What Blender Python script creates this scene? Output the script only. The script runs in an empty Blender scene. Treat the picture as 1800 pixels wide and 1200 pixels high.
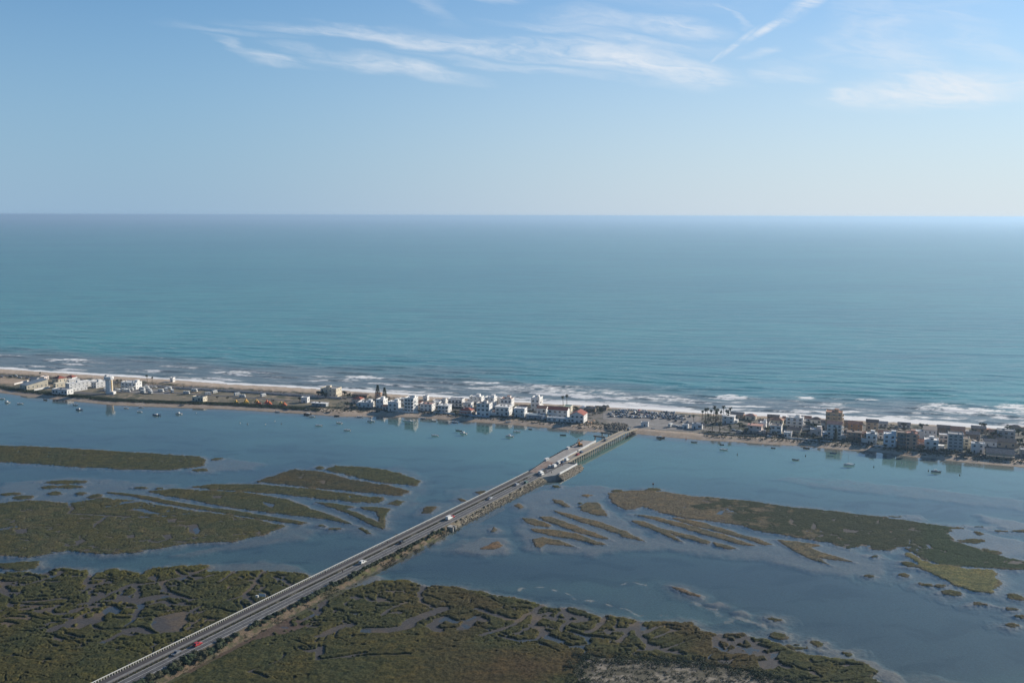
import bpy, math, random
import numpy as np
from mathutils import Vector, Matrix
random.seed(7)
rng = np.random.default_rng(7)
R = math.radians
scene = bpy.context.scene
# ------------------------------------------------------------------ camera
FPX, CAMH, PITCH, ROLL = 1766.0, 180.0, R(7.14), R(0.16)
cam_d = bpy.data.cameras.new('camera')
cam = bpy.data.objects.new('camera', cam_d)
scene.collection.objects.link(cam)
cam_d.sensor_width = 36.0
cam_d.lens = 36.0 * FPX / 1800.0
cam_d.clip_start = 1.0
cam_d.clip_end = 250000.0
cam.matrix_world = Matrix.Translation((0, 0, CAMH)) @ Matrix.Rotation(R(90) - PITCH, 4, 'X') @ Matrix.Rotation(ROLL, 4, 'Z')
scene.camera = cam
# ------------------------------------------------------------------ sun, sky, exposure
SUN_AZ, SUN_EL = 55.0, 23.0          # degrees to the right of straight ahead, degrees up
scene.view_settings.view_transform = 'Standard'
scene.view_settings.look = 'None'
scene.view_settings.gamma = 1.0
scene.view_settings.use_curve_mapping = False
scene.view_settings.exposure = 0.32
sun_d = bpy.data.lights.new('sun', 'SUN')
sun_d.energy = 5.0
sun_d.angle = R(0.5)
sun_d.color = (1.0, 0.90, 0.76)
sun = bpy.data.objects.new('sun', sun_d)
scene.collection.objects.link(sun)
sdir = Vector((math.sin(R(SUN_AZ)) * math.cos(R(SUN_EL)), math.cos(R(SUN_AZ)) * math.cos(R(SUN_EL)), math.sin(R(SUN_EL))))
sun.rotation_euler = sdir.to_track_quat('Z', 'Y').to_euler()
sun.location = (300, 200, 400)

world = bpy.data.worlds.new('World')
scene.world = world
world.use_nodes = True
wt = world.node_tree
for n in list(wt.nodes):
    wt.nodes.remove(n)
def wn(kind, **kw):
    n = wt.nodes.new(kind)
    for k, v in kw.items():
        setattr(n, k, v)
    return n
def setin(tree, sock, v):
    if isinstance(v, bpy.types.NodeSocket):
        tree.links.new(v, sock)
    elif v is not None:
        sock.default_value = v
def M_(tree, op, a, b=None, c=None, clamp=False):
    n = tree.nodes.new('ShaderNodeMath')
    n.operation = op
    n.use_clamp = clamp
    for i, v in enumerate((a, b, c)):
        if v is not None:
            setin(tree, n.inputs[i], v)
    return n.outputs[0]
def MIX_(tree, f, a, b, mode='MIX'):
    n = tree.nodes.new('ShaderNodeMix')
    n.data_type = 'RGBA'
    n.blend_type = mode
    setin(tree, n.inputs[0], f)
    setin(tree, n.inputs[6], a)
    setin(tree, n.inputs[7], b)
    return n.outputs[2]
def SMOOTH_(tree, v, lo, hi, a=0.0, b=1.0):
    n = tree.nodes.new('ShaderNodeMapRange')
    n.interpolation_type = 'SMOOTHSTEP'
    setin(tree, n.inputs[0], v)
    for i, q in enumerate((lo, hi, a, b)):
        setin(tree, n.inputs[i + 1], q)
    return n.outputs[0]
sky = wn('ShaderNodeTexSky', sky_type='NISHITA')
sky.sun_disc = False
sky.sun_elevation = R(SUN_EL)
sky.sun_rotation = R(SUN_AZ)         # clockwise from +Y, the same azimuth as the lamp
sky.altitude = 100
sky.air_density = 1.0
sky.dust_density = 0.3
sky.ozone_density = 2.0
tc = wn('ShaderNodeTexCoord')
sep = wn('ShaderNodeSeparateXYZ')
wt.links.new(tc.outputs['Generated'], sep.inputs[0])
dx, dy, dz = sep.outputs
ymax = M_(wt, 'MAXIMUM', dy, 0.05)
U = M_(wt, 'DIVIDE', dx, ymax)       # tangent of the azimuth
V = M_(wt, 'DIVIDE', dz, ymax)       # tangent of the height above the horizon
comb = wn('ShaderNodeCombineXYZ')
wt.links.new(U, comb.inputs[0]); wt.links.new(V, comb.inputs[1])
uv = comb.outputs[0]
def mapping(vec, loc, rot, scl, typ='TEXTURE'):
    m = wn('ShaderNodeMapping', vector_type=typ)
    wt.links.new(vec, m.inputs[0])
    m.inputs[1].default_value = loc
    m.inputs[2].default_value = (0, 0, rot)
    m.inputs[3].default_value = scl
    return m.outputs[0]
def wnoise(vec, scale, detail, rough=0.6, dist=0.0):
    n = wn('ShaderNodeTexNoise')
    wt.links.new(vec, n.inputs['Vector'])
    n.inputs['Scale'].default_value = scale
    n.inputs['Detail'].default_value = detail
    n.inputs['Roughness'].default_value = rough
    n.inputs['Distortion'].default_value = dist
    return n.outputs[0]
# warp so the streaks of cirrus have frayed edges
wv = wn('ShaderNodeTexNoise'); wt.links.new(mapping(uv, (0, 0, 0), -0.12, (0.10, 0.02, 1)), wv.inputs['Vector'])
wv.inputs['Scale'].default_value = 1.0; wv.inputs['Detail'].default_value = 5
wsub = wn('ShaderNodeVectorMath', operation='SUBTRACT'); wt.links.new(wv.outputs['Color'], wsub.inputs[0]); wsub.inputs[1].default_value = (.5, .5, .5)
wmul = wn('ShaderNodeVectorMath', operation='MULTIPLY'); wt.links.new(wsub.outputs[0], wmul.inputs[0]); wmul.inputs[1].default_value = (0.09, 0.030, 0)
wadd = wn('ShaderNodeVectorMath', operation='ADD'); wt.links.new(uv, wadd.inputs[0]); wt.links.new(wmul.outputs[0], wadd.inputs[1])
wuv = wadd.outputs[0]
def px2uv(px, py):
    return ((px - 900) / FPX, (378 - py) / FPX * 1.0)
CL = [  # cx, cy, half length, half height, slope in degrees (down to the right positive), strength
    (760, 88, 300, 10, 6.5, .75), (1110, 116, 190, 22, 8.5, 1.0), (620, 76, 190, 7, 6, .55), (930, 96, 210, 11, 6, .65),
    (500, 117, 70, 9, 9, .6), (700, 128, 150, 12, 7, .75), (560, 103, 80, 7, 10, .3), (1180, 135, 95, 20, 9, .9),
    (1060, 48, 110, 13, 6, .45), (1170, 62, 100, 12, 7, .6), (1020, 45, 60, 16, 3, .35),
    (1270, 40, 42, 6, 40, .4), (1325, 103, 30, 8, -6, .55), (1370, 138, 60, 14, 5, .55),
    (1640, 160, 190, 26, -3, 1.0), (1700, 145, 120, 16, 2, .75), (1500, 174, 65, 9, 6, .85), (1530, 60, 50, 40, -50, .42), (1550, 98, 110, 30, 6, .5), (1680, 80, 90, 22, 18, .3),
    (440, 98, 70, 5, 18, .35), (420, 70, 120, 5, 6, .25), (980, 60, 120, 8, 4, .4), (1120, 85, 150, 9, 7, .5), (1480, 60, 110, 22, -40, .35), (1590, 120, 130, 16, 14, .45), (1740, 100, 80, 14, 24, .35), (1500, 20, 90, 30, -30, .3), (1650, 40, 80, 12, 10, .3), (940, 130, 260, 6, 7, .35),
    (760, 20, 60, 14, 35, .25), (860, 6, 60, 9, 8, .5), (1600, 30, 150, 40, -8, .22), (1180, 15, 200, 20, 3, .16),
]
tot = None
for cx, cy, rx, ry, ang, st in CL:
    u0, v0 = px2uv(cx, cy)
    v = mapping(wuv, (u0, v0, 0), -R(ang), (rx * 1.15 / FPX, ry * 1.5 / FPX, 1))
    ln = wn('ShaderNodeVectorMath', operation='LENGTH'); wt.links.new(v, ln.inputs[0])
    f = SMOOTH_(wt, ln.outputs['Value'], 1.15, 0.1, 0.0, st * .92)
    tot = f if tot is None else M_(wt, 'MAXIMUM', tot, f)
for cx, cy, rx, ry, ang, st in [(1402, 18, 72, 13, -33, 1.0), (1335, 60, 55, 6, -30, .85), (1283, 86, 48, 4.5, -38, .65), (1250, 108, 26, 3, -42, .4)]:
    u0, v0 = px2uv(cx, cy)
    v = mapping(uv, (u0, v0, 0), -R(ang), (rx * 1.1 / FPX, ry * 1.5 / FPX, 1))
    ln = wn('ShaderNodeVectorMath', operation='LENGTH'); wt.links.new(v, ln.inputs[0])
    tot = M_(wt, 'MAXIMUM', tot, SMOOTH_(wt, ln.outputs['Value'], 1.1, 0.1, 0.0, st))
n1 = wnoise(mapping(wuv, (0, 0, 0), -0.13, (0.16, 0.03, 1)), 1.0, 8, 0.62, 0.4)
n2 = wnoise(mapping(wuv, (3, 1, 0), -0.10, (0.05, 0.006, 1)), 1.0, 5, 0.6, 0.2)
n3 = wnoise(mapping(wuv, (1, 5, 0), -0.35, (0.020, 0.008, 1)), 1.0, 6, 0.65, 0.6)
st1 = SMOOTH_(wt, M_(wt, 'ADD', M_(wt, 'ADD', M_(wt, 'MULTIPLY', n1, 0.38), M_(wt, 'MULTIPLY', n2, 0.37)), M_(wt, 'MULTIPLY', n3, 0.25)), 0.30, 0.63)
clo = M_(wt, 'MULTIPLY', tot, st1)
clo = M_(wt, 'MULTIPLY', clo, M_(wt, 'GREATER_THAN', dy, 0.06))
clo = M_(wt, 'MULTIPLY', clo, 0.86, clamp=True)
CLOUD = (6.9, 7.1, 7.4, 1)
# the low haze of the sky: pale near the horizon, whiter towards the sun
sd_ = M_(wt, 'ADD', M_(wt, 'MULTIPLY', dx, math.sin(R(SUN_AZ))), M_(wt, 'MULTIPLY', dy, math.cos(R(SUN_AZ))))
hz_c = MIX_(wt, SMOOTH_(wt, sd_, -0.75, 0.1), (0.6, 0.9, 1.25, 1), MIX_(wt, SMOOTH_(wt, sd_, 0.2, 0.97), (2.5, 3.72, 5.15, 1), (5.6, 6.1, 6.7, 1)))  # haze opposite the sun, out of frame, is dimmed to lower the ambient light
tint = MIX_(wt, 1.0, sky.outputs[0], MIX_(wt, SMOOTH_(wt, sd_, -0.9, 0.15), (0.26, 0.41, 0.54, 1), (0.43, 0.74, 0.97, 1)), 'MULTIPLY')  # unseen sky away from the sun darkened to keep the house fronts in shade
el_f = M_(wt, 'POWER', M_(wt, 'SUBTRACT', 1.0, SMOOTH_(wt, dz, -0.05, 0.42)), 1.6)
el_f = M_(wt, 'MULTIPLY', el_f, 0.97)
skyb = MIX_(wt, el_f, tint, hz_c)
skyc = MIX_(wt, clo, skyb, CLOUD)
bg = wn('ShaderNodeBackground')
bg.inputs[1].default_value = 0.1
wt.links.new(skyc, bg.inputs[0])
wo = wn('ShaderNodeOutputWorld')
wt.links.new(bg.outputs[0], wo.inputs[0])

# ------------------------------------------------------------------ geometry of the place
def W(px, py, z=0.0):
    """where the ray through a pixel of the photograph meets height z"""
    a = (np.asarray(px, float) - 900) / FPX
    b = -(np.asarray(py, float) - 600) / FPX
    c, s = math.cos(ROLL), math.sin(ROLL)
    a2 = a * c - b * s
    b2 = a * s + b * c
    yy = math.cos(PITCH) + b2 * math.sin(PITCH)
    zz = -math.sin(PITCH) + b2 * math.cos(PITCH)
    t = (z - CAMH) / zz
    return a2 * t, yy * t
def PJ(x, y, z):
    """world -> pixel, used only to look up which part of the traced map a ground point belongs to"""
    zc = z - CAMH
    fw = y * math.cos(PITCH) - zc * math.sin(PITCH)
    up = y * math.sin(PITCH) + zc * math.cos(PITCH)
    a2, b2 = x / fw, up / fw
    c, s = math.cos(ROLL), math.sin(ROLL)
    a = a2 * c + b2 * s
    b = -a2 * s + b2 * c
    return a * FPX + 900, 600 - b * FPX
GZ = 1.7                                # ground level of the sand spit
# causeway frame
CU = (0.47240, 0.88139); CO = (-112.41, 423.97); KT = 1.0275
def CW(t, w):                           # t metres along, w metres to the left of the road's right edge
    t = t * KT
    return CO[0] + CU[0] * t - CU[1] * w, CO[1] + CU[1] * t + CU[0] * w
def CT(x, y):
    dx_, dy_ = x - CO[0], y - CO[1]
    return (dx_ * CU[0] + dy_ * CU[1]) / KT, -(dx_ * CU[1] - dy_ * CU[0])
CROT = math.atan2(CU[1], CU[0])
def road_z(t):
    return float(np.interp(t, [-400, 200, 275, 312, 330, 425, 450], [2.5, 2.5, 2.9, 3.4, 4.0, 4.0, 2.2]))
# numpy gradient noise
def _h(ix, iy, seed):
    h = (ix.astype(np.int64) * 374761393 + iy.astype(np.int64) * 668265263 + seed * 974711) & 0xFFFFFFFF
    h = ((h ^ (h >> 13)) * 1274126177) & 0xFFFFFFFF
    return ((h ^ (h >> 16)) & 0xFFFF) / 65536.0
def pn(x, y, seed=0):
    x = np.asarray(x, float); y = np.asarray(y, float)
    ix, iy = np.floor(x), np.floor(y)
    fx, fy = x - ix, y - iy
    u, v = fx * fx * fx * (fx * (fx * 6 - 15) + 10), fy * fy * fy * (fy * (fy * 6 - 15) + 10)
    def g(i, j):
        a = _h(ix + i, iy + j, seed) * 2 * np.pi
        return np.cos(a) * (fx - i) + np.sin(a) * (fy - j)
    return (g(0, 0) * (1 - u) * (1 - v) + g(1, 0) * u * (1 - v) + g(0, 1) * (1 - u) * v + g(1, 1) * u * v) * 1.5
def fbm(x, y, o=4, seed=0, r=0.5):
    s, a, t = 0, 1.0, 0
    for i in range(o):
        s = s + a * pn(x * 2 ** i + i * 17.3, y * 2 ** i - i * 9.1, seed + i)
        t += a; a *= r
    return s / t
def sm(v, lo, hi):
    t = np.clip((v - lo) / (hi - lo), 0, 1)
    return t * t * (3 - 2 * t)
def sdf(poly, X, Y, margin=12.0):
    """signed distance in metres (positive inside) to a polygon traced in pixels, -margin beyond it"""
    P = np.array([W(a, b) for a, b in poly])
    out = np.full(X.shape, -margin * 1.0)
    sel = (X > P[:, 0].min() - margin) & (X < P[:, 0].max() + margin) & (Y > P[:, 1].min() - margin) & (Y < P[:, 1].max() + margin)
    if not sel.any():
        return out
    x, y = X[sel], Y[sel]
    d2 = np.full(x.shape, 1e12); ins = np.zeros(x.shape, bool)
    for i in range(len(P)):
        ax, ay = P[i]; bx, by = P[(i + 1) % len(P)]
        ex, ey = bx - ax, by - ay
        t = np.clip(((x - ax) * ex + (y - ay) * ey) / (ex * ex + ey * ey + 1e-9), 0, 1)
        d2 = np.minimum(d2, (x - ax - t * ex) ** 2 + (y - ay - t * ey) ** 2)
        c = ((ay > y) != (by > y)) & (x < (bx - ax) * (y - ay) / (by - ay + 1e-12) + ax)
        ins ^= c
    d = np.sqrt(d2)
    out[sel] = np.where(ins, d, -d)
    return out
def linedist(pts, X, Y, margin=10.0, z=0.0):
    P = np.array([W(a, b, z) for a, b in pts])
    out = np.full(X.shape, margin * 1.0)
    sel = (X > P[:, 0].min() - margin) & (X < P[:, 0].max() + margin) & (Y > P[:, 1].min() - margin) & (Y < P[:, 1].max() + margin)
    x, y = X[sel], Y[sel]
    d2 = np.full(x.shape, margin ** 2)
    for i in range(len(P) - 1):
        ax, ay = P[i]; bx, by = P[i + 1]
        ex, ey = bx - ax, by - ay
        t = np.clip(((x - ax) * ex + (y - ay) * ey) / (ex * ex + ey * ey + 1e-9), 0, 1)
        d2 = np.minimum(d2, (x - ax - t * ex) ** 2 + (y - ay - t * ey) ** 2)
    out[sel] = np.sqrt(d2)
    return out
# shore lines traced in pixels, kept in a frame turned along the spit
SA = R(-17)
def AB(x, y):
    return x * math.cos(SA) + y * math.sin(SA), -x * math.sin(SA) + y * math.cos(SA)
SHL = [(-700, 636), (-300, 668), (0, 690), (42, 696), (108, 703), (200, 712), (300, 716), (400, 719), (533, 727), (600, 732), (642, 732), (725, 733), (780, 737), (822, 741), (885, 745), (955, 751), (1017, 757), (1052, 759), (1110, 761), (1161, 767), (1230, 773), (1300, 777), (1355, 781), (1400, 783), (1475, 790), (1520, 792), (1605, 803), (1665, 809), (1725, 815), (1800, 821), (2100, 850), (2500, 892)]
SHO = [(-700, 606), (-300, 628), (0, 648), (100, 655), (217, 662), (300, 667), (400, 675), (500, 680), (567, 684), (600, 686), (683, 692), (739, 696), (850, 702), (899, 706), (969, 710), (1024, 712), (1080, 716), (1147, 720), (1230, 726), (1300, 729), (1370, 732), (1460, 736), (1550, 741), (1590, 743), (1680, 749), (1740, 752), (1800, 755), (2100, 776), (2500, 806)]
def shore_fn(pts):
    ab = np.array([AB(*W(a, b)) for a, b in pts])
    return lambda a: np.interp(a, ab[:, 0], ab[:, 1])
b_lag, b_oce = shore_fn(SHL), shore_fn(SHO)

# ------------------------------------------------------------------ materials
def mat(name, col, rough=0.8, metal=0.0, noise=None, bump=0.0, bscale=4.0, spec=0.35, alpha=None):
    m = bpy.data.materials.new(name); m.use_nodes = True
    t = m.node_tree; p = t.nodes['Principled BSDF']
    p.inputs['Roughness'].default_value = rough; p.inputs['Metallic'].default_value = metal
    p.inputs['Specular IOR Level'].default_value = spec
    c = (*col, 1) if len(col) == 3 else col
    if noise:
        amt, sc = noise
        g = t.nodes.new('ShaderNodeNewGeometry'); n = t.nodes.new('ShaderNodeTexNoise')
        t.links.new(g.outputs['Position'], n.inputs['Vector']); n.inputs['Scale'].default_value = sc; n.inputs['Detail'].default_value = 4
        f = SMOOTH_(t, n.outputs[0], 0.3, 0.7, 1 - amt, 1 + amt)
        mx = t.nodes.new('ShaderNodeVectorMath'); mx.operation = 'SCALE'; mx.inputs[0].default_value = c[:3]; t.links.new(f, mx.inputs['Scale'])
        t.links.new(mx.outputs[0], p.inputs['Base Color'])
        if bump:
            b = t.nodes.new('ShaderNodeBump'); b.inputs['Distance'].default_value = bump
            n3 = t.nodes.new('ShaderNodeTexNoise'); t.links.new(g.outputs['Position'], n3.inputs['Vector']); n3.inputs['Scale'].default_value = bscale
            t.links.new(n3.outputs[0], b.inputs['Height']); t.links.new(b.outputs[0], p.inputs['Normal'])
    else:
        p.inputs['Base Color'].default_value = c
    return m
def attr_mat(name, attr, rough=0.9, nscale=1.0, namt=0.25, bump=0.3, bscale=1.2, spec=0.2, stretch=None):
    m = bpy.data.materials.new(name); m.use_nodes = True
    t = m.node_tree; p = t.nodes['Principled BSDF']
    a = t.nodes.new('ShaderNodeAttribute'); a.attribute_name = attr
    g = t.nodes.new('ShaderNodeNewGeometry')
    n = t.nodes.new('ShaderNodeTexNoise'); t.links.new(g.outputs['Position'], n.inputs['Vector']); n.inputs['Scale'].default_value = nscale; n.inputs['Detail'].default_value = 5
    f = SMOOTH_(t, n.outputs[0], 0.3, 0.7, 1 - namt, 1 + namt)
    v = t.nodes.new('ShaderNodeVectorMath'); v.operation = 'SCALE'; t.links.new(a.outputs['Color'], v.inputs[0]); t.links.new(f, v.inputs['Scale'])
    t.links.new(v.outputs[0], p.inputs['Base Color'])
    p.inputs['Roughness'].default_value = rough; p.inputs['Specular IOR Level'].default_value = spec
    b = t.nodes.new('ShaderNodeBump'); b.inputs['Distance'].default_value = bump
    n3 = t.nodes.new('ShaderNodeTexNoise'); t.links.new(g.outputs['Position'], n3.inputs['Vector']); n3.inputs['Scale'].default_value = bscale; n3.inputs['Detail'].default_value = 3
    t.links.new(n3.outputs[0], b.inputs['Height']); t.links.new(b.outputs[0], p.inputs['Normal'])
    return m
# ------------------------------------------------------------------ object helpers
COL = scene.collection
def tag(o, label=None, cat=None, group=None, kind=None):
    if label: o['label'] = label
    if cat: o['category'] = cat
    if group: o['group'] = group
    if kind: o['kind'] = kind
    return o
def empty(name, x, y, z, rz=0.0, label=None, cat=None, group=None):
    o = bpy.data.objects.new(name, None); COL.objects.link(o)
    o.empty_display_size = 0.5
    o.location = (x, y, z); o.rotation_euler = (0, 0, rz)
    return tag(o, label, cat, group)
def put(name, me, parent=None, loc=(0, 0, 0), rz=0.0, scale=None):
    o = bpy.data.objects.new(name, me); COL.objects.link(o)
    o.parent = parent; o.location = loc; o.rotation_euler = (0, 0, rz)
    if scale: o.scale = scale
    return o
KIDS = {}
def copy_tree(o, parent=None):
    c = o.copy(); COL.objects.link(c)
    if parent: c.parent = parent
    for ch in KIDS.get(o.name) or list(o.children):
        copy_tree(ch, c)
    return c
def grid_mesh(name, X, Y, Z, keep=None):
    """quads on a lattice; keep = boolean per face; vertices that no kept face uses are dropped"""
    ny, nx = X.shape
    idx = np.arange(ny * nx).reshape(ny, nx)
    f = np.stack([idx[:-1, :-1], idx[:-1, 1:], idx[1:, 1:], idx[1:, :-1]], -1).reshape(-1, 4)
    # row 0 is far, last row near: make normals point up
    f = f[:, ::-1]
    if keep is not None:
        f = f[keep.reshape(-1)]
    used = np.unique(f)
    remap = np.full(ny * nx, -1, np.int64); remap[used] = np.arange(len(used))
    f = remap[f]
    co = np.stack([X.reshape(-1)[used], Y.reshape(-1)[used], Z.reshape(-1)[used]], -1).astype(np.float32)
    me = bpy.data.meshes.new(name)
    me.vertices.add(len(co)); me.vertices.foreach_set('co', co.reshape(-1))
    me.loops.add(f.size); me.loops.foreach_set('vertex_index', f.reshape(-1).astype(np.int32))
    me.polygons.add(len(f)); me.polygons.foreach_set('loop_start', np.arange(0, f.size, 4, dtype=np.int32))
    me.polygons.foreach_set('loop_total', np.full(len(f), 4, np.int32))
    me.update(calc_edges=True)
    me.polygons.foreach_set('use_smooth', np.ones(len(f), bool))
    return me, used
def set_col(me, name, C_):
    a = me.color_attributes.new(name, 'FLOAT_COLOR', 'POINT')
    c = np.ones((len(C_), 4), np.float32); c[:, :3] = C_
    a.data.foreach_set('color', c.reshape(-1))
def set_f(me, name, v):
    a = me.attributes.new(name, 'FLOAT', 'POINT'); a.data.foreach_set('value', np.asarray(v, np.float32))
class MB:
    """collects boxes, prisms and loose faces, then links them as one mesh object"""
    def __init__(s): s.v = []; s.f = []
    def add(s, vs, fs):
        n = len(s.v); s.v += [tuple(q) for q in vs]; s.f += [tuple(i + n for i in f) for f in fs]; return s
    def box(s, x0, x1, y0, y1, z0, z1):
        return s.add([(x0, y0, z0), (x1, y0, z0), (x1, y1, z0), (x0, y1, z0), (x0, y0, z1), (x1, y0, z1), (x1, y1, z1), (x0, y1, z1)],
                     [(0, 3, 2, 1), (4, 5, 6, 7), (0, 1, 5, 4), (1, 2, 6, 5), (2, 3, 7, 6), (3, 0, 4, 7)])
    def hull2(s, A, B):
        """two matching rings joined and capped"""
        n = len(A)
        return s.add(list(A) + list(B), [tuple(range(n))[::-1], tuple(range(n, 2 * n))] + [(i, (i + 1) % n, n + (i + 1) % n, n + i) for i in range(n)])
    def loft(s, rings, cap=True):
        n = len(rings[0]); vs = [p for r in rings for p in r]; fs = []
        for k in range(len(rings) - 1):
            for i in range(n):
                fs.append((k * n + i, k * n + (i + 1) % n, (k + 1) * n + (i + 1) % n, (k + 1) * n + i))
        if cap:
            fs.append(tuple(range(n))[::-1]); fs.append(tuple((len(rings) - 1) * n + i for i in range(n)))
        return s.add(vs, fs)
    def cyl(s, x, y, z0, z1, r0, r1=None, n=10):
        r1 = r0 if r1 is None else r1
        return s.hull2([(x + r0 * math.cos(i * 6.28318 / n), y + r0 * math.sin(i * 6.28318 / n), z0) for i in range(n)],
                       [(x + r1 * math.cos(i * 6.28318 / n), y + r1 * math.sin(i * 6.28318 / n), z1) for i in range(n)])
    def tube(s, p, q, r0, r1=None, n=6):
        r1 = r0 if r1 is None else r1
        p, q = Vector(p), Vector(q); d = (q - p).normalized()
        a = d.cross(Vector((0, 0, 1))) if abs(d.z) < 0.9 else d.cross(Vector((1, 0, 0)))
        a.normalize(); b = d.cross(a)
        f = lambda c, r: [tuple(c + (a * math.cos(i * 6.28318 / n) + b * math.sin(i * 6.28318 / n)) * r) for i in range(n)]
        return s.hull2(f(p, r0), f(q, r1))
    def mesh(s, name, m, smooth=False):
        me = bpy.data.meshes.new(name); me.from_pydata(s.v, [], s.f)
        if m: me.materials.append(m)
        if smooth:
            me.polygons.foreach_set('use_smooth', np.ones(len(me.polygons), bool))
        me.update()
        return me
    def build(s, name, m, parent=None, smooth=False, loc=(0, 0, 0)):
        return put(name, s.mesh(name, m, smooth), parent, loc)
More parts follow.
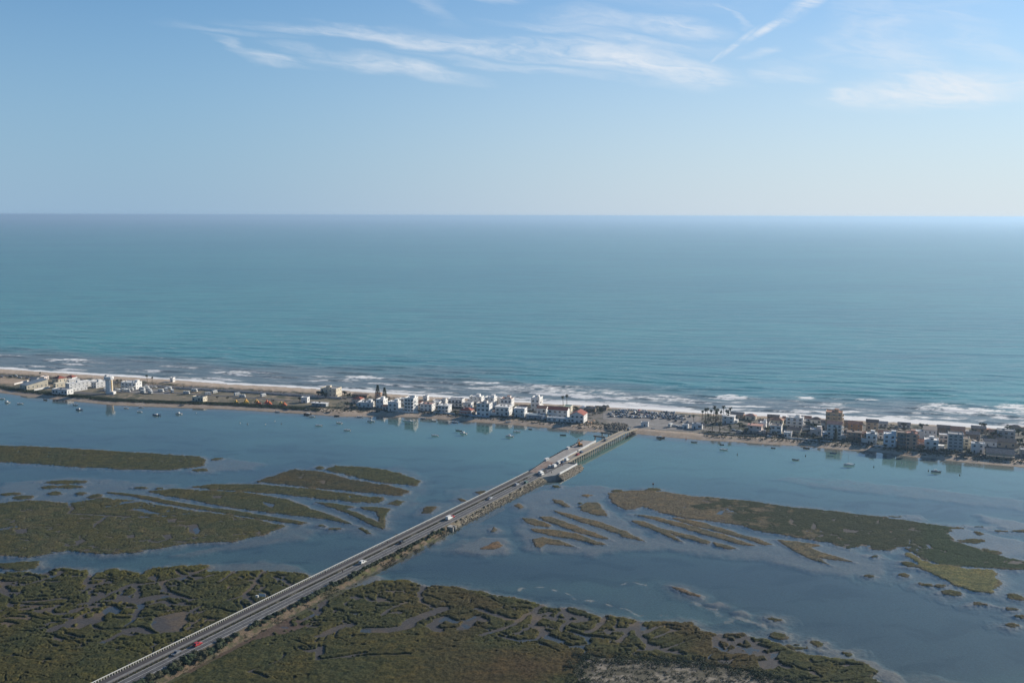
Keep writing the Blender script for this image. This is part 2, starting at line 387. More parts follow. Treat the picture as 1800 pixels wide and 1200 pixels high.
# ================================================================== ground, marsh and water
PXS = np.concatenate([np.linspace(-700, -62, 70), np.arange(-60, 1862, 1.6), np.linspace(1864, 2500, 70)])
PYS = np.concatenate([np.linspace(594, 639, 16), np.arange(640, 1290, 1.0), np.linspace(1292, 1500, 60), np.linspace(1510, 3000, 50)])
GPX, GPY = np.meshgrid(PXS, PYS)
GX, GY = W(GPX, GPY, 0.0)
N = GX.shape
ga, gb = AB(GX, GY)
dl = gb - b_lag(ga)                     # metres inland from the lagoon's edge
do = b_oce(ga) - gb                     # metres inland from the sea
n8 = fbm(GX / 8, GY / 8, 3, 1)
n30 = fbm(GX / 30, GY / 30, 4, 5)
n90 = fbm(GX / 90, GY / 60, 4, 9)
n2 = fbm(GX / 2.0, GY / 2.0, 2, 13)
ISL = {   # marsh islands traced in photograph pixels: (polygon, kind)
 'A': ([(-300, 770), (-60, 778), (0, 782), (73, 785), (176, 791), (293, 798), (352, 802), (362, 807), (356, 818), (330, 822), (293, 826), (191, 823), (110, 819), (0, 811), (-60, 806), (-300, 800)], 'olive'),
 'B': ([(-300, 880), (-60, 878), (0, 884), (45, 879), (121, 883), (183, 874), (235, 879), (330, 896), (403, 905), (458, 914), (500, 924), (458, 940), (411, 951), (330, 954), (279, 963), (235, 971), (176, 973), (117, 968), (48, 979), (0, 974), (-60, 974), (-300, 985)], 'olive'),
 'C': ([(183, 864), (227, 866), (330, 885), (440, 901), (539, 918), (528, 921), (458, 912), (367, 897), (293, 885), (235, 872), (191, 867)], 'olive'),
 'D': ([(260, 863), (304, 858), (352, 861), (422, 864), (506, 877), (550, 894), (598, 911), (624, 921), (610, 920), (568, 911), (513, 905), (440, 896), (385, 888), (330, 877), (286, 870)], 'olive'),
 'D2': ([(636, 926), (652, 937), (645, 937), (630, 928)], 'olive'),
 'E': ([(337, 855), (385, 850), (458, 851), (550, 859), (610, 867), (673, 874.5), (669, 884), (610, 881), (540, 873), (487, 867), (440, 864), (367, 859)], 'olive'),
 'F': ([(449, 846), (519, 824), (568, 829), (610, 841), (680, 852), (720, 862), (704, 870), (645, 866), (575, 859), (505, 852)], 'brown'),
 'G': ([(571, 825.5), (589, 818), (645, 820), (680, 825), (704, 832), (741, 845), (732, 853), (694, 850), (643, 843), (610, 834)], 'olive'),
 'H': ([(552, 881.5), (589, 884), (622, 890), (610, 894), (652, 911), (672, 921), (673, 929), (652, 922), (610, 901), (575, 889)], 'olive'),
 'H2': ([(633, 891), (659, 890), (685, 894), (676, 913), (676, 927), (668, 922), (666, 911), (662, 899), (641, 895)], 'olive'),
 'H3': ([(683, 885), (697, 879), (710, 881), (701, 887)], 'olive'),
 'I1': ([(739, 902), (750, 890), (766, 890), (757, 901)], 'brown'),
 'I2': ([(834, 864), (851, 862), (855, 864), (844, 868)], 'brown'),
 'I3': ([(804, 876), (811, 875), (818, 880), (812, 880)], 'brown'),
 'J': ([(-300, 1008), (-60, 1005), (0, 1006), (70, 1006), (90, 1004), (106, 998), (154, 1002), (158, 1013), (183, 1004), (198, 1000), (253, 1009), (268, 998), (323, 995), (363, 995), (367, 1004), (407, 1004), (462, 1004), (513, 1005), (545, 1010), (560, 1020), (100, 1300), (-100, 1500), (-700, 1800), (-1500, 1800), (-1300, 1010)], 'green'),
 'J0': ([(0, 990), (40, 986), (70, 985), (62, 998), (30, 1003), (0, 997), (-50, 996), (-50, 990)], 'green'),
 'K': ([(100, 1330), (330, 1160), (420, 1100), (470, 1070), (579, 1042), (624, 1032), (673, 1020), (715, 1020), (741, 1028), (802, 1032), (851, 1041), (890, 1049), (935, 1058), (953, 1065), (978, 1069), (1017, 1069), (1059, 1088), (1066, 1084), (1101, 1088), (1125, 1093), (1216, 1094), (1232, 1109), (1262, 1114), (1300, 1114), (1346, 1123), (1395, 1144), (1410, 1151), (1445, 1155), (1497, 1160), (1525, 1168), (1545, 1179), (1532, 1190), (1557, 1200), (1610, 1240), (1700, 1300), (2000, 1500), (2600, 2600), (-700, 2600)], 'green'),
 'R1': ([(905, 888), (912, 884), (920, 891), (914, 894)], 'tan'),
 'R2': ([(917, 909.5), (940, 911), (968, 922), (964, 926), (940, 923), (922, 916)], 'tan'),
 'R3': ([(947, 907), (968, 908), (1010, 923), (1045, 936), (1075, 948), (1052, 945), (1010, 933), (975, 921), (954, 913)], 'tan'),
 'R4': ([(931, 929), (982, 931), (1024, 941), (1066, 957), (1045, 957), (1010, 947), (975, 942), (940, 934)], 'tan'),
 'R5': ([(938, 948), (954, 944), (982, 948), (1013, 961), (982, 957), (957, 955), (950, 964), (942, 960)], 'tan'),
 'R6': ([(970, 895), (1010, 906), (1052, 916.5), (1097, 932), (1132, 950), (1097, 943), (1062, 929), (1010, 913), (982, 902)], 'tan'),
 'R7': ([(970, 876), (989, 880), (1003, 891), (992, 890), (975, 883)], 'tan'),
 'R8': ([(1017, 890), (1031, 881.5), (1052, 882), (1069, 907), (1045, 904), (1024, 897)], 'tan'),
 'R9': ([(1021, 870), (1032, 868), (1041, 870), (1032, 873)], 'tan'),
 'L': ([(1069, 867), (1097, 863), (1136, 861), (1185, 866), (1213, 871), (1255, 874), (1325, 881), (1395, 892), (1445, 895), (1515, 904), (1564, 911), (1620, 918), (1672, 926), (1669, 934), (1676, 950), (1711, 962), (1760, 976), (1800, 986), (1900, 1000), (2300, 1030), (2300, 1050), (1900, 1016), (1800, 1001), (1725, 997), (1655, 992), (1623, 981), (1585, 960), (1560, 967), (1536, 965), (1515, 958), (1490, 964), (1466, 955), (1424, 948), (1375, 940), (1340, 934), (1305, 923), (1270, 918), (1200, 909), (1160, 900), (1129, 889), (1101, 895), (1080, 887), (1071, 874)], 'mix'),
 'Sa': ([(1106, 902), (1150, 907), (1202, 920), (1272, 939), (1325, 958), (1304, 957), (1237, 939), (1185, 923), (1150, 913)], 'tan'),
 'Sb': ([(1173, 907), (1237, 918), (1290, 934), (1360, 956), (1346, 957), (1290, 941), (1220, 923)], 'tan'),
 'Sc': ([(1111, 915), (1129, 915), (1164, 929), (1220, 941), (1248, 951), (1244, 956), (1202, 946), (1178, 937), (1199, 951), (1185, 948), (1150, 932), (1122, 922)], 'tan'),
 'Sd': ([(1254, 953), (1272, 955), (1293, 963), (1283, 965), (1258, 960)], 'tan'),
 'Se': ([(1368, 948), (1396, 950), (1441, 958), (1424, 962), (1445, 971), (1501, 987), (1466, 983), (1438, 979), (1459, 992), (1427, 983), (1396, 968), (1375, 954)], 'tan'),
 'M': ([(1585, 968), (1600, 970), (1618, 984), (1651, 992), (1700, 999), (1746, 1000), (1757, 1025), (1746, 1042), (1707, 1039), (1673, 1025), (1637, 1007), (1613, 993), (1600, 980)], 'lime'),
 'N1': ([(845, 964), (873, 951.5), (886, 958), (870, 964)], 'rust'),
 'N2': ([(863, 934), (868, 926), (874, 931), (871, 935)], 'tan'),
 'N3': ([(1176, 1028), (1202, 1034), (1232, 1046), (1230, 1049), (1199, 1041)], 'rust'),
 'T': ([(750, 953), (781, 938), (776, 946), (764, 954)], 'green'),
}
ELL = [(1598, 991, 18, 4.5), (1674, 1041, 19, 6), (1588, 1010, 7, 2), (1630, 1028, 9, 3), (1654, 1029, 10, 2.5), (1536, 977, 9, 3), (1529, 1012, 7, 2.3),
       (1785, 1048, 16, 4), (1778, 1069, 9, 3), (1792, 1083, 10, 3), (1778, 1098, 9, 3), (1708, 950, 20, 4), (1720, 937, 5, 2), (1741, 969, 14, 4), (1368, 1116, 14, 6),
       (1400, 1137, 16, 4.5), (1438, 1130, 9, 4), (1722, 1061, 9, 2.5), (977, 855, 8, 2.5), (1087, 863, 8, 2), (1148, 860, 13, 2.3), (1361, 1088, 8, 2.5), (1490, 1150, 8, 3),
       (115, 847, 38, 3), (87, 856, 11, 2.5), (123, 855, 20, 3), (96, 867, 11, 3), (140, 867, 9, 2.5), (40, 874, 16, 3), (166, 872, 12, 3), (15, 868, 14, 2.5), (60, 883, 20, 3),
       (248, 857, 12, 2), (281, 858, 9, 1.6), (380, 806, 11, 2), (352, 826, 12, 2), (563, 924, 6, 2), (588, 929, 6, 1.6), (665, 838, 8, 2), (562, 822, 8, 2),
       (1770, 985, 18, 3), (1575, 908, 14, 1), (1660, 927, 22, 1.4), (1730, 925, 30, 1.2), (1785, 933, 22, 1.4), (1020, 884, 6, 2)]
KCOL = {'olive': (0.055, 0.060, 0.030), 'brown': (0.056, 0.054, 0.031), 'green': (0.052, 0.055, 0.024), 'tan': (0.106, 0.095, 0.062), 'mix': (0.046, 0.047, 0.028), 'lime': (0.115, 0.115, 0.050), 'rust': (0.135, 0.098, 0.062)}
edge_n = n8 * 2.4 + n2 * 1.2 + n30 * 1.6
SD, best, kind_col = {}, np.full(N, -14.0), np.zeros(N + (3,))
owner = np.full(N, -1, np.int16)
keys = list(ISL)
for k, key in enumerate(keys):
    poly, kd = ISL[key]
    small = (max(p[0] for p in poly) - min(p[0] for p in poly)) < 120
    d = sdf(poly, GX, GY, 14.0)
    d = np.where(d > -13.9, d + edge_n * (0.55 if small or key[0] in 'RSCDH' else 1.0), d)
    up = d > best
    best = np.where(up, d, best); owner[up] = k
    kind_col[up] = KCOL[kd]
for (cx, cy, rx, ry) in ELL:
    x0, y0 = W(cx, cy); x1, _ = W(cx + rx, cy); _, y1 = W(cx, cy - ry)
    ax, ay = abs(x1 - x0), abs(y1 - y0)
    sel = (abs(GX - x0) < ax * 2 + 8) & (abs(GY - y0) < ay * 2 + 8)
    d = np.full(N, -14.0)
    d[sel] = (1 - np.sqrt(((GX[sel] - x0) / ax) ** 2 + ((GY[sel] - y0) / ay) ** 2)) * min(ax, ay) + edge_n[sel] * 1.2
    up = d > best
    best = np.where(up, d, best); owner[up] = -2
    kind_col[up] = KCOL['green'] if cx > 1350 else KCOL['olive']
key_i = {k: i for i, k in enumerate(keys)}
own = lambda s: owner == key_i[s]
# tidal creeks
CR = [  # (pixels, half width in metres)
 ([(956, 1063), (933, 1077), (912, 1090), (901, 1100), (875, 1108), (845, 1116)], 1.6), ([(988, 1068), (1000, 1085), (1003, 1092), (990, 1100), (988, 1107)], 1.5), ([(975, 1090), (985, 1077), (992, 1072)], 1.0),
 ([(950, 1080), (935, 1097), (954, 1109), (962, 1121), (985, 1128)], 2.0), ([(933, 1077), (950, 1081), (966, 1077)], 1.6), ([(1064, 1086), (1052, 1102), (1034, 1111)], 1.5), ([(1123, 1092), (1113, 1100), (1101, 1109), (1090, 1128)], 1.3),
 ([(1118, 1097), (1125, 1116), (1136, 1130), (1164, 1142), (1200, 1150)], 1.4), ([(1264, 1113), (1258, 1137), (1280, 1147), (1339, 1146), (1350, 1155), (1360, 1161), (1385, 1173)], 1.6), ([(1258, 1120), (1285, 1128), (1300, 1138), (1290, 1146)], 1.8), ([(1310, 1120), (1330, 1135), (1345, 1140)], 1.8),
 ([(741, 1027), (745, 1036), (736, 1046), (738, 1054), (748, 1062), (760, 1068), (778, 1070)], 1.0), ([(778, 1070), (750, 1080), (725, 1090), (712, 1103), (680, 1108), (645, 1108)], 3.4), ([(620, 1098), (600, 1100), (580, 1110), (560, 1118)], 2.2), ([(800, 1093), (780, 1085), (760, 1100), (770, 1108)], 2.6), ([(850, 1090), (835, 1085), (822, 1096), (812, 1104)], 2.8), ([(668, 1082), (690, 1068), (715, 1058)], 0.9),
 ([(840, 1070), (868, 1080), (890, 1088), (912, 1090)], 1.6), ([(570, 1055), (560, 1075), (545, 1085), (520, 1092)], 1.5), ([(1000, 1110), (1030, 1118), (1060, 1122)], 1.1), ([(880, 1118), (910, 1126), (940, 1124), (954, 1112)], 1.2), ([(640, 1050), (655, 1057), (668, 1055)], 1.3),
 ([(365, 998), (330, 1012), (300, 1018), (285, 1022), (250, 1027), (235, 1026), (200, 1040), (170, 1055), (140, 1062)], 1.7), ([(285, 1022), (292, 1040), (310, 1046), (328, 1052)], 1.5), ([(240, 1030), (243, 1044), (230, 1056), (246, 1062), (240, 1080), (226, 1096), (218, 1100)], 1.5), ([(410, 1005), (395, 1013), (384, 1022)], 0.9), ([(462, 1004), (452, 1018), (447, 1030), (425, 1046), (400, 1055)], 1.1), ([(340, 1064), (300, 1062), (275, 1058)], 1.1), ([(158, 1012), (150, 1025), (165, 1034), (160, 1042)], 1.4),
 ([(90, 1108), (115, 1098), (140, 1088)], 2.6), ([(235, 1116), (215, 1112), (200, 1120), (180, 1128)], 1.6), ([(0, 1020), (30, 1030), (70, 1022), (105, 1008)], 1.0), ([(355, 1064), (330, 1078), (310, 1083)], 1.0), ([(480, 1014), (500, 1020), (515, 1030)], 1.2),
 ([(640, 1148), (560, 1160), (558, 1135)], 0.6), ([(720, 1150), (650, 1152), (575, 1158)], 0.5), ([(500, 1150), (480, 1165), (440, 1180), (470, 1192)], 0.5),
 ([(120, 884), (128, 895), (118, 902), (180, 905), (225, 908)], 1.2), ([(190, 905), (175, 915), (165, 925)], 1.1), ([(480, 862), (500, 858)], .6),
]
POND = [([(262, 1097), (270, 1086), (300, 1077), (331, 1073), (330, 1085), (318, 1100), (322, 1110), (300, 1113), (280, 1112), (268, 1105)], 0.25),
        ([(130, 1105), (140, 1090), (170, 1080), (195, 1062), (205, 1068), (180, 1085), (160, 1098), (140, 1106)], .22), ([(185, 1075), (200, 1064), (215, 1072), (205, 1080)], .2),
        ([(555, 1135), (572, 1134), (570, 1150), (558, 1154)], .2), ([(0, 1042), (10, 1030), (20, 1038), (14, 1048)], .3), ([(330, 922), (345, 920), (355, 932), (345, 940), (332, 934)], .1), ([(285, 940), (300, 938), (303, 946), (290, 948)], .1), ([(222, 940), (238, 938), (236, 945), (224, 946)], .1),
        ([(130, 950), (145, 946), (148, 952), (136, 958)], .1), ([(25, 930), (48, 928), (48, 936), (28, 938)], .2), ([(292, 912), (312, 910), (308, 918), (294, 918)], .1), ([(372, 870), (392, 871), (388, 876), (374, 875)], .12),
        ([(1290, 1122), (1310, 1120), (1308, 1130), (1294, 1132)], .2), ([(1300, 1138), (1330, 1134), (1340, 1144), (1310, 1146)], .2), ([(1352, 1145), (1372, 1146), (1366, 1157), (1354, 1154)], .3), ([(1330, 1160), (1370, 1160), (1365, 1176), (1335, 1176)], .05), ([(1218, 1160), (1240, 1160), (1235, 1166), (1222, 1166)], .0),
        ([(1262, 898), (1275, 896), (1268, 905), (1258, 903)], .15), ([(1390, 908), (1396, 916), (1392, 922), (1386, 918)], .1), ([(1428, 916), (1436, 922), (1434, 932), (1426, 928)], .1), ([(1480, 928), (1510, 932), (1506, 937), (1482, 934)], .1),
        ([(520, 838), (534, 837), (530, 842)], .1), ([(555, 845), (575, 843), (570, 851)], .05), ([(458, 880), (486, 886), (478, 893), (462, 886)], .05)]
creek = np.zeros(N)                      # 1 in the bottom of a creek
wig = fbm(GX / 7, GY / 7, 2, 31)
for pts, hw in CR:
    d = linedist(pts, GX + wig * 2.0, GY + fbm(GX / 7, GY / 7, 1, 41) * 2.0 if False else GY, 9.0)
    hw = hw * .8
    creek = np.maximum(creek, sm(d, hw + 0.8, hw - 0.2))
creek *= sm(best, -4, 0)
for poly, z_ in POND:
    creek = np.maximum(creek, sm(sdf(poly, GX, GY, 6.0) + n8 * 1.0, -0.4, 0.5))
wx, wy = GX + 9 * pn(GX / 24, GY / 24, 51), GY + 9 * pn(GX / 24, GY / 24, 52)
c1 = np.abs(fbm(wx / 30, wy / 17, 3, 61)); c2 = np.abs(fbm(wx / 15, wy / 9, 3, 71)); pnd = fbm(wx / 16, wy / 7, 3, 81)
dens = np.zeros(N)
inJ, inK, inL, inB = own('J'), own('K'), own('L'), own('B')
dens[inJ] = (0.35 + 0.65 * sm(GPY, 1180, 1090))[inJ] * 1.0
Kedge = 1 - sm(best, 26, 60)
dens[inK] = np.clip(Kedge * 0.8 * sm(GPX, 430, 560) + 0.10, 0, 1)[inK]
dens[inB] = 0.62
dens[inL] = 0.5
for s_ in ('A', 'E', 'F', 'D', 'G'):
    dens[own(s_)] = 0.34
lower = sm(n90 + 0.15, -0.35, 0.35) * 0.5 + 0.6
creek = np.maximum(creek, sm(c1, 0.050 * dens * lower + 0.016 * dens, 0.026 * dens * lower) * (dens > 0.05) * (dens > 0.15))
creek = np.maximum(creek, sm(c2, 0.036 * dens * lower, 0.012 * dens * lower) * (dens > 0.3))
creek = np.maximum(creek, sm(pnd, 0.30 / (dens * lower + 0.15), 0.30 / (dens * lower + 0.15) + 0.05) * (dens > 0.15))
creek = np.maximum(creek, sm(-pnd, 0.36 / (dens * lower + 0.15), 0.36 / (dens * lower + 0.15) + 0.05) * (dens > 0.15))
# a rim of unbroken growth along the water's edge of the near marshes
rim = sm(best, 6.0, 1.5) * ((inK) | (inJ)) * sm(n30, -.3, 0)
user = np.zeros(N)
for pts, hw in CR:
    user = np.maximum(user, sm(linedist(pts, GX, GY, 8.0), hw + 2.5, hw))
creek = creek * (1 - rim * (1 - user))
creek *= sm(best, -2.0, 0.5) * (1 - user) + user
# keep creeks off the causeway and out of the sandy scrub
ct, cw = CT(GX, GY)
on_cause = (cw > -9) & (cw < 17) & (ct < 400)
creek[(cw > -7) & (cw < 15)] *= 0
scrub_d = sdf([(1020, 1150), (1060, 1152), (1130, 1156), (1220, 1160), (1310, 1176), (1370, 1190), (1440, 1215), (1500, 1300), (1300, 1500), (1000, 1500), (1010, 1250), (1005, 1180)], GX, GY, 14) + n8 * 3
creek *= sm(scrub_d, 4, -2)
land = sm(best, -0.4, 0.5)
# heights
GZt = np.full(N, -1.25)
halo = np.where(best > -13.9, sm(best, -11, 0.5), 0)
SHOAL = [([(790, 966), (850, 944), (885, 946), (900, 962), (888, 972), (850, 975)], 1.0), ([(1245, 1058), (1262, 1052), (1288, 1056), (1278, 1064), (1255, 1065)], .95), ([(1290, 1074), (1305, 1069), (1326, 1077), (1318, 1082), (1300, 1081)], .95),
         ([(1340, 1084), (1352, 1082), (1385, 1099), (1378, 1104), (1352, 1098)], .9), ([(1160, 1024), (1195, 1028), (1245, 1045), (1240, 1053), (1200, 1046)], .9), ([(1430, 1140), (1470, 1138), (1560, 1170), (1600, 1195), (1700, 1260), (1640, 1290), (1590, 1230), (1530, 1180), (1470, 1160)], .9),
         ([(1725, 905), (1770, 912), (1850, 925), (1850, 932), (1770, 930), (1730, 915)], .9), ([(370, 1112), (430, 1085), (500, 1085), (540, 1105), (470, 1130), (400, 1150), (330, 1170)], .0),
         ([(900, 872), (960, 858), (1040, 850), (1090, 856), (1060, 880), (1090, 905), (1180, 960), (1040, 975), (920, 965), (905, 930), (925, 895)], .68), ([(1090, 905), (1400, 950), (1560, 975), (1560, 1010), (1470, 1010), (1350, 985), (1180, 965)], .62),
         ([(700, 960), (760, 958), (850, 940), (880, 950), (800, 972)], .45), ([(780, 925), (840, 915), (880, 918), (876, 938), (820, 940)], .5), ([(1350, 840), (1440, 836), (1560, 848), (1800, 878), (1800, 896), (1600, 872), (1450, 856)], .5),
         ([(360, 800), (420, 805), (470, 812), (440, 824), (380, 826), (340, 828)], .6), ([(0, 845), (140, 838), (300, 850), (330, 865), (200, 880), (0, 880)], .6), ([(440, 860), (700, 815), (760, 845), (720, 900), (660, 935), (540, 925), (480, 910)], .45),
         ([(470, 925), (560, 925), (540, 945), (420, 965), (300, 975), (420, 950)], .55), ([(380, 990), (450, 985), (530, 990), (560, 1012), (480, 1005), (360, 1003)], .6), ([(560, 1035), (640, 1005), (680, 1012), (650, 1035), (590, 1045)], .95),
         ([(500, 1030), (560, 1000), (700, 985), (650, 1020), (590, 1043)], .5), ([(1600, 930), (1690, 925), (1800, 950), (1900, 980), (1750, 975), (1690, 955)], .85), ([(1500, 1175), (1600, 1180), (1800, 1230), (1700, 1240), (1580, 1210)], .45),
         ([(740, 885), (790, 880), (800, 900), (750, 915)], .4), ([(785, 860), (880, 850), (860, 875), (800, 885)], .5)]
shoal = np.maximum(halo * 0.68, np.where(best > -13.9, sm(best + 1.2 * n8, -4.5, -.4), 0))
for poly, amt in SHOAL:
    if amt > 0:
        d = sdf(poly, GX, GY, 14) + n8 * 2.5 + n30 * 5
        shoal = np.maximum(shoal, amt * sm(d, -5, 4))
shoal = np.clip(shoal + n8 * 0.10 * (shoal > .05) + n30 * .22 * (shoal > .05), 0, 1)
mud_z = -1.25 + shoal * 1.19
GZt = np.maximum(GZt, mud_z)
GZt += (n30 * 0.12 + n8 * 0.05) * (1 - land)
GZt = np.where(land < .3, np.minimum(GZt, -0.05), GZt)
isl_z = 0.16 + 0.05 * n8
GZt = GZt * (1 - land) + isl_z * land
crz = 0.035 + 0.10 * n30 + 0.05 * n8 - 0.08 * sm(n90, .1, .4)
GZt = np.where(creek > 0, GZt * (1 - creek) + crz * creek, GZt)
# the sand spit
lin, oin = sm(dl, -1, 12), sm(do, -1, 20)
spit = (dl > -25) & (do > -40)
spz = np.where(dl < 0, dl * 0.12, 0) + np.where(do < 0, do * 0.07, 0)
spit_z = np.minimum(np.clip(dl, -30, 0) * 0.10 + lin * 1.7, np.clip(do, -60, 0) * 0.06 + oin * 1.7)
spit_z = spit_z + 0.12 * n8 * lin * oin + 0.8 * sm(do, 10, 22) * sm(do, 42, 28) * (0.5 + n8) * 0.6
GZt = np.where(dl > -25, np.maximum(GZt * (dl < 0) - 9 * (dl >= 0), spit_z), GZt)
# ground colour
def C(*c): return np.array(c, float)
def mixc(a, b, f): return a * (1 - f[..., None]) + b * f[..., None]
deep = mixc(np.broadcast_to(C(0.042, 0.064, 0.070), N + (3,)), C(0.052, 0.088, 0.083), sm(n90, -0.35, 0.35))
teal = sm(-dl, 230, 60) * sm(GPY, 915, 810) * (.45 + .55 * sm(GPX, 250, 700))
deep = mixc(deep, C(0.078, 0.175, 0.150), np.clip(teal * (0.75 + 0.6 * n90) + 0.25 * sm(GPX, 500, 900) * sm(GPY, 900, 820), 0, 1))
darkpatch = sdf([(1000, 960), (1300, 985), (1500, 1020), (1800, 1060), (1900, 1160), (1700, 1190), (1500, 1120), (1300, 1060), (1150, 1010), (900, 1020), (700, 1000), (780, 975), (950, 985)], GX, GY, 14)
deep = mixc(deep, C(0.030, 0.050, 0.060), sm(darkpatch + n30 * 8, -10, 10) * 0.7)
weed = sm(fbm(wx / 40, wy / 14, 4, 91), 0.05, 0.3)
deep = mixc(deep, C(0.013, 0.030, 0.036), weed * 0.55 * (1 - teal * .8))
mudc = mixc(np.broadcast_to(C(0.215, 0.165, 0.128), N + (3,)), C(0.165, 0.145, 0.118), sm(n30, -.3, .3))
mudc = mixc(mudc, C(0.16, 0.115, 0.075), sm(n8 + n30, 0.25, 0.7) * 0.5)
gcol = mixc(deep, mudc * 0.85, np.clip(sm(GZt, -1.15, -0.05), 0, 1))
gcol = mixc(gcol, mudc * .62, sm(GZt, -.04, .06))
gcol = mixc(gcol, kind_col * 1.2, land * (1 - creek))
cmud = mixc(np.broadcast_to(C(0.060, 0.056, 0.055), N + (3,)), C(0.105, 0.080, 0.055), sm(n30 + n8 * .5, 0.0, 0.45))
gcol = mixc(gcol, cmud, np.clip(creek * (land > .3), 0, 1))
redm = sdf([(300, 1185), (380, 1128), (470, 1082), (520, 1085), (560, 1092), (520, 1112), (450, 1128), (400, 1150), (340, 1180)], GX, GY, 14) + n8 * 4
gcol = mixc(gcol, C(0.085, 0.055, 0.040), sm(redm, -2, 3) * .9)
scrub = sm(scrub_d, -1, 3)
gcol = mixc(gcol, mixc(np.broadcast_to(C(0.23, 0.20, 0.155), N + (3,)), C(0.10, 0.09, 0.06), sm(n8 + n2 * .6, -.35, .1)), scrub)
# foam scum lines drifting on the lagoon (near marsh) are on the water object
# spit colours
QX, QY = PJ(GX, GY, np.maximum(GZt, 0))
pl = np.array(SHL, float); po = np.array(SHO, float)
qa, qb = AB(GX, GY)
up_l, up_o = dl, do
lsw = np.interp(QX, [-700, 0, 100, 300, 500, 560, 640, 850, 900, 950, 1050, 1105, 1130, 1300, 1400, 1550, 1700, 1800, 2500], [17, 17, 19, 12, 16, 22, 20, 20, 17, 16, 24, 8, 15, 20, 15, 12, 12, 16, 16])
bsw = np.interp(QX, [-700, 0, 300, 500, 600, 750, 900, 1000, 1100, 1300, 1500, 1800, 2500], [38, 34, 30, 32, 30, 28, 18, 16, 13, 12, 9, 7, 7])
sand = mixc(np.broadcast_to(C(0.38, 0.29, 0.205), N + (3,)), C(0.44, 0.35, 0.265), sm(n8, -.3, .3))
midg = mixc(np.broadcast_to(C(0.195, 0.165, 0.112), N + (3,)), C(0.095, 0.092, 0.055), sm(n30 + n8 * .5, -.15, .25))
midg = mixc(midg, C(0.33, 0.25, 0.17), sm(n30 - n8, 0.22, 0.5) * 0.9)
town = sm(QX, 585, 620)
midg = mixc(midg, mixc(np.broadcast_to(C(0.17, 0.15, 0.13), N + (3,)), C(0.065, 0.07, 0.045), sm(n8 + n30, -.2, .25)), town)
midg = mixc(midg, mixc(np.broadcast_to(C(0.23, 0.21, 0.19), N + (3,)), C(0.27, 0.235, 0.20), sm(n8, -.2, .3)), sm(QX, 1055, 1075) * sm(QX, 1245, 1225))
bank = sm(dl, lsw - 1, lsw + 1) * sm(dl, lsw + 12, lsw + 9)
left_bank = sm(QX, 600, 560)
spc = mixc(sand, midg, sm(dl + n8 * 2, lsw - 1, lsw + 1.5))
spc = mixc(spc, C(0.045, 0.052, 0.030), bank * (left_bank * .85 + .35 * (1 - left_bank)))
dune_n = sm(n8 + n30 * .6, -.25, .15)
dune = sm(do + n8 * 6, bsw + 14, bsw + 11) * sm(do + n8 * 6, bsw - 2, bsw + 2)
spc = mixc(spc, sand, sm(do + n8 * 3, bsw + 1, bsw - 2))
spc = mixc(spc, mixc(np.broadcast_to(C(0.30, 0.22, 0.14), N + (3,)), C(0.075, 0.075, 0.045), dune_n), dune)
wet = np.maximum(sm(do, 5, 1), sm(dl, 3, .5))
spc = mixc(spc, C(0.20, 0.145, 0.095), wet * .7)
on_spit = sm(dl, -1.0, 0.3)
under = sm(dl, -14, 0) * (1 - on_spit)
gcol = mixc(gcol, C(0.18, 0.15, 0.11), under * .55)
gcol = mixc(gcol, spc, on_spit)
GZt[(cw > -2) & (cw < 13) & (ct < 283)] = np.minimum(GZt, 0.1)[(cw > -2) & (cw < 13) & (ct < 283)]
me, used = grid_mesh('ground', GX, GY, GZt)
set_col(me, 'albedo', gcol.reshape(-1, 3)[used])
M_ground = attr_mat('ground_soil', 'albedo', rough=0.85, nscale=0.9, namt=0.22, bump=0.12, bscale=1.5, spec=0.25)
me.materials.append(M_ground)
tag(put('ground', me), kind='structure')

# ---- marsh plants: one sheet of growth per marsh
vcol = kind_col.copy()
tn = sm(n30 + n90 * .6, -.2, .3)
vcol = mixc(vcol, vcol * C(1.30, 1.06, 0.88), tn * .6)
vcol = mixc(vcol, vcol * C(0.62, 0.72, 0.78), sm(fbm(GX / 5, GY / 5, 3, 101), 0.0, 0.3) * .8)
vcol = mixc(vcol, vcol * C(1.5, 1.55, 0.9), sm(best, 5, 1) * (inK | inJ) * sm(n30, -.2, .2) * .5)
gr = sm(fbm(GX / 55, GY / 40, 3, 111), -.1, .3)
vcol[inL] = mixc(np.broadcast_to(C(0.106, 0.090, 0.060), N + (3,)), np.broadcast_to(C(0.036, 0.044, 0.026), N + (3,)), np.clip(sm(n30 * 1.3 + n8 * .5 + (GPX - 1330) / 260, -.25, .05), 0, 1))[inL]
vcol[inL] = mixc(vcol, np.broadcast_to(C(0.030, 0.046, 0.024), N + (3,)), sm(GPX - (GPY - 940) * 0, 1600, 1640))[inL]
vcol[inB] = mixc(vcol, np.broadcast_to(C(0.10, 0.085, 0.045), N + (3,)), sm(n8 * .7 - n30, 0.1, 0.4) * .45)[inB]
vcol[inJ] = mixc(vcol, np.broadcast_to(C(0.062, 0.062, 0.018), N + (3,)), gr * .6)[inJ]
vcol[inK] = mixc(vcol, np.broadcast_to(C(0.062, 0.045, 0.022), N + (3,)), sm(GPX, 620, 900) * gr * .7)[inK]
vcol = mixc(vcol, vcol * C(1.55, 1.35, 1.15), sm(fbm(GX / 9 + 50, GY / 4, 3, 151), .08, .32) * .6)
vcol = mixc(vcol, np.broadcast_to(C(0.105, 0.085, 0.060), N + (3,)), sm(best, 2.2, .2) * sm(n8 + n2 * .5, -.15, .2) * .7)
kb = sdf([(860, 1150), (1010, 1140), (1040, 1230), (980, 1300), (850, 1300), (820, 1200)], GX, GY, 14) + n8 * 5
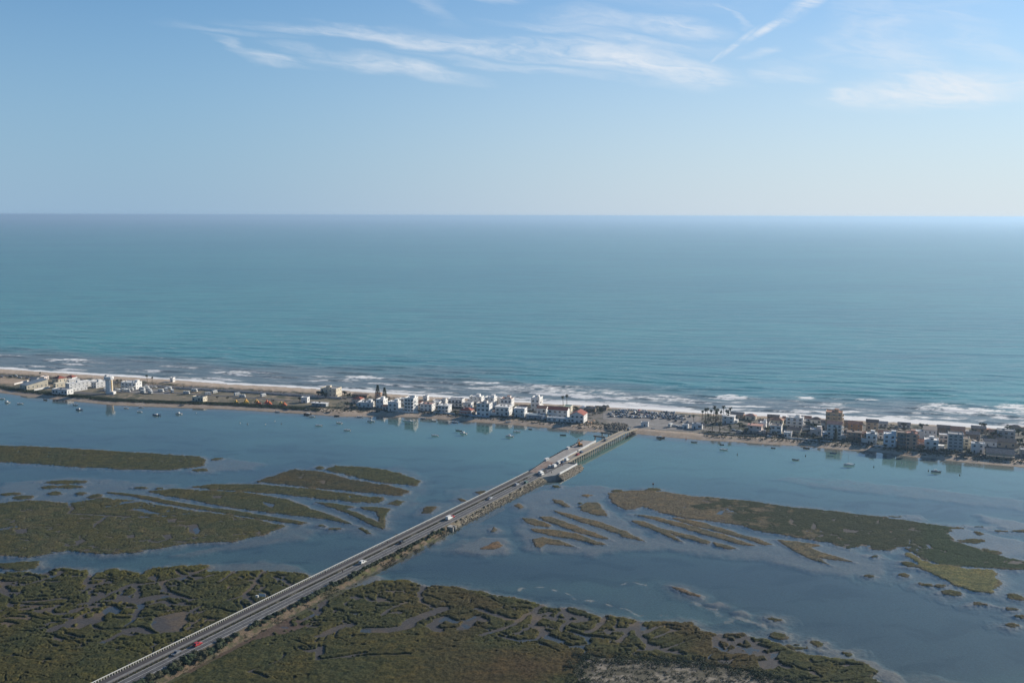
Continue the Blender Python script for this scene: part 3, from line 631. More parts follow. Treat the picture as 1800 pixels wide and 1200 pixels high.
vcol = mixc(vcol, np.broadcast_to(C(0.075, 0.048, 0.028), N + (3,)), sm(kb, -12, 14) * sm(n30, -.3, .2) * .45)
clump = fbm(GX / 2.6, GY / 2.6, 2, 121); fine = fbm(GX / 0.9, GY / 0.9, 2, 131)
vh = 0.38 + 0.26 * clump + 0.09 * fine + 0.20 * n8
near = (inJ | inK)
vh = np.where(near, vh * 1.1 + 0.1, vh * 0.34)
vh = np.maximum(vh, 0.08)
bare = sm(fbm(GX / 5.5, GY / 3.2, 3, 161), .30, .42) * sm(GPY, 1190, 1120)
cov = land * (1 - bare) * (1 - sm(creek, 0.15, 0.55)) * (1 - scrub) * (1 - sm(redm, -3, 2) * .0)
cov = np.where((cw > -9.5) & (cw < 16.5) & (ct < 420), 0, cov)
cov = np.where(redm > 1.0, cov * sm(n8, 0.05, .2), cov)
VZ = GZt + vh * sm(cov, 0.12, 0.6) + 0.015
fc = (cov[:-1, :-1] + cov[1:, :-1] + cov[:-1, 1:] + cov[1:, 1:]) * .25
keepv = fc > 0.12
M_marsh = attr_mat('marsh_plants', 'albedo', rough=1.0, nscale=1.1, namt=0.42, bump=0.22, bscale=2.6, spec=0.05)
fo = owner[:-1, :-1]
GROUPS = [('salt_marsh', ['J', 'J0'], 'olive salt marsh cut by muddy creeks, left of the causeway at the bottom of the picture'),
 ('salt_marsh', ['K'], 'olive brown salt marsh filling the near right foreground beside the road'),
 ('salt_marsh', ['A', 'B'], 'flat olive marsh islands by the left edge with small ponds'),
 ('salt_marsh', ['C', 'D', 'D2', 'E', 'F', 'G', 'H', 'H2', 'H3', 'I1', 'I2', 'I3', 'T'], 'long narrow marsh islands split by straight channels, left of the causeway'),
 ('salt_marsh', ['R1', 'R2', 'R3', 'R4', 'R5', 'R6', 'R7', 'R8', 'R9', 'N1', 'N2', 'N3', 'Sa', 'Sb', 'Sc', 'Sd', 'Se'], 'tan slender finger shaped marsh strips lying right of the causeway'),
 ('salt_marsh', ['L', 'M', ''], 'big tan and dark green marsh island in the right half with pale green weed bed')]
for nm, ks, lb in GROUPS:
    m_ = np.zeros(fo.shape, bool)
    for k in ks:
        m_ |= (fo == (key_i[k] if k else -2))
    m_ &= keepv
    me, used = grid_mesh(nm, GX, GY, VZ, m_)
    set_col(me, 'albedo', vcol.reshape(-1, 3)[used])
    me.materials.append(M_marsh)
    tag(put(nm, me), lb, 'salt marsh', kind='stuff')

# ---- lagoon water: a clear thin surface over the bed
def water_mat(name, rough, bump, scale, tint):
    m = bpy.data.materials.new(name); m.use_nodes = True
    t = m.node_tree
    for n in list(t.nodes): t.nodes.remove(n)
    out = t.nodes.new('ShaderNodeOutputMaterial')
    g = t.nodes.new('ShaderNodeNewGeometry')
    mp = t.nodes.new('ShaderNodeMapping'); mp.inputs[2].default_value = (0, 0, R(20)); mp.inputs[3].default_value = (0.35, 1.0, 1)
    t.links.new(g.outputs['Position'], mp.inputs[0])
    n = t.nodes.new('ShaderNodeTexNoise'); t.links.new(mp.outputs[0], n.inputs['Vector']); n.inputs['Scale'].default_value = scale; n.inputs['Detail'].default_value = 3
    n2_ = t.nodes.new('ShaderNodeTexNoise'); t.links.new(g.outputs['Position'], n2_.inputs['Vector']); n2_.inputs['Scale'].default_value = 0.02; n2_.inputs['Detail'].default_value = 3
    amp = SMOOTH_(t, n2_.outputs[0], 0.4, 0.6, 0.3, 1.0)
    b = t.nodes.new('ShaderNodeBump'); b.inputs['Distance'].default_value = bump
    t.links.new(n.outputs[0], b.inputs['Height']); t.links.new(amp, b.inputs['Strength'])
    gl = t.nodes.new('ShaderNodeBsdfGlossy'); gl.inputs['Roughness'].default_value = rough
    t.links.new(b.outputs[0], gl.inputs['Normal'])
    dt = t.nodes.new('ShaderNodeVectorMath'); dt.operation = 'DOT_PRODUCT'; t.links.new(g.outputs['Incoming'], dt.inputs[0]); t.links.new(b.outputs[0], dt.inputs[1])
    fres = M_(t, 'ADD', 0.02, M_(t, 'MULTIPLY', 0.90, M_(t, 'POWER', M_(t, 'SUBTRACT', 1.0, M_(t, 'ABSOLUTE', dt.outputs['Value']), clamp=True), 5.0)))
    tr = t.nodes.new('ShaderNodeBsdfTransparent'); tr.inputs['Color'].default_value = tint
    mx = t.nodes.new('ShaderNodeMixShader')
    t.links.new(fres, mx.inputs[0]); t.links.new(tr.outputs[0], mx.inputs[1]); t.links.new(gl.outputs[0], mx.inputs[2])
    # drifting lines of pale scum
    at = t.nodes.new('ShaderNodeAttribute'); at.attribute_name = 'scum'
    n4 = t.nodes.new('ShaderNodeTexNoise'); t.links.new(g.outputs['Position'], n4.inputs['Vector']); n4.inputs['Scale'].default_value = 0.7; n4.inputs['Detail'].default_value = 5
    f = M_(t, 'MULTIPLY', SMOOTH_(t, M_(t, 'ADD', at.outputs['Fac'], n4.outputs[0]), 0.92, 1.42), 0.42)
    df = t.nodes.new('ShaderNodeBsdfDiffuse'); df.inputs['Color'].default_value = (0.42, 0.40, 0.35, 1)
    m2 = t.nodes.new('ShaderNodeMixShader'); t.links.new(f, m2.inputs[0]); t.links.new(mx.outputs[0], m2.inputs[1]); t.links.new(df.outputs[0], m2.inputs[2])
    t.links.new(m2.outputs[0], out.inputs[0])
    return m
lp = np.concatenate([np.linspace(-700, -60, 40), np.arange(-50, 1850, 3.0), np.linspace(1860, 2500, 40)])
lq = np.concatenate([np.linspace(630, 680, 12), np.arange(682, 1200, 1.5), np.linspace(1202, 3000, 80)])
LX, LY = np.meshgrid(lp, lq); wX, wY = W(LX, LY, 0.0)
la, lb_ = AB(wX, wY)
lk = (lb_ < b_lag(la) + 6)
lk = lk[:-1, :-1] & lk[1:, 1:] & lk[:-1, 1:] & lk[1:, :-1]
SC = [([(905, 1040), (920, 1034), (950, 1032), (975, 1036), (995, 1043), (1020, 1053), (1060, 1060), (1100, 1070), (1125, 1080), (1140, 1079)], 1.1, .8), ([(898, 1040), (905, 1044), (912, 1036)], .8, .6), ([(1092, 1028), (1110, 1023), (1132, 1027), (1140, 1036)], 1.1, .65),
      ([(1160, 1080), (1180, 1082), (1160, 1078)], 2.0, .5), ([(1210, 1058), (1235, 1064), (1262, 1072), (1285, 1090), (1262, 1092)], 3.5, .6), ([(1300, 1086), (1330, 1094), (1350, 1102)], 2.5, .7), ([(1360, 1104), (1400, 1118), (1450, 1140), (1430, 1150)], 3.0, .55), ([(1090, 1040), (1080, 1030), (1100, 1060)], 2.2, .42), ([(1400, 1140), (1440, 1146), (1470, 1152)], 3.0, .6)]
scum = np.zeros(wX.shape)
for pts, hw, st in SC:
    d = linedist(pts, wX + 1.5 * pn(wX / 9, wY / 9, 141), wY + 2.5 * pn(wX / 9, wY / 9, 142), 12)
    scum = np.maximum(scum, sm(d, hw * 2.4, 0) * st * (.45 + .75 * sm(fbm(wX / 6, wY / 6, 2, 143), -.3, .3)))
me, used = grid_mesh('lagoon_water', wX, wY, np.zeros(wX.shape), lk)
set_f(me, 'scum', scum.reshape(-1)[used])
me.materials.append(water_mat('lagoon_surface', 0.07, 0.02, 0.55, (0.87, 0.945, 0.96, 1)))
tag(put('lagoon_water', me), kind='structure')

# ---- the sea
sp = np.arange(-330, 2140, 4.0)
sq = np.concatenate([np.array([380.5, 382, 383, 384, 385, 386, 387.]), np.arange(388, 560, 2.0), np.arange(560, 800, 0.8)])
far = CAMH / np.tan(PITCH + np.arctan((sq - 600) / FPX)); far[0] = 150000.0
SXT = (sp - 900) / FPX * 1.0
SX = far[:, None] * SXT[None, :] * 1.02; SY = np.repeat(far[:, None], len(sp), 1)
sa, sb = AB(SX, SY)
s = sb - b_oce(sa)                          # metres offshore
near_s = sm(s, 420, 60)
ph = s + 20 * fbm(sa / 110, s / 60, 3, 201) + 6 * pn(sa / 35, s / 30, 203)
lam = 27.0
phase = ph / lam * 2 * np.pi
seg = sm(fbm(sa / 75, s / 26, 2, 207), -0.22, 0.25)
prof = np.maximum(np.cos(phase), -0.3) ** 2 * np.sign(np.cos(phase))
Zs = 1.2 * prof * seg * near_s * sm(s, 2, 22) + 0.30 * near_s * fbm(sa / 9, s / 5, 3, 211)
swell = 0.26 * np.sin((s + 60 * fbm(sa / 260, s / 150, 3, 221)) / 38 * 2 * np.pi) * sm(s, 2600, 200) * sm(s, 60, 160) * sm(fbm(sa / 160, s / 90, 2, 223), -.3, .3)
Zs = Zs + swell
Zs = np.maximum(Zs, -0.6) + 0.02
SPX, SPY = PJ(SX, SY, 0)
fo_ = 1.25 * sm(s + 6.0 * fbm(sa / 22, s / 9, 3, 231) + 6 * pn(sa / 60, 0 * s, 232), 13.0 + 9 * sm(PJ(SX, SY, 0)[0], 700, 1300), 5.0)
crest = sm(np.cos(phase + 0.9), 0.45, 0.95) * seg * sm(s, 110, 60) * sm(s, 5, 14)
rt = sm(SPX, 350, 1250)
fp = fbm(sa / 13, s / 4.2, 4, 261, .65)
patch = fbm(sa / 48, s / 13, 4, 241)
fo_ = np.maximum(fo_, crest * (0.44 + .40 * rt) * sm(fbm(sa / 30, s / 9, 3, 245), -.2, .25) * 1.1)
fo_ = np.maximum(fo_, sm(patch, 0.26 - .20 * rt, 0.50 - .1 * rt) * (0.42 + .45 * rt) * sm(s, 80 + 25 * rt, 25) * (.5 + .5 * sm(fp, -.2, .2)))
for (cx, cy, rx, ry, st) in [(125, 633, 45, 4, .8), (15, 625, 30, 1.5, .6), (410, 655, 45, 4, .6), (640, 664, 38, 5, .85), (835, 673, 50, 3, 1.0), (870, 682, 60, 4, .5), (955, 683, 85, 8, .55), (1040, 690, 70, 7, .6), (1150, 700, 80, 8, .5), (1283, 698, 30, 5, 1.1), (1415, 699, 22, 4, .7), (1520, 702, 25, 3, .6), (1650, 716, 45, 7, .7), (1715, 722, 70, 9, .85), (1790, 718, 60, 10, .8), (1850, 730, 60, 10, .7), (560, 683, 20, 2, .5), (1330, 725, 60, 4, .5), (240, 653, 60, 3, .4), (740, 690, 50, 3, .4)]:
    e = sm(((SPX - cx) / rx) ** 2 + ((SPY - cy) / ry) ** 2, 1.3, 0.1)
    fo_ = np.maximum(fo_, e ** .5 * st * .85 * sm(fp + .6 * patch + .30 * (e - .5), -.10, .42))
silt = sm(s + 40 * fbm(sa / 120, s / 40, 3, 251) + 30 * rt - 10, 175, 75)
silt = np.maximum(silt, .55 * sm(((SPX - 620) / 340) ** 2 + ((SPY - 652) / 12) ** 2, 1.2, .2))
ks = (s > -7)
ks = ks[:-1, :-1] & ks[1:, 1:] & ks[:-1, 1:] & ks[1:, :-1]
me, used = grid_mesh('sea', SX, SY, Zs, ks)
set_f(me, 'foam', fo_.reshape(-1)[used]); set_f(me, 'silt', silt.reshape(-1)[used])
def sea_mat():
    m = bpy.data.materials.new('sea_water'); m.use_nodes = True
    t = m.node_tree; p = t.nodes['Principled BSDF']
    g = t.nodes.new('ShaderNodeNewGeometry')
    def nz(scale, stretch, detail=4, rot=17, rough=.55):
        mp = t.nodes.new('ShaderNodeMapping'); mp.inputs[2].default_value = (0, 0, R(rot)); mp.inputs[3].default_value = stretch
        t.links.new(g.outputs['Position'], mp.inputs[0])
        n = t.nodes.new('ShaderNodeTexNoise'); t.links.new(mp.outputs[0], n.inputs['Vector']); n.inputs['Scale'].default_value = scale; n.inputs['Detail'].default_value = detail; n.inputs['Roughness'].default_value = rough
        return n.outputs[0]
    fa = t.nodes.new('ShaderNodeAttribute'); fa.attribute_name = 'foam'
    sl = t.nodes.new('ShaderNodeAttribute'); sl.attribute_name = 'silt'
    big = nz(0.0011, (0.6, 1.6, 1), 3)
    base = MIX_(t, SMOOTH_(t, big, .35, .65), (0.038, 0.200, 0.205, 1), (0.058, 0.250, 0.235, 1))
    streak = nz(0.03, (0.22, 1.4, 1), 4)
    base = MIX_(t, SMOOTH_(t, streak, .40, .66, 0, .5), base, (0.012, 0.070, 0.095, 1))
    base = MIX_(t, M_(t, 'MULTIPLY', sl.outputs['Fac'], 0.85), base, MIX_(t, SMOOTH_(t, nz(0.05, (.3, 1.2, 1)), .35, .65), (0.165, 0.160, 0.145, 1), (0.095, 0.092, 0.082, 1)))
    fn = nz(0.5, (.5, 1.1, 1), 6, 17, .65); fn2 = nz(0.12, (.35, 1.2, 1), 5)
    nn = M_(t, 'ADD', M_(t, 'MULTIPLY', fn, .55), M_(t, 'MULTIPLY', fn2, .45))
    f = SMOOTH_(t, M_(t, 'ADD', M_(t, 'MULTIPLY', fa.outputs['Fac'], 0.6), nn), 0.50, 0.80, 0, .95)
    t.links.new(MIX_(t, f, base, (0.84, 0.83, 0.80, 1)), p.inputs['Base Color'])
    t.links.new(SMOOTH_(t, f, 0, 1, 0.30, 0.9), p.inputs['Roughness'])
    p.inputs['IOR'].default_value = 1.33
    p.inputs['Specular IOR Level'].default_value = 0.36
    w1 = nz(0.10, (.25, 1.0, 1), 5); w2 = nz(0.022, (.3, 1.3, 1), 3)
    b = t.nodes.new('ShaderNodeBump'); b.inputs['Distance'].default_value = 1.6; b.inputs['Strength'].default_value = 0.55
    t.links.new(M_(t, 'ADD', M_(t, 'MULTIPLY', w1, .5), M_(t, 'MULTIPLY', w2, 1.6)), b.inputs['Height']); t.links.new(b.outputs[0], p.inputs['Normal'])
    return m
me.materials.append(sea_mat())
tag(put('sea', me), kind='structure')
# ---- haze
def haze():
    mb = MB().box(-122000, 122000, -400, 152000, -5.0, 184.0)
    m = bpy.data.materials.new('haze_air'); m.use_nodes = True; t = m.node_tree
    for n in list(t.nodes): t.nodes.remove(n)
    out = t.nodes.new('ShaderNodeOutputMaterial'); v = t.nodes.new('ShaderNodeVolumePrincipled')
    v.inputs['Color'].default_value = (0.46, 0.67, 0.90, 1); v.inputs['Density'].default_value = HAZE; v.inputs['Anisotropy'].default_value = 0.36
    t.links.new(v.outputs[0], out.inputs['Volume'])
    return tag(mb.build('haze', m), kind='stuff')
HAZE = 7.0e-5
haze()
# ================================================================== materials of built things
MT = {}
def mm(key, col, rough=.75, noise=(.12, .8), **kw):
    if key not in MT: MT[key] = mat(key, col, rough, noise=noise, **kw)
    return MT[key]
WALLC = dict(white=(.78, .765, .73), cream=(.70, .62, .47), ochre=(.50, .39, .26), salmon=(.55, .36, .26), pinkish=(.68, .58, .52), grey=(.42, .43, .43), tan=(.50, .39, .28), bluish=(.60, .68, .74), brown=(.22, .17, .13), orange=(.52, .29, .15), stone=(.36, .34, .30))
ROOFC = dict(red=(.30, .085, .055), terracotta=(.36, .18, .115), brown=(.19, .145, .115), greybrown=(.25, .215, .19), white=(.72, .71, .68), grey=(.30, .30, .30), salmon=(.46, .25, .19), green=(.16, .27, .22), dark=(.10, .085, .08), bluegrey=(.20, .25, .29))
for k, v in WALLC.items(): mm('wall_' + k, v, .8, noise=(.10, .35))
for k, v in ROOFC.items(): mm('roof_' + k, v, .8, noise=(.22, .9))
mm('glass', (.03, .045, .06), .12, noise=None, spec=.6)
mm('frame_white', (.7, .7, .68), .5, noise=None); mm('shutter', (.16, .20, .24), .6, noise=None)
mm('asphalt', (.098, .097, .098), .9, noise=(.16, .5)); mm('path_dark', (.060, .054, .056), .9, noise=(.15, .5)); mm('pavement', (.185, .182, .172), .85, noise=(.12, .8))
mm('concrete', (.36, .345, .31), .85, noise=(.15, .6)); mm('concrete_pale', (.48, .46, .41), .8, noise=(.10, .6)); mm('paint_white', (.66, .66, .63), .6, noise=(.10, .5))
mm('old_concrete', (.33, .29, .225), .9, noise=(.18, .5)); mm('deck', (.26, .235, .205), .9, noise=(.15, .7)); mm('pier_dark', (.13, .13, .12), .9, noise=(.2, .8))
mm('lot', (.215, .20, .185), .9, noise=(.14, .25)); mm('rubber', (.02, .02, .02), .8, noise=None); mm('steel', (.35, .36, .37), .4, metal=.7, noise=None)
mm('leaf_dark', (.032, .048, .020), .9, noise=(.35, .6)); mm('leaf_mid', (.050, .062, .026), .9, noise=(.35, .6)); mm('leaf_olive', (.070, .070, .035), .95, noise=(.35, .6)); mm('leaf_grey', (.095, .092, .06), .95, noise=(.35, .6))
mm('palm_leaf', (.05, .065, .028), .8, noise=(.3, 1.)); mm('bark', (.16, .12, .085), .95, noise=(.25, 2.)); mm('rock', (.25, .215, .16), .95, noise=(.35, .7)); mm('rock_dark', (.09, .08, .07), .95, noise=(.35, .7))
mm('timber', (.17, .14, .105), .9, noise=(.25, 1.)); mm('red_light', (.4, .02, .02), .4, noise=None); mm('lamp_glass', (.7, .7, .65), .2, noise=None)
CARC = dict(white=(.72, .72, .70), silver=(.42, .43, .44), grey=(.16, .165, .17), black=(.02, .02, .022), blue=(.04, .08, .16), red=(.42, .03, .025), green=(.10, .19, .14), beige=(.4, .36, .28))
for k, v in CARC.items(): mm('paint_' + k, v, .3, noise=None, spec=.6)
# ================================================================== causeway
def strip(name, t0, t1, w0, w1, dz, m, step=6.0, tag_=True, zf=road_z):
    ts = np.arange(t0, t1 + .01, (t1 - t0) / max(1, round((t1 - t0) / step)))
    mb = MB(); vs = []; fs = []
    for i, t in enumerate(ts):
        for w in (w0, w1):
            x, y = CW(t, w); vs.append((x, y, zf(t) + dz))
        if i: fs.append((2 * i - 2, 2 * i, 2 * i + 1, 2 * i - 1))
    mb.add(vs, fs)
    o = mb.build(name, m)
    return tag(o, kind='structure') if tag_ else o
T0 = -330.0
def embankment():
    ts = np.arange(T0, 286, 1.2)
    ws = np.concatenate([np.linspace(-9.5, -0.7, 22), [-0.6, 5.8, 12.9], np.linspace(13.1, 18, 8)])
    TT, WW = np.meshgrid(ts, ws, indexing='ij')
    X = CO[0] + CU[0] * TT * KT - CU[1] * WW; Y = CO[1] + CU[1] * TT * KT + CU[0] * WW
    zr = np.array([road_z(t) for t in ts])[:, None]
    wr = np.interp(ts, [T0, -60, 0, 60, 100, 160, 200, 260, 286], [-9.0, -9.0, -8.4, -7.6, -7.2, -5.0, -4.6, -4.6, -4.6])[:, None]
    fr = sm(WW, wr, np.full_like(wr, -1.3) + 0 * WW)
    z = -0.9 + (zr - 0.04 + 0.9) * np.clip((WW - wr) / (-1.3 - wr), 0, 1) ** 0.85
    z = np.where(WW > 12.9, (zr - .04) - (WW - 12.9) * .85, z)
    z = np.minimum(z, zr - .04)
    nz = fbm(X / 1.6, Y / 1.6, 3, 301)
    side = (WW < -1.0) | (WW > 13.0)
    z = z + nz * .40 * side - .25 * side * (np.abs(nz) > .2)
    soil = np.array([.150, .112, .075]); grass = np.array([.092, .092, .036]); rockc = np.array([.25, .22, .16]); dark = np.array([.07, .065, .055])
    rk = sm(TT, 150, 175)
    c = mixc(np.broadcast_to(soil, X.shape + (3,)), grass, sm(fbm(X / 6, Y / 6, 3, 305), -.05, .25) * (1 - rk) * sm(TT, 20, 60))
    c = mixc(c, np.array([.06, .065, .03]), sm(fbm(X / 4, Y / 4, 3, 311), .0, .2) * (1 - rk) * .75 * sm(TT, 110, 60))
    c = mixc(c, rockc, rk); c = mixc(c, rockc * .55, rk * sm(nz, .1, -.2) * .6)
    c = mixc(c, dark, sm(z, .45, .05) * .75)
    c = mixc(c, np.array([.09, .085, .07]), (WW > 12.8) * 1.0)
    me, used = grid_mesh('embankment', X, Y, z)
    me.flip_normals()
    set_col(me, 'albedo', c.reshape(-1, 3)[used])
    me.materials.append(attr_mat('embankment_soil', 'albedo', nscale=2.0, namt=.3, bump=.2, bscale=3.0))
    tag(put('embankment', me), kind='structure')
embankment()
strip('road_shoulder', T0, 283, -0.85, 0.0, -0.015, mm('gravel', (.15, .135, .11), .95, noise=(.25, .8)))
strip('road', T0, 312, 0, 5.9, 0.0, MT['asphalt'])
strip('road_marking', T0, 272, 0.22, 0.37, 0.006, MT['paint_white'])
strip('road_marking', T0, 272, 5.42, 5.57, 0.006, MT['paint_white'])
strip('road_marking', T0, 312, 2.86, 2.98, 0.006, MT['paint_white'])
strip('median_strip', T0, 268, 5.9, 7.1, 0.03, mm('median_soil', (.10, .095, .06), .95, noise=(.3, 1.)))
strip('pavement', T0, 280, 7.1, 9.5, 0.10, MT['pavement'])
strip('cycle_path', T0, 280, 9.5, 12.2, 0.02, MT['path_dark'])
def rail_fence(name, label, cat, w, base, h, spacing, t0, t1, pm, rm, post_w, rail_h, rail_w, post_h, group=None):
    x0, y0 = CW(t0, w); root = empty(name, x0, y0, road_z(t0), CROT, label, cat)
    ts = np.arange(t0, t1, spacing)
    post = MB().box(-post_w / 2, post_w / 2, -post_w / 2, post_w / 2, 0, post_h).mesh('post', pm)
    def loc(t): return ((t - t0) * KT, 0, road_z(t) - road_z(t0) + base)
    vis = [t for t in ts if t > -78]
    for t in vis[:100]: put('post', post, root, loc(t))
    rest = MB()
    for t in [t for t in ts if t <= -78] + vis[100:]:
        l = loc(t); rest.box(l[0] - post_w / 2, l[0] + post_w / 2, -post_w / 2, post_w / 2, l[2], l[2] + post_h)
    tag(rest.build('posts', pm, root), kind='stuff')
    r = MB(); kn = [t0] + [t for t in np.arange(200, t1, 10) if t > t0] + [t1]
    for a, b in zip(kn[:-1], kn[1:]):
        za, zb = loc(a)[2], loc(b)[2]
        q = lambda t, z: [((t - t0) * KT, -rail_w / 2, z + h - rail_h), ((t - t0) * KT, rail_w / 2, z + h - rail_h), ((t - t0) * KT, rail_w / 2, z + h), ((t - t0) * KT, -rail_w / 2, z + h)]
        r.hull2(q(a, za), q(b, zb))
    r.build('rail', rm, root)
    return root
rail_fence('balustrade', 'long pale concrete balustrade with close posts along the far edge of the causeway path', 'railing', 12.45, 0.02, 1.12, 1.25, -200, 278, MT['concrete_pale'], mm('rail_pale', (.56, .55, .50), .7, noise=(.08, .5)), .28, .2, .42, .93)
rail_fence('timber_fence', 'low dark timber post fence between the road and the paved strip of the causeway', 'fence', 6.95, 0.03, 0.62, 1.3, -200, 266, MT['timber'], MT['timber'], .22, .12, .12, .62)
# ---- scatter helpers
def leaf_blob(mb, cx, cy, cz, rx, rz, n, size, seed=None):
    r_ = random.Random(seed) if seed is not None else random
    for _ in range(n):
        a = r_.uniform(0, 6.283); u = r_.uniform(-.25, 1); rr = r_.uniform(.55, 1.0) ** .5
        k = math.sqrt(max(0, 1 - u * u))
        x, y, z = cx + rx * k * math.cos(a) * rr, cy + rx * k * math.sin(a) * rr, cz + rz * u * rr
        s_ = size * r_.uniform(.6, 1.3)
        n_ = Vector((math.cos(a) * k + r_.uniform(-.6, .6), math.sin(a) * k + r_.uniform(-.6, .6), u + r_.uniform(-.3, .6))).normalized()
        t_ = n_.cross(Vector((r_.uniform(-1, 1), r_.uniform(-1, 1), r_.uniform(-1, 1)))).normalized(); b_ = n_.cross(t_)
        c = Vector((x, y, z))
        mb.add([tuple(c + t_ * s_), tuple(c + b_ * s_ * .6), tuple(c - t_ * s_ * .9 + n_ * s_ * .2), tuple(c - b_ * s_ * .6)], [(0, 1, 2, 3)])
    return mb
def core(mb, cx, cy, cz, rx, rz, seed):
    r_ = random.Random(seed); rings = []
    for k in range(6):
        u = -.3 + 1.28 * k / 5; q = math.sqrt(max(.02, 1 - u * u))
        rings.append([(cx + rx * q * math.cos(i * .785) * r_.uniform(.75, 1.05), cy + rx * q * math.sin(i * .785) * r_.uniform(.75, 1.05), cz + rz * u) for i in range(8)])
    return mb.loft(rings)
SHR = []
for k in range(5):
    mb = MB(); rr = random.Random(40 + k)
    for j in range(4):
        a = rr.uniform(0, 6.28); d_ = rr.uniform(.2, .8); r0 = rr.uniform(.7, 1.1)
        core(mb, d_ * math.cos(a), d_ * math.sin(a), .45 * r0, r0 * .72, r0 * .72, k * 9 + j)
        leaf_blob(mb, d_ * math.cos(a), d_ * math.sin(a), .45 * r0, r0, r0 * .95, 46, .24, k * 9 + j)
    SHR.append(mb)
SHRM = [s_.mesh('shrub', MT[('leaf_dark', 'leaf_mid', 'leaf_olive')[i % 3]]) for i, s_ in enumerate(SHR)]
def ordn(n):
    return '%d%s' % (n, 'th' if 10 <= n % 100 <= 20 else {1: 'st', 2: 'nd', 3: 'rd'}.get(n % 10, 'th'))
def shrubs():
    r_ = random.Random(3); t = -76.0; n = 0; spots = []
    while t < 262:
        if t < -20: st, sc, wj = 3.0, r_.uniform(1.0, 1.5), (-3.4, -1.8)
        elif t < 25: st, sc, wj = 4.4, r_.uniform(.7, 1.15), (-3.2, -2.0)
        elif t < 150: st, sc, wj = 2.8, r_.uniform(.8, 1.2), (-2.9, -2.1)
        else: st, sc, wj = 5.0, r_.uniform(.3, .6), (-2.8, -1.4)
        if not (148 < t < 160) and r_.random() < (.93 if t < 150 else .8): spots.append((t, r_.uniform(*wj), sc))
        if t < -25 and r_.random() < .55: spots.append((t + 1.4, r_.uniform(-5.4, -4.4), sc * .8))
        t += st * r_.uniform(.8, 1.2)
    for t, w, sc in spots:
        n += 1
        k = r_.randrange(5); x, y = CW(t, w)
        o = put('roadside_shrub', SHRM[k], None, (x, y, road_z(t) - .35 - (.55 if w < -4 else .25 if w < -2.6 else 0)), r_.uniform(0, 6.28), (sc * (1.5 if t < 60 else 1.2), sc * (1.5 if t < 60 else 1.2), sc * r_.uniform(1.0, 1.35)))
        kind_ = 'small low' if t > 150 else 'dark green rounded'
        tag(o, '%s shrub on the right verge, %s from the near end of the road' % (kind_, ordn(n)), 'shrub', 'shrubs along the causeway verge')
shrubs()
def rocks(mb, x, y, z, s_, r_):
    rings = []
    for k, (u, q) in enumerate(((-.6, .6), (-.1, 1.0), (.4, .85), (.75, .4))):
        rings.append([(x + s_ * q * math.cos(i * 1.0472 + k) * r_.uniform(.7, 1.2), y + s_ * q * math.sin(i * 1.0472 + k) * r_.uniform(.7, 1.2), z + s_ * u * r_.uniform(.7, 1.1)) for i in range(6)])
    mb.loft(rings)
# ---- building platform and widened area (t, w)
def prism_tw(name, poly, ztop, m, slope=0.0, zbot=-1.0, kind='structure', cen=None):
    n = len(poly); ctr = np.mean(np.array(poly), 0)
    top = []; bot = []
    for i, (t, w) in enumerate(poly):
        a = np.array(poly[i]); p_ = np.array(poly[i - 1]); q_ = np.array(poly[(i + 1) % n])
        d = (q_ - p_); nn = np.array([d[1], -d[0]]) / (np.linalg.norm(d) + 1e-9)
        if np.dot(nn, a - ctr) < 0: nn = -nn
        s_ = slope[i] if isinstance(slope, (list, tuple)) else slope
        x, y = CW(t, w); top.append((x, y, ztop[i] if isinstance(ztop, (list, tuple)) else ztop))
        x, y = CW(t + nn[0] * s_, w + nn[1] * s_); bot.append((x, y, zbot))
    if sum((top[i][0] * top[(i + 1) % n][1] - top[(i + 1) % n][0] * top[i][1]) for i in range(n)) < 0:
        top.reverse(); bot.reverse()
    o = MB().hull2(bot, top).build(name, m)
    return tag(o, kind=kind)
prism_tw('building_platform', [(279.5, 12.9), (313, 16.6), (384, 19.8), (385, 9.8), (336, 7.4), (310, 6.2), (279.5, 6.0)], [2.9, 3.35, 3.5, 3.5, 3.45, 3.4, 2.9], mm('platform', (.30, .275, .25), .9, noise=(.16, .3)), [1.5, 3, 3, 1.5, .2, .2, .2])
prism_tw('side_platform', [(270.5, -0.9), (283.2, -9.0), (313.5, -8.3), (313, -0.05), (270.5, -0.05)], [2.86, 3.0, 3.35, 3.37, 2.86], mm('platform_grey', (.28, .27, .245), .9, noise=(.14, .4)), [.3, .3, .3, .3, .1])
tag(MB().add([(*CW(280, 6.0), 2.93), (*CW(280, 12.6), 2.93), (*CW(312, 15.6), 3.37), (*CW(310, 6.4), 3.42)][::-1], [(0, 1, 2, 3)]).build('bare_earth', mm('earth_pink', (.25, .185, .15), .95, noise=(.25, .4))), kind='structure')
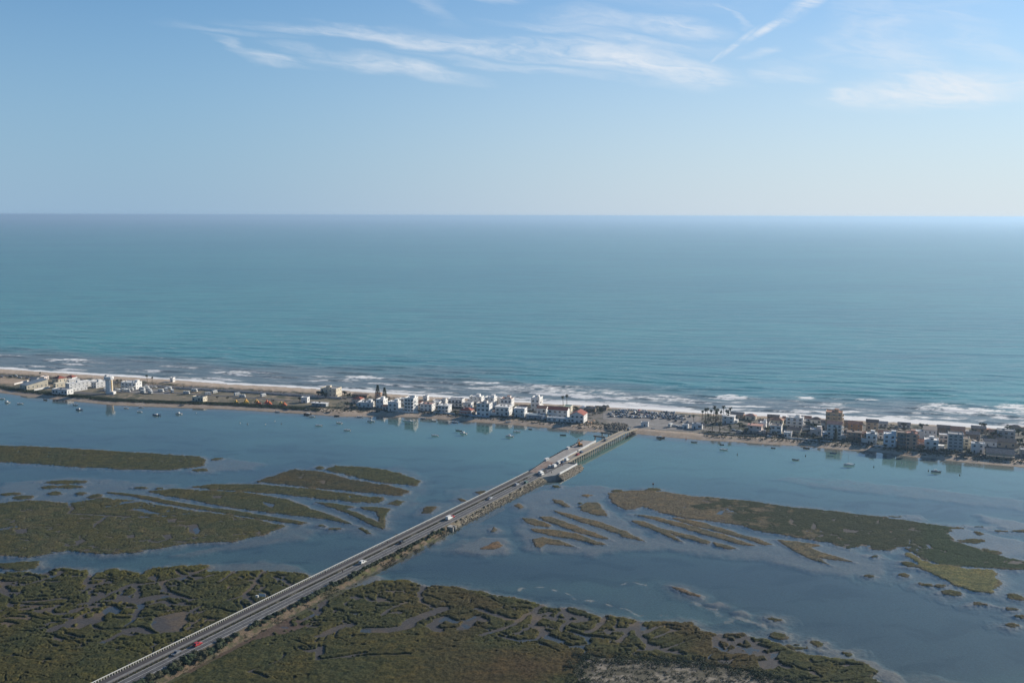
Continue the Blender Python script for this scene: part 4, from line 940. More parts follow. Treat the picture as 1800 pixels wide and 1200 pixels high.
def riprap():
    r_ = random.Random(8); a = MB(); b = MB()
    for _ in range(900):
        t = r_.uniform(165, 272); u = r_.random(); w = -1.6 - u * 3.6
        rocks(a, *CW(t, w), road_z(t) - .3 - u * 3.0 * .85, r_.uniform(.2, .42), r_)
    for _ in range(650):
        t = r_.uniform(281, 317); u = r_.random(); w = -9.0 - u * 4.4 * (1 if t < 312 else .7)
        rocks(a, *CW(t, w), 2.6 - u * 2.9, r_.uniform(.35, .8), r_)
    for _ in range(160):
        t = r_.uniform(312, 318); u = r_.random(); rocks(a, *CW(t, r_.uniform(-11, -1)), 2.4 - (t - 312) * .55, r_.uniform(.35, .8), r_)
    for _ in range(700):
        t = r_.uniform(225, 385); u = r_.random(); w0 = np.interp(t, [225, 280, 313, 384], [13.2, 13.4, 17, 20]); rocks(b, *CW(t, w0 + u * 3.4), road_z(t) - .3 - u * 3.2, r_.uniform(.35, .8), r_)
    for _ in range(420):
        q = r_.uniform(0, 6.283); k = math.sqrt(r_.random()); x, y = W(1084 + 21 * k * math.cos(q), 749.5 + 6.5 * k * math.sin(q), 1.7)
        rocks(b if r_.random() < .6 else a, x, y, 1.3 + r_.random() * 1.6 * (1 - k), r_.uniform(.5, 1.5), r_)
    for _ in range(60):
        t = r_.uniform(425, 440); rocks(b, *CW(t, -r_.uniform(.5, 3)), .8, r_.uniform(.3, .7), r_)
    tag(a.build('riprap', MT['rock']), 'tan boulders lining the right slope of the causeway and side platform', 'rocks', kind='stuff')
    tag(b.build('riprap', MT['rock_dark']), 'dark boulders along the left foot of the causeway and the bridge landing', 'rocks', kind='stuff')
riprap()
def wall_tw(name, pts, z0, h, th, m, label, cat, posts=None):
    x0, y0 = CW(*pts[0]); root = empty(name, x0, y0, z0, 0, label, cat)
    mb = MB()
    for (a, b) in zip(pts[:-1], pts[1:]):
        p, q = Vector(CW(*a)), Vector(CW(*b)); d = (q - p).normalized(); n_ = Vector((-d.y, d.x)) * th / 2
        o_ = Vector((x0, y0))
        ring = lambda c: [(*(c - n_ - o_), 0), (*(c + n_ - o_), 0), (*(c + n_ - o_), h), (*(c - n_ - o_), h)]
        mb.hull2(ring(p), ring(q))
    mb.build('panel', m, root)
    cap = MB()
    for (a, b) in zip(pts[:-1], pts[1:]):
        p, q = Vector(CW(*a)), Vector(CW(*b)); d = (q - p).normalized(); n_ = Vector((-d.y, d.x)) * (th / 2 + .06); o_ = Vector((x0, y0))
        ring = lambda c: [(*(c - n_ - o_), h), (*(c + n_ - o_), h), (*(c + n_ - o_), h + .12), (*(c - n_ - o_), h + .12)]
        cap.hull2(ring(p), ring(q))
    cap.build('coping', m, root)
    return root
wall_tw('low_wall', [(283.4, -8.9), (313.3, -8.15)], 2.98, 1.0, .55, MT['paint_white'], 'low white wall along the water side of the small side platform', 'wall')
wall_tw('construction_barrier', [(309.5, 5.6), (345, 6.9)], 3.3, 1.25, .8, MT['paint_white'], 'nearer length of white barrier between building platform and old bridge', 'barrier')
wall_tw('construction_barrier', [(347.5, 7.0), (383.5, 8.7)], 3.4, 1.25, .8, MT['paint_white'], 'farther length of white barrier ending beside the unfinished bridge piers', 'barrier')
wall_tw('low_wall', [(313.6, -8.0), (313.6, -.6)], 3.2, .8, .3, MT['old_concrete'], 'short grey end wall of the side platform facing the lagoon', 'wall')
# ---- old bridge
def bridge():
    t0, t1 = 312.0, 449.0
    x0, y0 = CW(t0, 0); root = empty('old_bridge', x0, y0, 0, CROT, 'narrow old road bridge on many close columns, between causeway and sandy spit', 'bridge')
    L = (t1 - t0) * KT
    n = 30
    d = MB(); f1 = MB(); f2 = MB()
    for i in range(n):
        a, b = L * i / n, L * (i + 1) / n; za, zb = road_z(t0 + a), road_z(t0 + b)
        d.hull2([(a, 0, za - .5), (a, 4.9, za - .5), (a, 4.9, za), (a, 0, za)], [(b, 0, zb - .5), (b, 4.9, zb - .5), (b, 4.9, zb), (b, 0, zb)])
        for f, y_ in ((f1, -.32), (f2, 4.92)):
            f.hull2([(a, y_, za - .62), (a, y_ + .3, za - .62), (a, y_ + .3, za + .62), (a, y_, za + .62)], [(b, y_, zb - .62), (b, y_ + .3, zb - .62), (b, y_ + .3, zb + .62), (b, y_, zb + .62)])
    d.build('deck', MT['deck'], root); f1.build('parapet', mm('parapet_tan', (.34, .29, .22), .85, noise=(.14, .6)), root); f2.build('parapet', MT['old_concrete'], root)
    k = MB().add([(0, 2.1, road_z(t0) + .02), (L * .85, 2.1, 4.02), (L * .85, 2.3, 4.02), (0, 2.3, road_z(t0) + .02)], [(0, 1, 2, 3)])
    pm = MB(); pm.box(-.28, .28, -.25, .30, -1.6, 3.1); pm.box(-.28, .28, 4.5, 5.0, -1.6, 3.1); pm.box(-.3, .3, -.3, 5.1, 3.1, 3.37)
    me_ = pm.mesh('pier', mm('pier_concrete', (.45, .40, .32), .85, noise=(.15, .8)))
    t = 2.0
    while t < L - 12:
        z = road_z(t0 + t)
        put('pier', me_, root, (t, 0, z - 4.0 if z < 4 else 0)); t += 4.1
bridge()
strip('road', 446, 466, -0.1, 5.0, -0.0, MT['lot'], zf=lambda t: 1.84 + max(0, 449 - t) * .12)
for t, z_, lb in ((397, 5.3, 'nearer dark crossbeam pier standing in the water for the unfinished bridge'), (411, 5.3, 'middle dark crossbeam pier beside the old bridge near the beach'), (424, 4.6, 'landward dark crossbeam pier at the edge of the rubble')):
    x, y = CW(t, 6.3); r0 = empty('bridge_pier', x, y, 0, CROT, lb, 'bridge pier', 'unfinished bridge piers')
    MB().box(-.9, .9, 0, 10, z_ - 1.1, z_).build('cap_beam', MT['pier_dark'], r0)
    for yy in (1.0, 8.8): MB().cyl(0, yy, -1.5, z_ - 1.1, .55, n=12).build('column', MT['concrete'], r0)
# culvert mouth
x, y = CW(154, -2.6); r0 = empty('culvert', x, y, .3, CROT, 'small concrete culvert mouth with dark opening in the right slope of the causeway', 'culvert')
MB().box(-1.9, -1.1, -3.0, 1.8, -.8, 2.0).box(1.1, 1.9, -3.0, 1.8, -.8, 2.0).box(-1.1, 1.1, -1.2, 1.8, 1.4, 2.0).build('headwall', MT['concrete'], r0)
MB().box(-1.1, 1.1, .3, .5, -.8, 1.4).build('opening', mm('black_hole', (.01, .01, .01), .9, noise=None), r0)
# sign board on the marsh side
x, y = W(461, 1050, 2.2); r0 = empty('sign_board', x, y, .2, R(-10), 'blank white sign board on two posts beyond the causeway balustrade', 'sign')
MB().box(-1.7, 1.7, -.05, .05, 2.6, 4.0).build('panel', MT['paint_white'], r0)
for q in (-1.3, 1.3): MB().box(q - .07, q + .07, .06, .2, 0, 3.9).build('post', MT['steel'], r0)
MB().box(-3.6, -2.4, .5, 1.2, 1.7, 2.7).build('panel', MT['paint_white'], r0)
MB().box(-3.05, -2.95, .8, .9, 0, 1.7).build('post', MT['steel'], r0)
# channel marker by the marsh island
x, y = W(1148, 858, 0); r0 = empty('channel_marker', x, y, 0, 0, 'slim dark channel post with square top by the tan marsh island', 'marker')
MB().cyl(0, 0, -1, 2.6, .12).build('post', MT['timber'], r0); MB().box(-.5, .5, -.5, .5, 2.6, 3.6).build('topmark', MT['timber'], r0)
# ================================================================== roads and paved ground on the spit
def ribbon(name, pts, width, z, m, kind='structure'):
    P = [Vector(W(a, b, z)) for a, b in pts]; vs = []; fs = []
    for i, p in enumerate(P):
        d = (P[min(i + 1, len(P) - 1)] - P[max(i - 1, 0)]).normalized(); n_ = Vector((-d.y, d.x)) * width / 2
        vs += [(*(p - n_), z), (*(p + n_), z)]
        if i: fs.append((2 * i - 2, 2 * i, 2 * i + 1, 2 * i - 1))
    return tag(MB().add(vs, fs).build(name, m), kind=kind)
def flat(name, pts, z, m):
    P = [(*W(a, b, z), z) for a, b in pts]
    P = [(float(a), float(b), c) for a, b, c in P]
    if sum(P[i][0] * P[(i + 1) % len(P)][1] - P[(i + 1) % len(P)][0] * P[i][1] for i in range(len(P))) < 0: P.reverse()
    return tag(MB().add(P, [tuple(range(len(P)))]).build(name, m), kind='structure')
ribbon('road', [(-300, 643), (-60, 655), (0, 659), (70, 663), (170, 669), (300, 679), (400, 684), (500, 690.5), (600, 697.5), (680, 703), (800, 709), (950, 717), (1066, 724)], 8, 1.815, MT['asphalt'])
flat('car_park', [(1060, 724), (1076, 717.5), (1150, 722), (1228, 729), (1222, 741), (1236, 750), (1226, 757), (1160, 755), (1112, 751.5), (1086, 741), (1060, 736)], 1.822, MT['lot'])
ribbon('road', [(1222, 753), (1320, 762), (1400, 769), (1480, 777), (1560, 784), (1650, 793), (1800, 807), (2000, 826)], 4.5, 1.817, MT['lot'])
ribbon('road', [(1236, 744), (1300, 749), (1400, 755), (1480, 761), (1560, 768), (1650, 778), (1800, 791)], 5, 1.813, MT['asphalt'])
ribbon('camp_lane', [(290, 689), (360, 693.5), (440, 699), (560, 707)], 5, 1.812, MT['asphalt'])
ribbon('camp_lane', [(130, 689), (200, 694), (180, 684)], 9, 1.811, MT['asphalt'])
ribbon('embankment_path', [(0, 682), (110, 694), (200, 702.5), (300, 707.5), (400, 711.5), (530, 719)], 2.2, 1.816, MT['pavement'])
ribbon('road_marking', [(1118, 744.5), (1180, 747), (1225, 750.5)], .5, 1.832, MT['paint_white'])
flat('hardstanding', [(205, 689), (300, 693), (296, 684.5), (212, 681)], 1.821, MT['lot'])
flat('sandy_lot', [(0, 664), (62, 668), (48, 676), (0, 674)], 1.823, mm('sandlot', (.36, .27, .19), .95, noise=(.15, .2)))
def pwall(pts, h, label, m, cat='wall', th=.3, name='boundary_wall'):
    P = [Vector(W(a, b, GZ)) for a, b in pts]; root = empty(name, P[0].x, P[0].y, GZ - .15, 0, label, cat); mb = MB(); cp = MB()
    for p, q in zip(P[:-1], P[1:]):
        d = (q - p).normalized(); n_ = Vector((-d.y, d.x)) * th / 2; o_ = P[0]
        ring = lambda c, k, z0, z1: [(*(c - n_ * k - o_), z0), (*(c + n_ * k - o_), z0), (*(c + n_ * k - o_), z1), (*(c - n_ * k - o_), z1)]
        mb.hull2(ring(p, 1, 0, h), ring(q, 1, 0, h)); cp.hull2(ring(p, 1.4, h, h + .1), ring(q, 1.4, h, h + .1))
    mb.build('masonry', m, root); cp.build('coping', m, root)
pwall([(255, 678), (330, 684), (460, 692), (600, 701)], 1.9, 'long pale wall along the beach road behind the campsite', MT['wall_pinkish'])
pwall([(60, 686.5), (88, 681)], 1.6, 'white yard wall running back from the low cream shed at far left', MT['wall_white'])
pwall([(25, 676), (50, 670)], 1.4, 'short white wall beside the sandy lot at the left edge', MT['wall_white'])
pwall([(700, 724), (724, 725.5), (735, 724.5)], 1.4, 'white garden wall in front of the tall white four storey house', MT['wall_white'])
pwall([(762, 725), (800, 728)], 1.3, 'white garden wall in front of the middle flat roofed villas', MT['wall_white'])
pwall([(812, 729), (860, 734)], 1.2, 'garden wall below the red hipped roof bungalow', MT['wall_bluish'])
pwall([(1380, 770), (1462, 777)], 1.1, 'low white wall along the lagoon front right of the palms', MT['wall_white'])
pwall([(1240, 763), (1330, 767)], 1.0, 'low grey wall behind the beach below the palm garden', MT['wall_stone'])
pwall([(1535, 784), (1562, 786)], 1.3, 'white garden wall between white houses at the right waterfront', MT['wall_white'])
# ================================================================== houses
_wc = {}
def win_mesh(w, h, kind='window'):
    k = (round(w, 1), round(h, 1), kind)
    if k not in _wc:
        w, h = k[0], k[1]; fr = MB(); t_ = .09
        fr.box(-w / 2 - t_, w / 2 + t_, -.06, .04, -t_, 0).box(-w / 2 - t_, w / 2 + t_, -.06, .04, h, h + t_).box(-w / 2 - t_, -w / 2, -.06, .04, 0, h).box(w / 2, w / 2 + t_, -.06, .04, 0, h).box(-.03, .03, -.05, .02, 0, h)
        pn_ = MB().box(-w / 2, w / 2, -.02, .015, 0, h)
        _wc[k] = (fr.mesh(kind, MT['frame_white']), pn_.mesh('pane', MT['glass']))
    return _wc[k]
def window(root, x, y, z, rz, w, h, kind='window'):
    a, b = win_mesh(w, h, kind)
    o = put(kind, a, root, (x, y, z), rz)
    put('pane', b, o)
def house(px, py, rot, w, d, h, ns, roof, wc, rc, label, bal=0, box=0, sidew=1, name='house', cat='house', porch=0, group=None, chim=0):
    x0, y0 = W(px, py, GZ)
    root = empty(name, float(x0), float(y0), GZ - .12, R(rot), label, cat, group)
    h = h + .12
    wm, rm = MT['wall_' + wc], MT['roof_' + rc]
    hw = h
    MB().box(-w, 0, 0, d, -.4, hw).build('wall', wm, root)
    if roof == 'flat':
        r_ = MB().box(-w - .12, .12, -.12, d + .12, hw, hw + .18).build('roof', rm, root)
        p = MB(); e = .5
        p.box(-w - .12, .12, -.12, .1, hw + .18, hw + .18 + e).box(-w - .12, .12, d - .1, d + .12, hw + .18, hw + .18 + e).box(-w - .12, -w + .1, .1, d - .1, hw + .18, hw + .18 + e).box(-.1, .12, .1, d - .1, hw + .18, hw + .18 + e)
        p.build('parapet', wm, root)
        zt = hw + .18
    elif roof == 'slab':
        MB().box(-w - .6, .6, -.9, d + .4, hw, hw + .32).build('roof', rm, root); zt = hw + .32
    elif roof == 'hip':
        rh = min(w, d) * .26; e = .4; ins = min(w, d) / 2
        if w >= d: ridge = [(-w + ins, d / 2, hw + rh), (-ins, d / 2, hw + rh)]
        else: ridge = [(-w / 2, ins, hw + rh), (-w / 2, d - ins, hw + rh)]
        mb = MB(); A = [(-w - e, -e, hw + .02), (e, -e, hw + .02), (e, d + e, hw + .02), (-w - e, d + e, hw + .02)]
        if w >= d: mb.add(A + ridge, [(0, 1, 5, 4), (1, 2, 5), (2, 3, 4, 5), (3, 0, 4), (3, 2, 1, 0)])
        else: mb.add(A + ridge, [(0, 1, 4), (1, 2, 5, 4), (2, 3, 5), (3, 0, 4, 5), (3, 2, 1, 0)])
        mb.build('roof', rm, root); zt = hw + rh * .5
    elif roof in ('gable', 'gabley', 'shed'):
        e = .35
        if roof == 'gable':
            rh = d * .24; sec = [(-e, hw), (d / 2, hw + rh), (d + e, hw), (d + e, hw + .18), (d / 2, hw + rh + .2), (-e, hw + .18)]
            MB().hull2([(-w - e, a, b) for a, b in sec], [(e, a, b) for a, b in sec]).build('roof', rm, root)
            MB().hull2([(-w, 0, hw), (-w, d, hw), (-w, d / 2, hw + rh - .03)], [(0, 0, hw), (0, d, hw), (0, d / 2, hw + rh - .03)]).build('gable_wall', wm, root)
        elif roof == 'gabley':
            rh = w * .24; sec = [(-w - e, hw), (-w / 2, hw + rh), (e, hw), (e, hw + .18), (-w / 2, hw + rh + .2), (-w - e, hw + .18)]
            MB().hull2([(a, -e, b) for a, b in sec][::-1], [(a, d + e, b) for a, b in sec][::-1]).build('roof', rm, root)
            MB().hull2([(-w, 0, hw), (0, 0, hw), (-w / 2, 0, hw + rh - .03)][::-1], [(-w, d, hw), (0, d, hw), (-w / 2, d, hw + rh - .03)][::-1]).build('gable_wall', wm, root)
        else:
            rh = d * .16; sec = [(-e, hw + .02), (d + e, hw + rh), (d + e, hw + rh + .2), (-e, hw + .22)]
            MB().hull2([(-w - e, a, b) for a, b in sec], [(e, a, b) for a, b in sec]).build('roof', rm, root)
            MB().hull2([(-w, 0, hw), (-w, d - .01, hw), (-w, d - .01, hw + rh - .05)], [(0, 0, hw), (0, d - .01, hw), (0, d - .01, hw + rh - .05)]).build('gable_wall', wm, root)
        zt = hw + rh * .6
    rr = random.Random(int(px * 7 + py))
    if box:
        bw, bd, bh = min(3.4, w * .4), min(3.6, d * .45), 2.3
        bx = -w * rr.uniform(.55, .95) + bw * .5 if box == 1 else -bw - .6
        bx = max(bx, -w + .3)
        b = MB().box(bx, bx + bw, d * .35, d * .35 + bd, zt, zt + bh).build('stair_tower', wm, root)
        MB().box(bx - .1, bx + bw + .1, d * .35 - .1, d * .35 + bd + .1, zt + bh, zt + bh + .15).build('cap', rm, b)
    if chim:
        b = MB().box(-w * .75, -w * .75 + .6, d * .3, d * .3 + .7, hw - .1, zt + 1.3).build('chimney', wm, root)
        MB().box(-w * .75 - .08, -w * .75 + .68, d * .3 - .08, d * .3 + .78, zt + 1.3, zt + 1.42).build('cap', rm, b)
    if sidew and w > 6 and rr.random() < .75 and name == 'house':
        aw, ad, ah = rr.uniform(2.5, 4.5), rr.uniform(2.5, 5), rr.uniform(2.4, 3.0)
        k_ = rr.random()
        ax_ = (.003, d * rr.uniform(.2, .7)) if k_ < .4 else (-w - aw, d * rr.uniform(.1, .6)) if k_ < .75 else (-w * rr.uniform(.5, .9), d)
        b = MB().box(ax_[0], ax_[0] + aw, ax_[1], ax_[1] + ad, -.3, ah).build('annexe', wm, root)
        MB().box(ax_[0] + .02, ax_[0] + aw + .2, ax_[1] - .2, ax_[1] + ad + .2, ah, ah + .18).build('roof', MT['roof_' + rr.choice(['terracotta', 'white', 'grey', 'brown', rc])], b)
    if roof in ('flat', 'slab') and w > 7:
        for _k in range(rr.choice((1, 2, 3))):
            qx, qy = -w * rr.uniform(.12, .88), d * rr.uniform(.15, .3)
            if rr.random() < .5: MB().cyl(qx, qy, zt, zt + rr.uniform(.8, 1.4), .5, n=8).build('roof_tank', MT['wall_grey'], root)
            else: MB().hull2([(qx, qy, zt + .2), (qx + 1.8, qy, zt + .2), (qx + 1.8, qy + 1.2, zt + .9), (qx, qy + 1.2, zt + .9)], [(qx, qy - .05, zt + .27), (qx + 1.8, qy - .05, zt + .27), (qx + 1.8, qy + 1.15, zt + .97), (qx, qy + 1.15, zt + .97)]).build('solar_panel', MT['glass'], root)
    sh = h / ns; nc = max(1, int(round(w / rr.uniform(3.2, 5.0)))); wd = min(w / nc * .62, rr.uniform(1.0, 2.4))
    for s_ in range(ns):
        for c in range(nc):
            cx = -w * (c + .5) / nc
            if s_ == 0 and c == nc // 2:
                window(root, cx, 0, .14, 0, 1.1, 2.1, 'door'); continue
            if bal and s_ > 0: window(root, cx, 0, s_ * sh + .25, 0, min(1.9, wd * 1.4), min(2.1, sh * .72), 'window')
            else: window(root, cx, 0, s_ * sh + sh * .36, 0, wd, sh * .42)
    if sidew:
        nd = max(1, int(round(d / 4.2)))
        for s_ in range(ns):
            for c in range(nd):
                window(root, 0, d * (c + .5) / nd, s_ * sh + sh * .38, R(90), .95, sh * .36)
    if bal:
        for s_ in range(1, ns):
            z = s_ * sh
            b = MB().box(-w + .3, -.3, -1.4, -.06, z - .02, z + .14).build('balcony', wm, root)
            MB().box(-w + .3, -.3, -1.4, -1.28, z + .14, z + 1.0).box(-w + .3, -w + .42, -1.28, -.06, z + .14, z + 1.0).box(-.42, -.3, -1.28, -.06, z + .14, z + 1.0).build('railing', wm if bal == 1 else MT['shutter'], b)
        if bal == 2 or ns >= 3:
            for s_ in range(1, ns):
                z = s_ * sh
                b = MB().box(.06, 1.3, d * .25, d * .75, z - .02, z + .14).build('balcony', wm, root)
                MB().box(1.18, 1.3, d * .25, d * .75, z + .14, z + 1.0).box(.06, 1.18, d * .25, d * .25 + .1, z + .14, z + 1.0).box(.06, 1.18, d * .75 - .1, d * .75, z + .14, z + 1.0).build('railing', wm, b)
    if porch:
        MB().box(-w + .2, -.2, -3.2, -.14, 2.55, 2.7).build('porch_roof', rm if porch == 2 else wm, root)
        for q in (-w + .5, -w / 2, -.5): MB().box(q - .12, q + .12, -3.05, -2.8, 0, 2.55).build('porch_post', wm, root)
    return root
A1, A2, A3 = -17, -16, -21
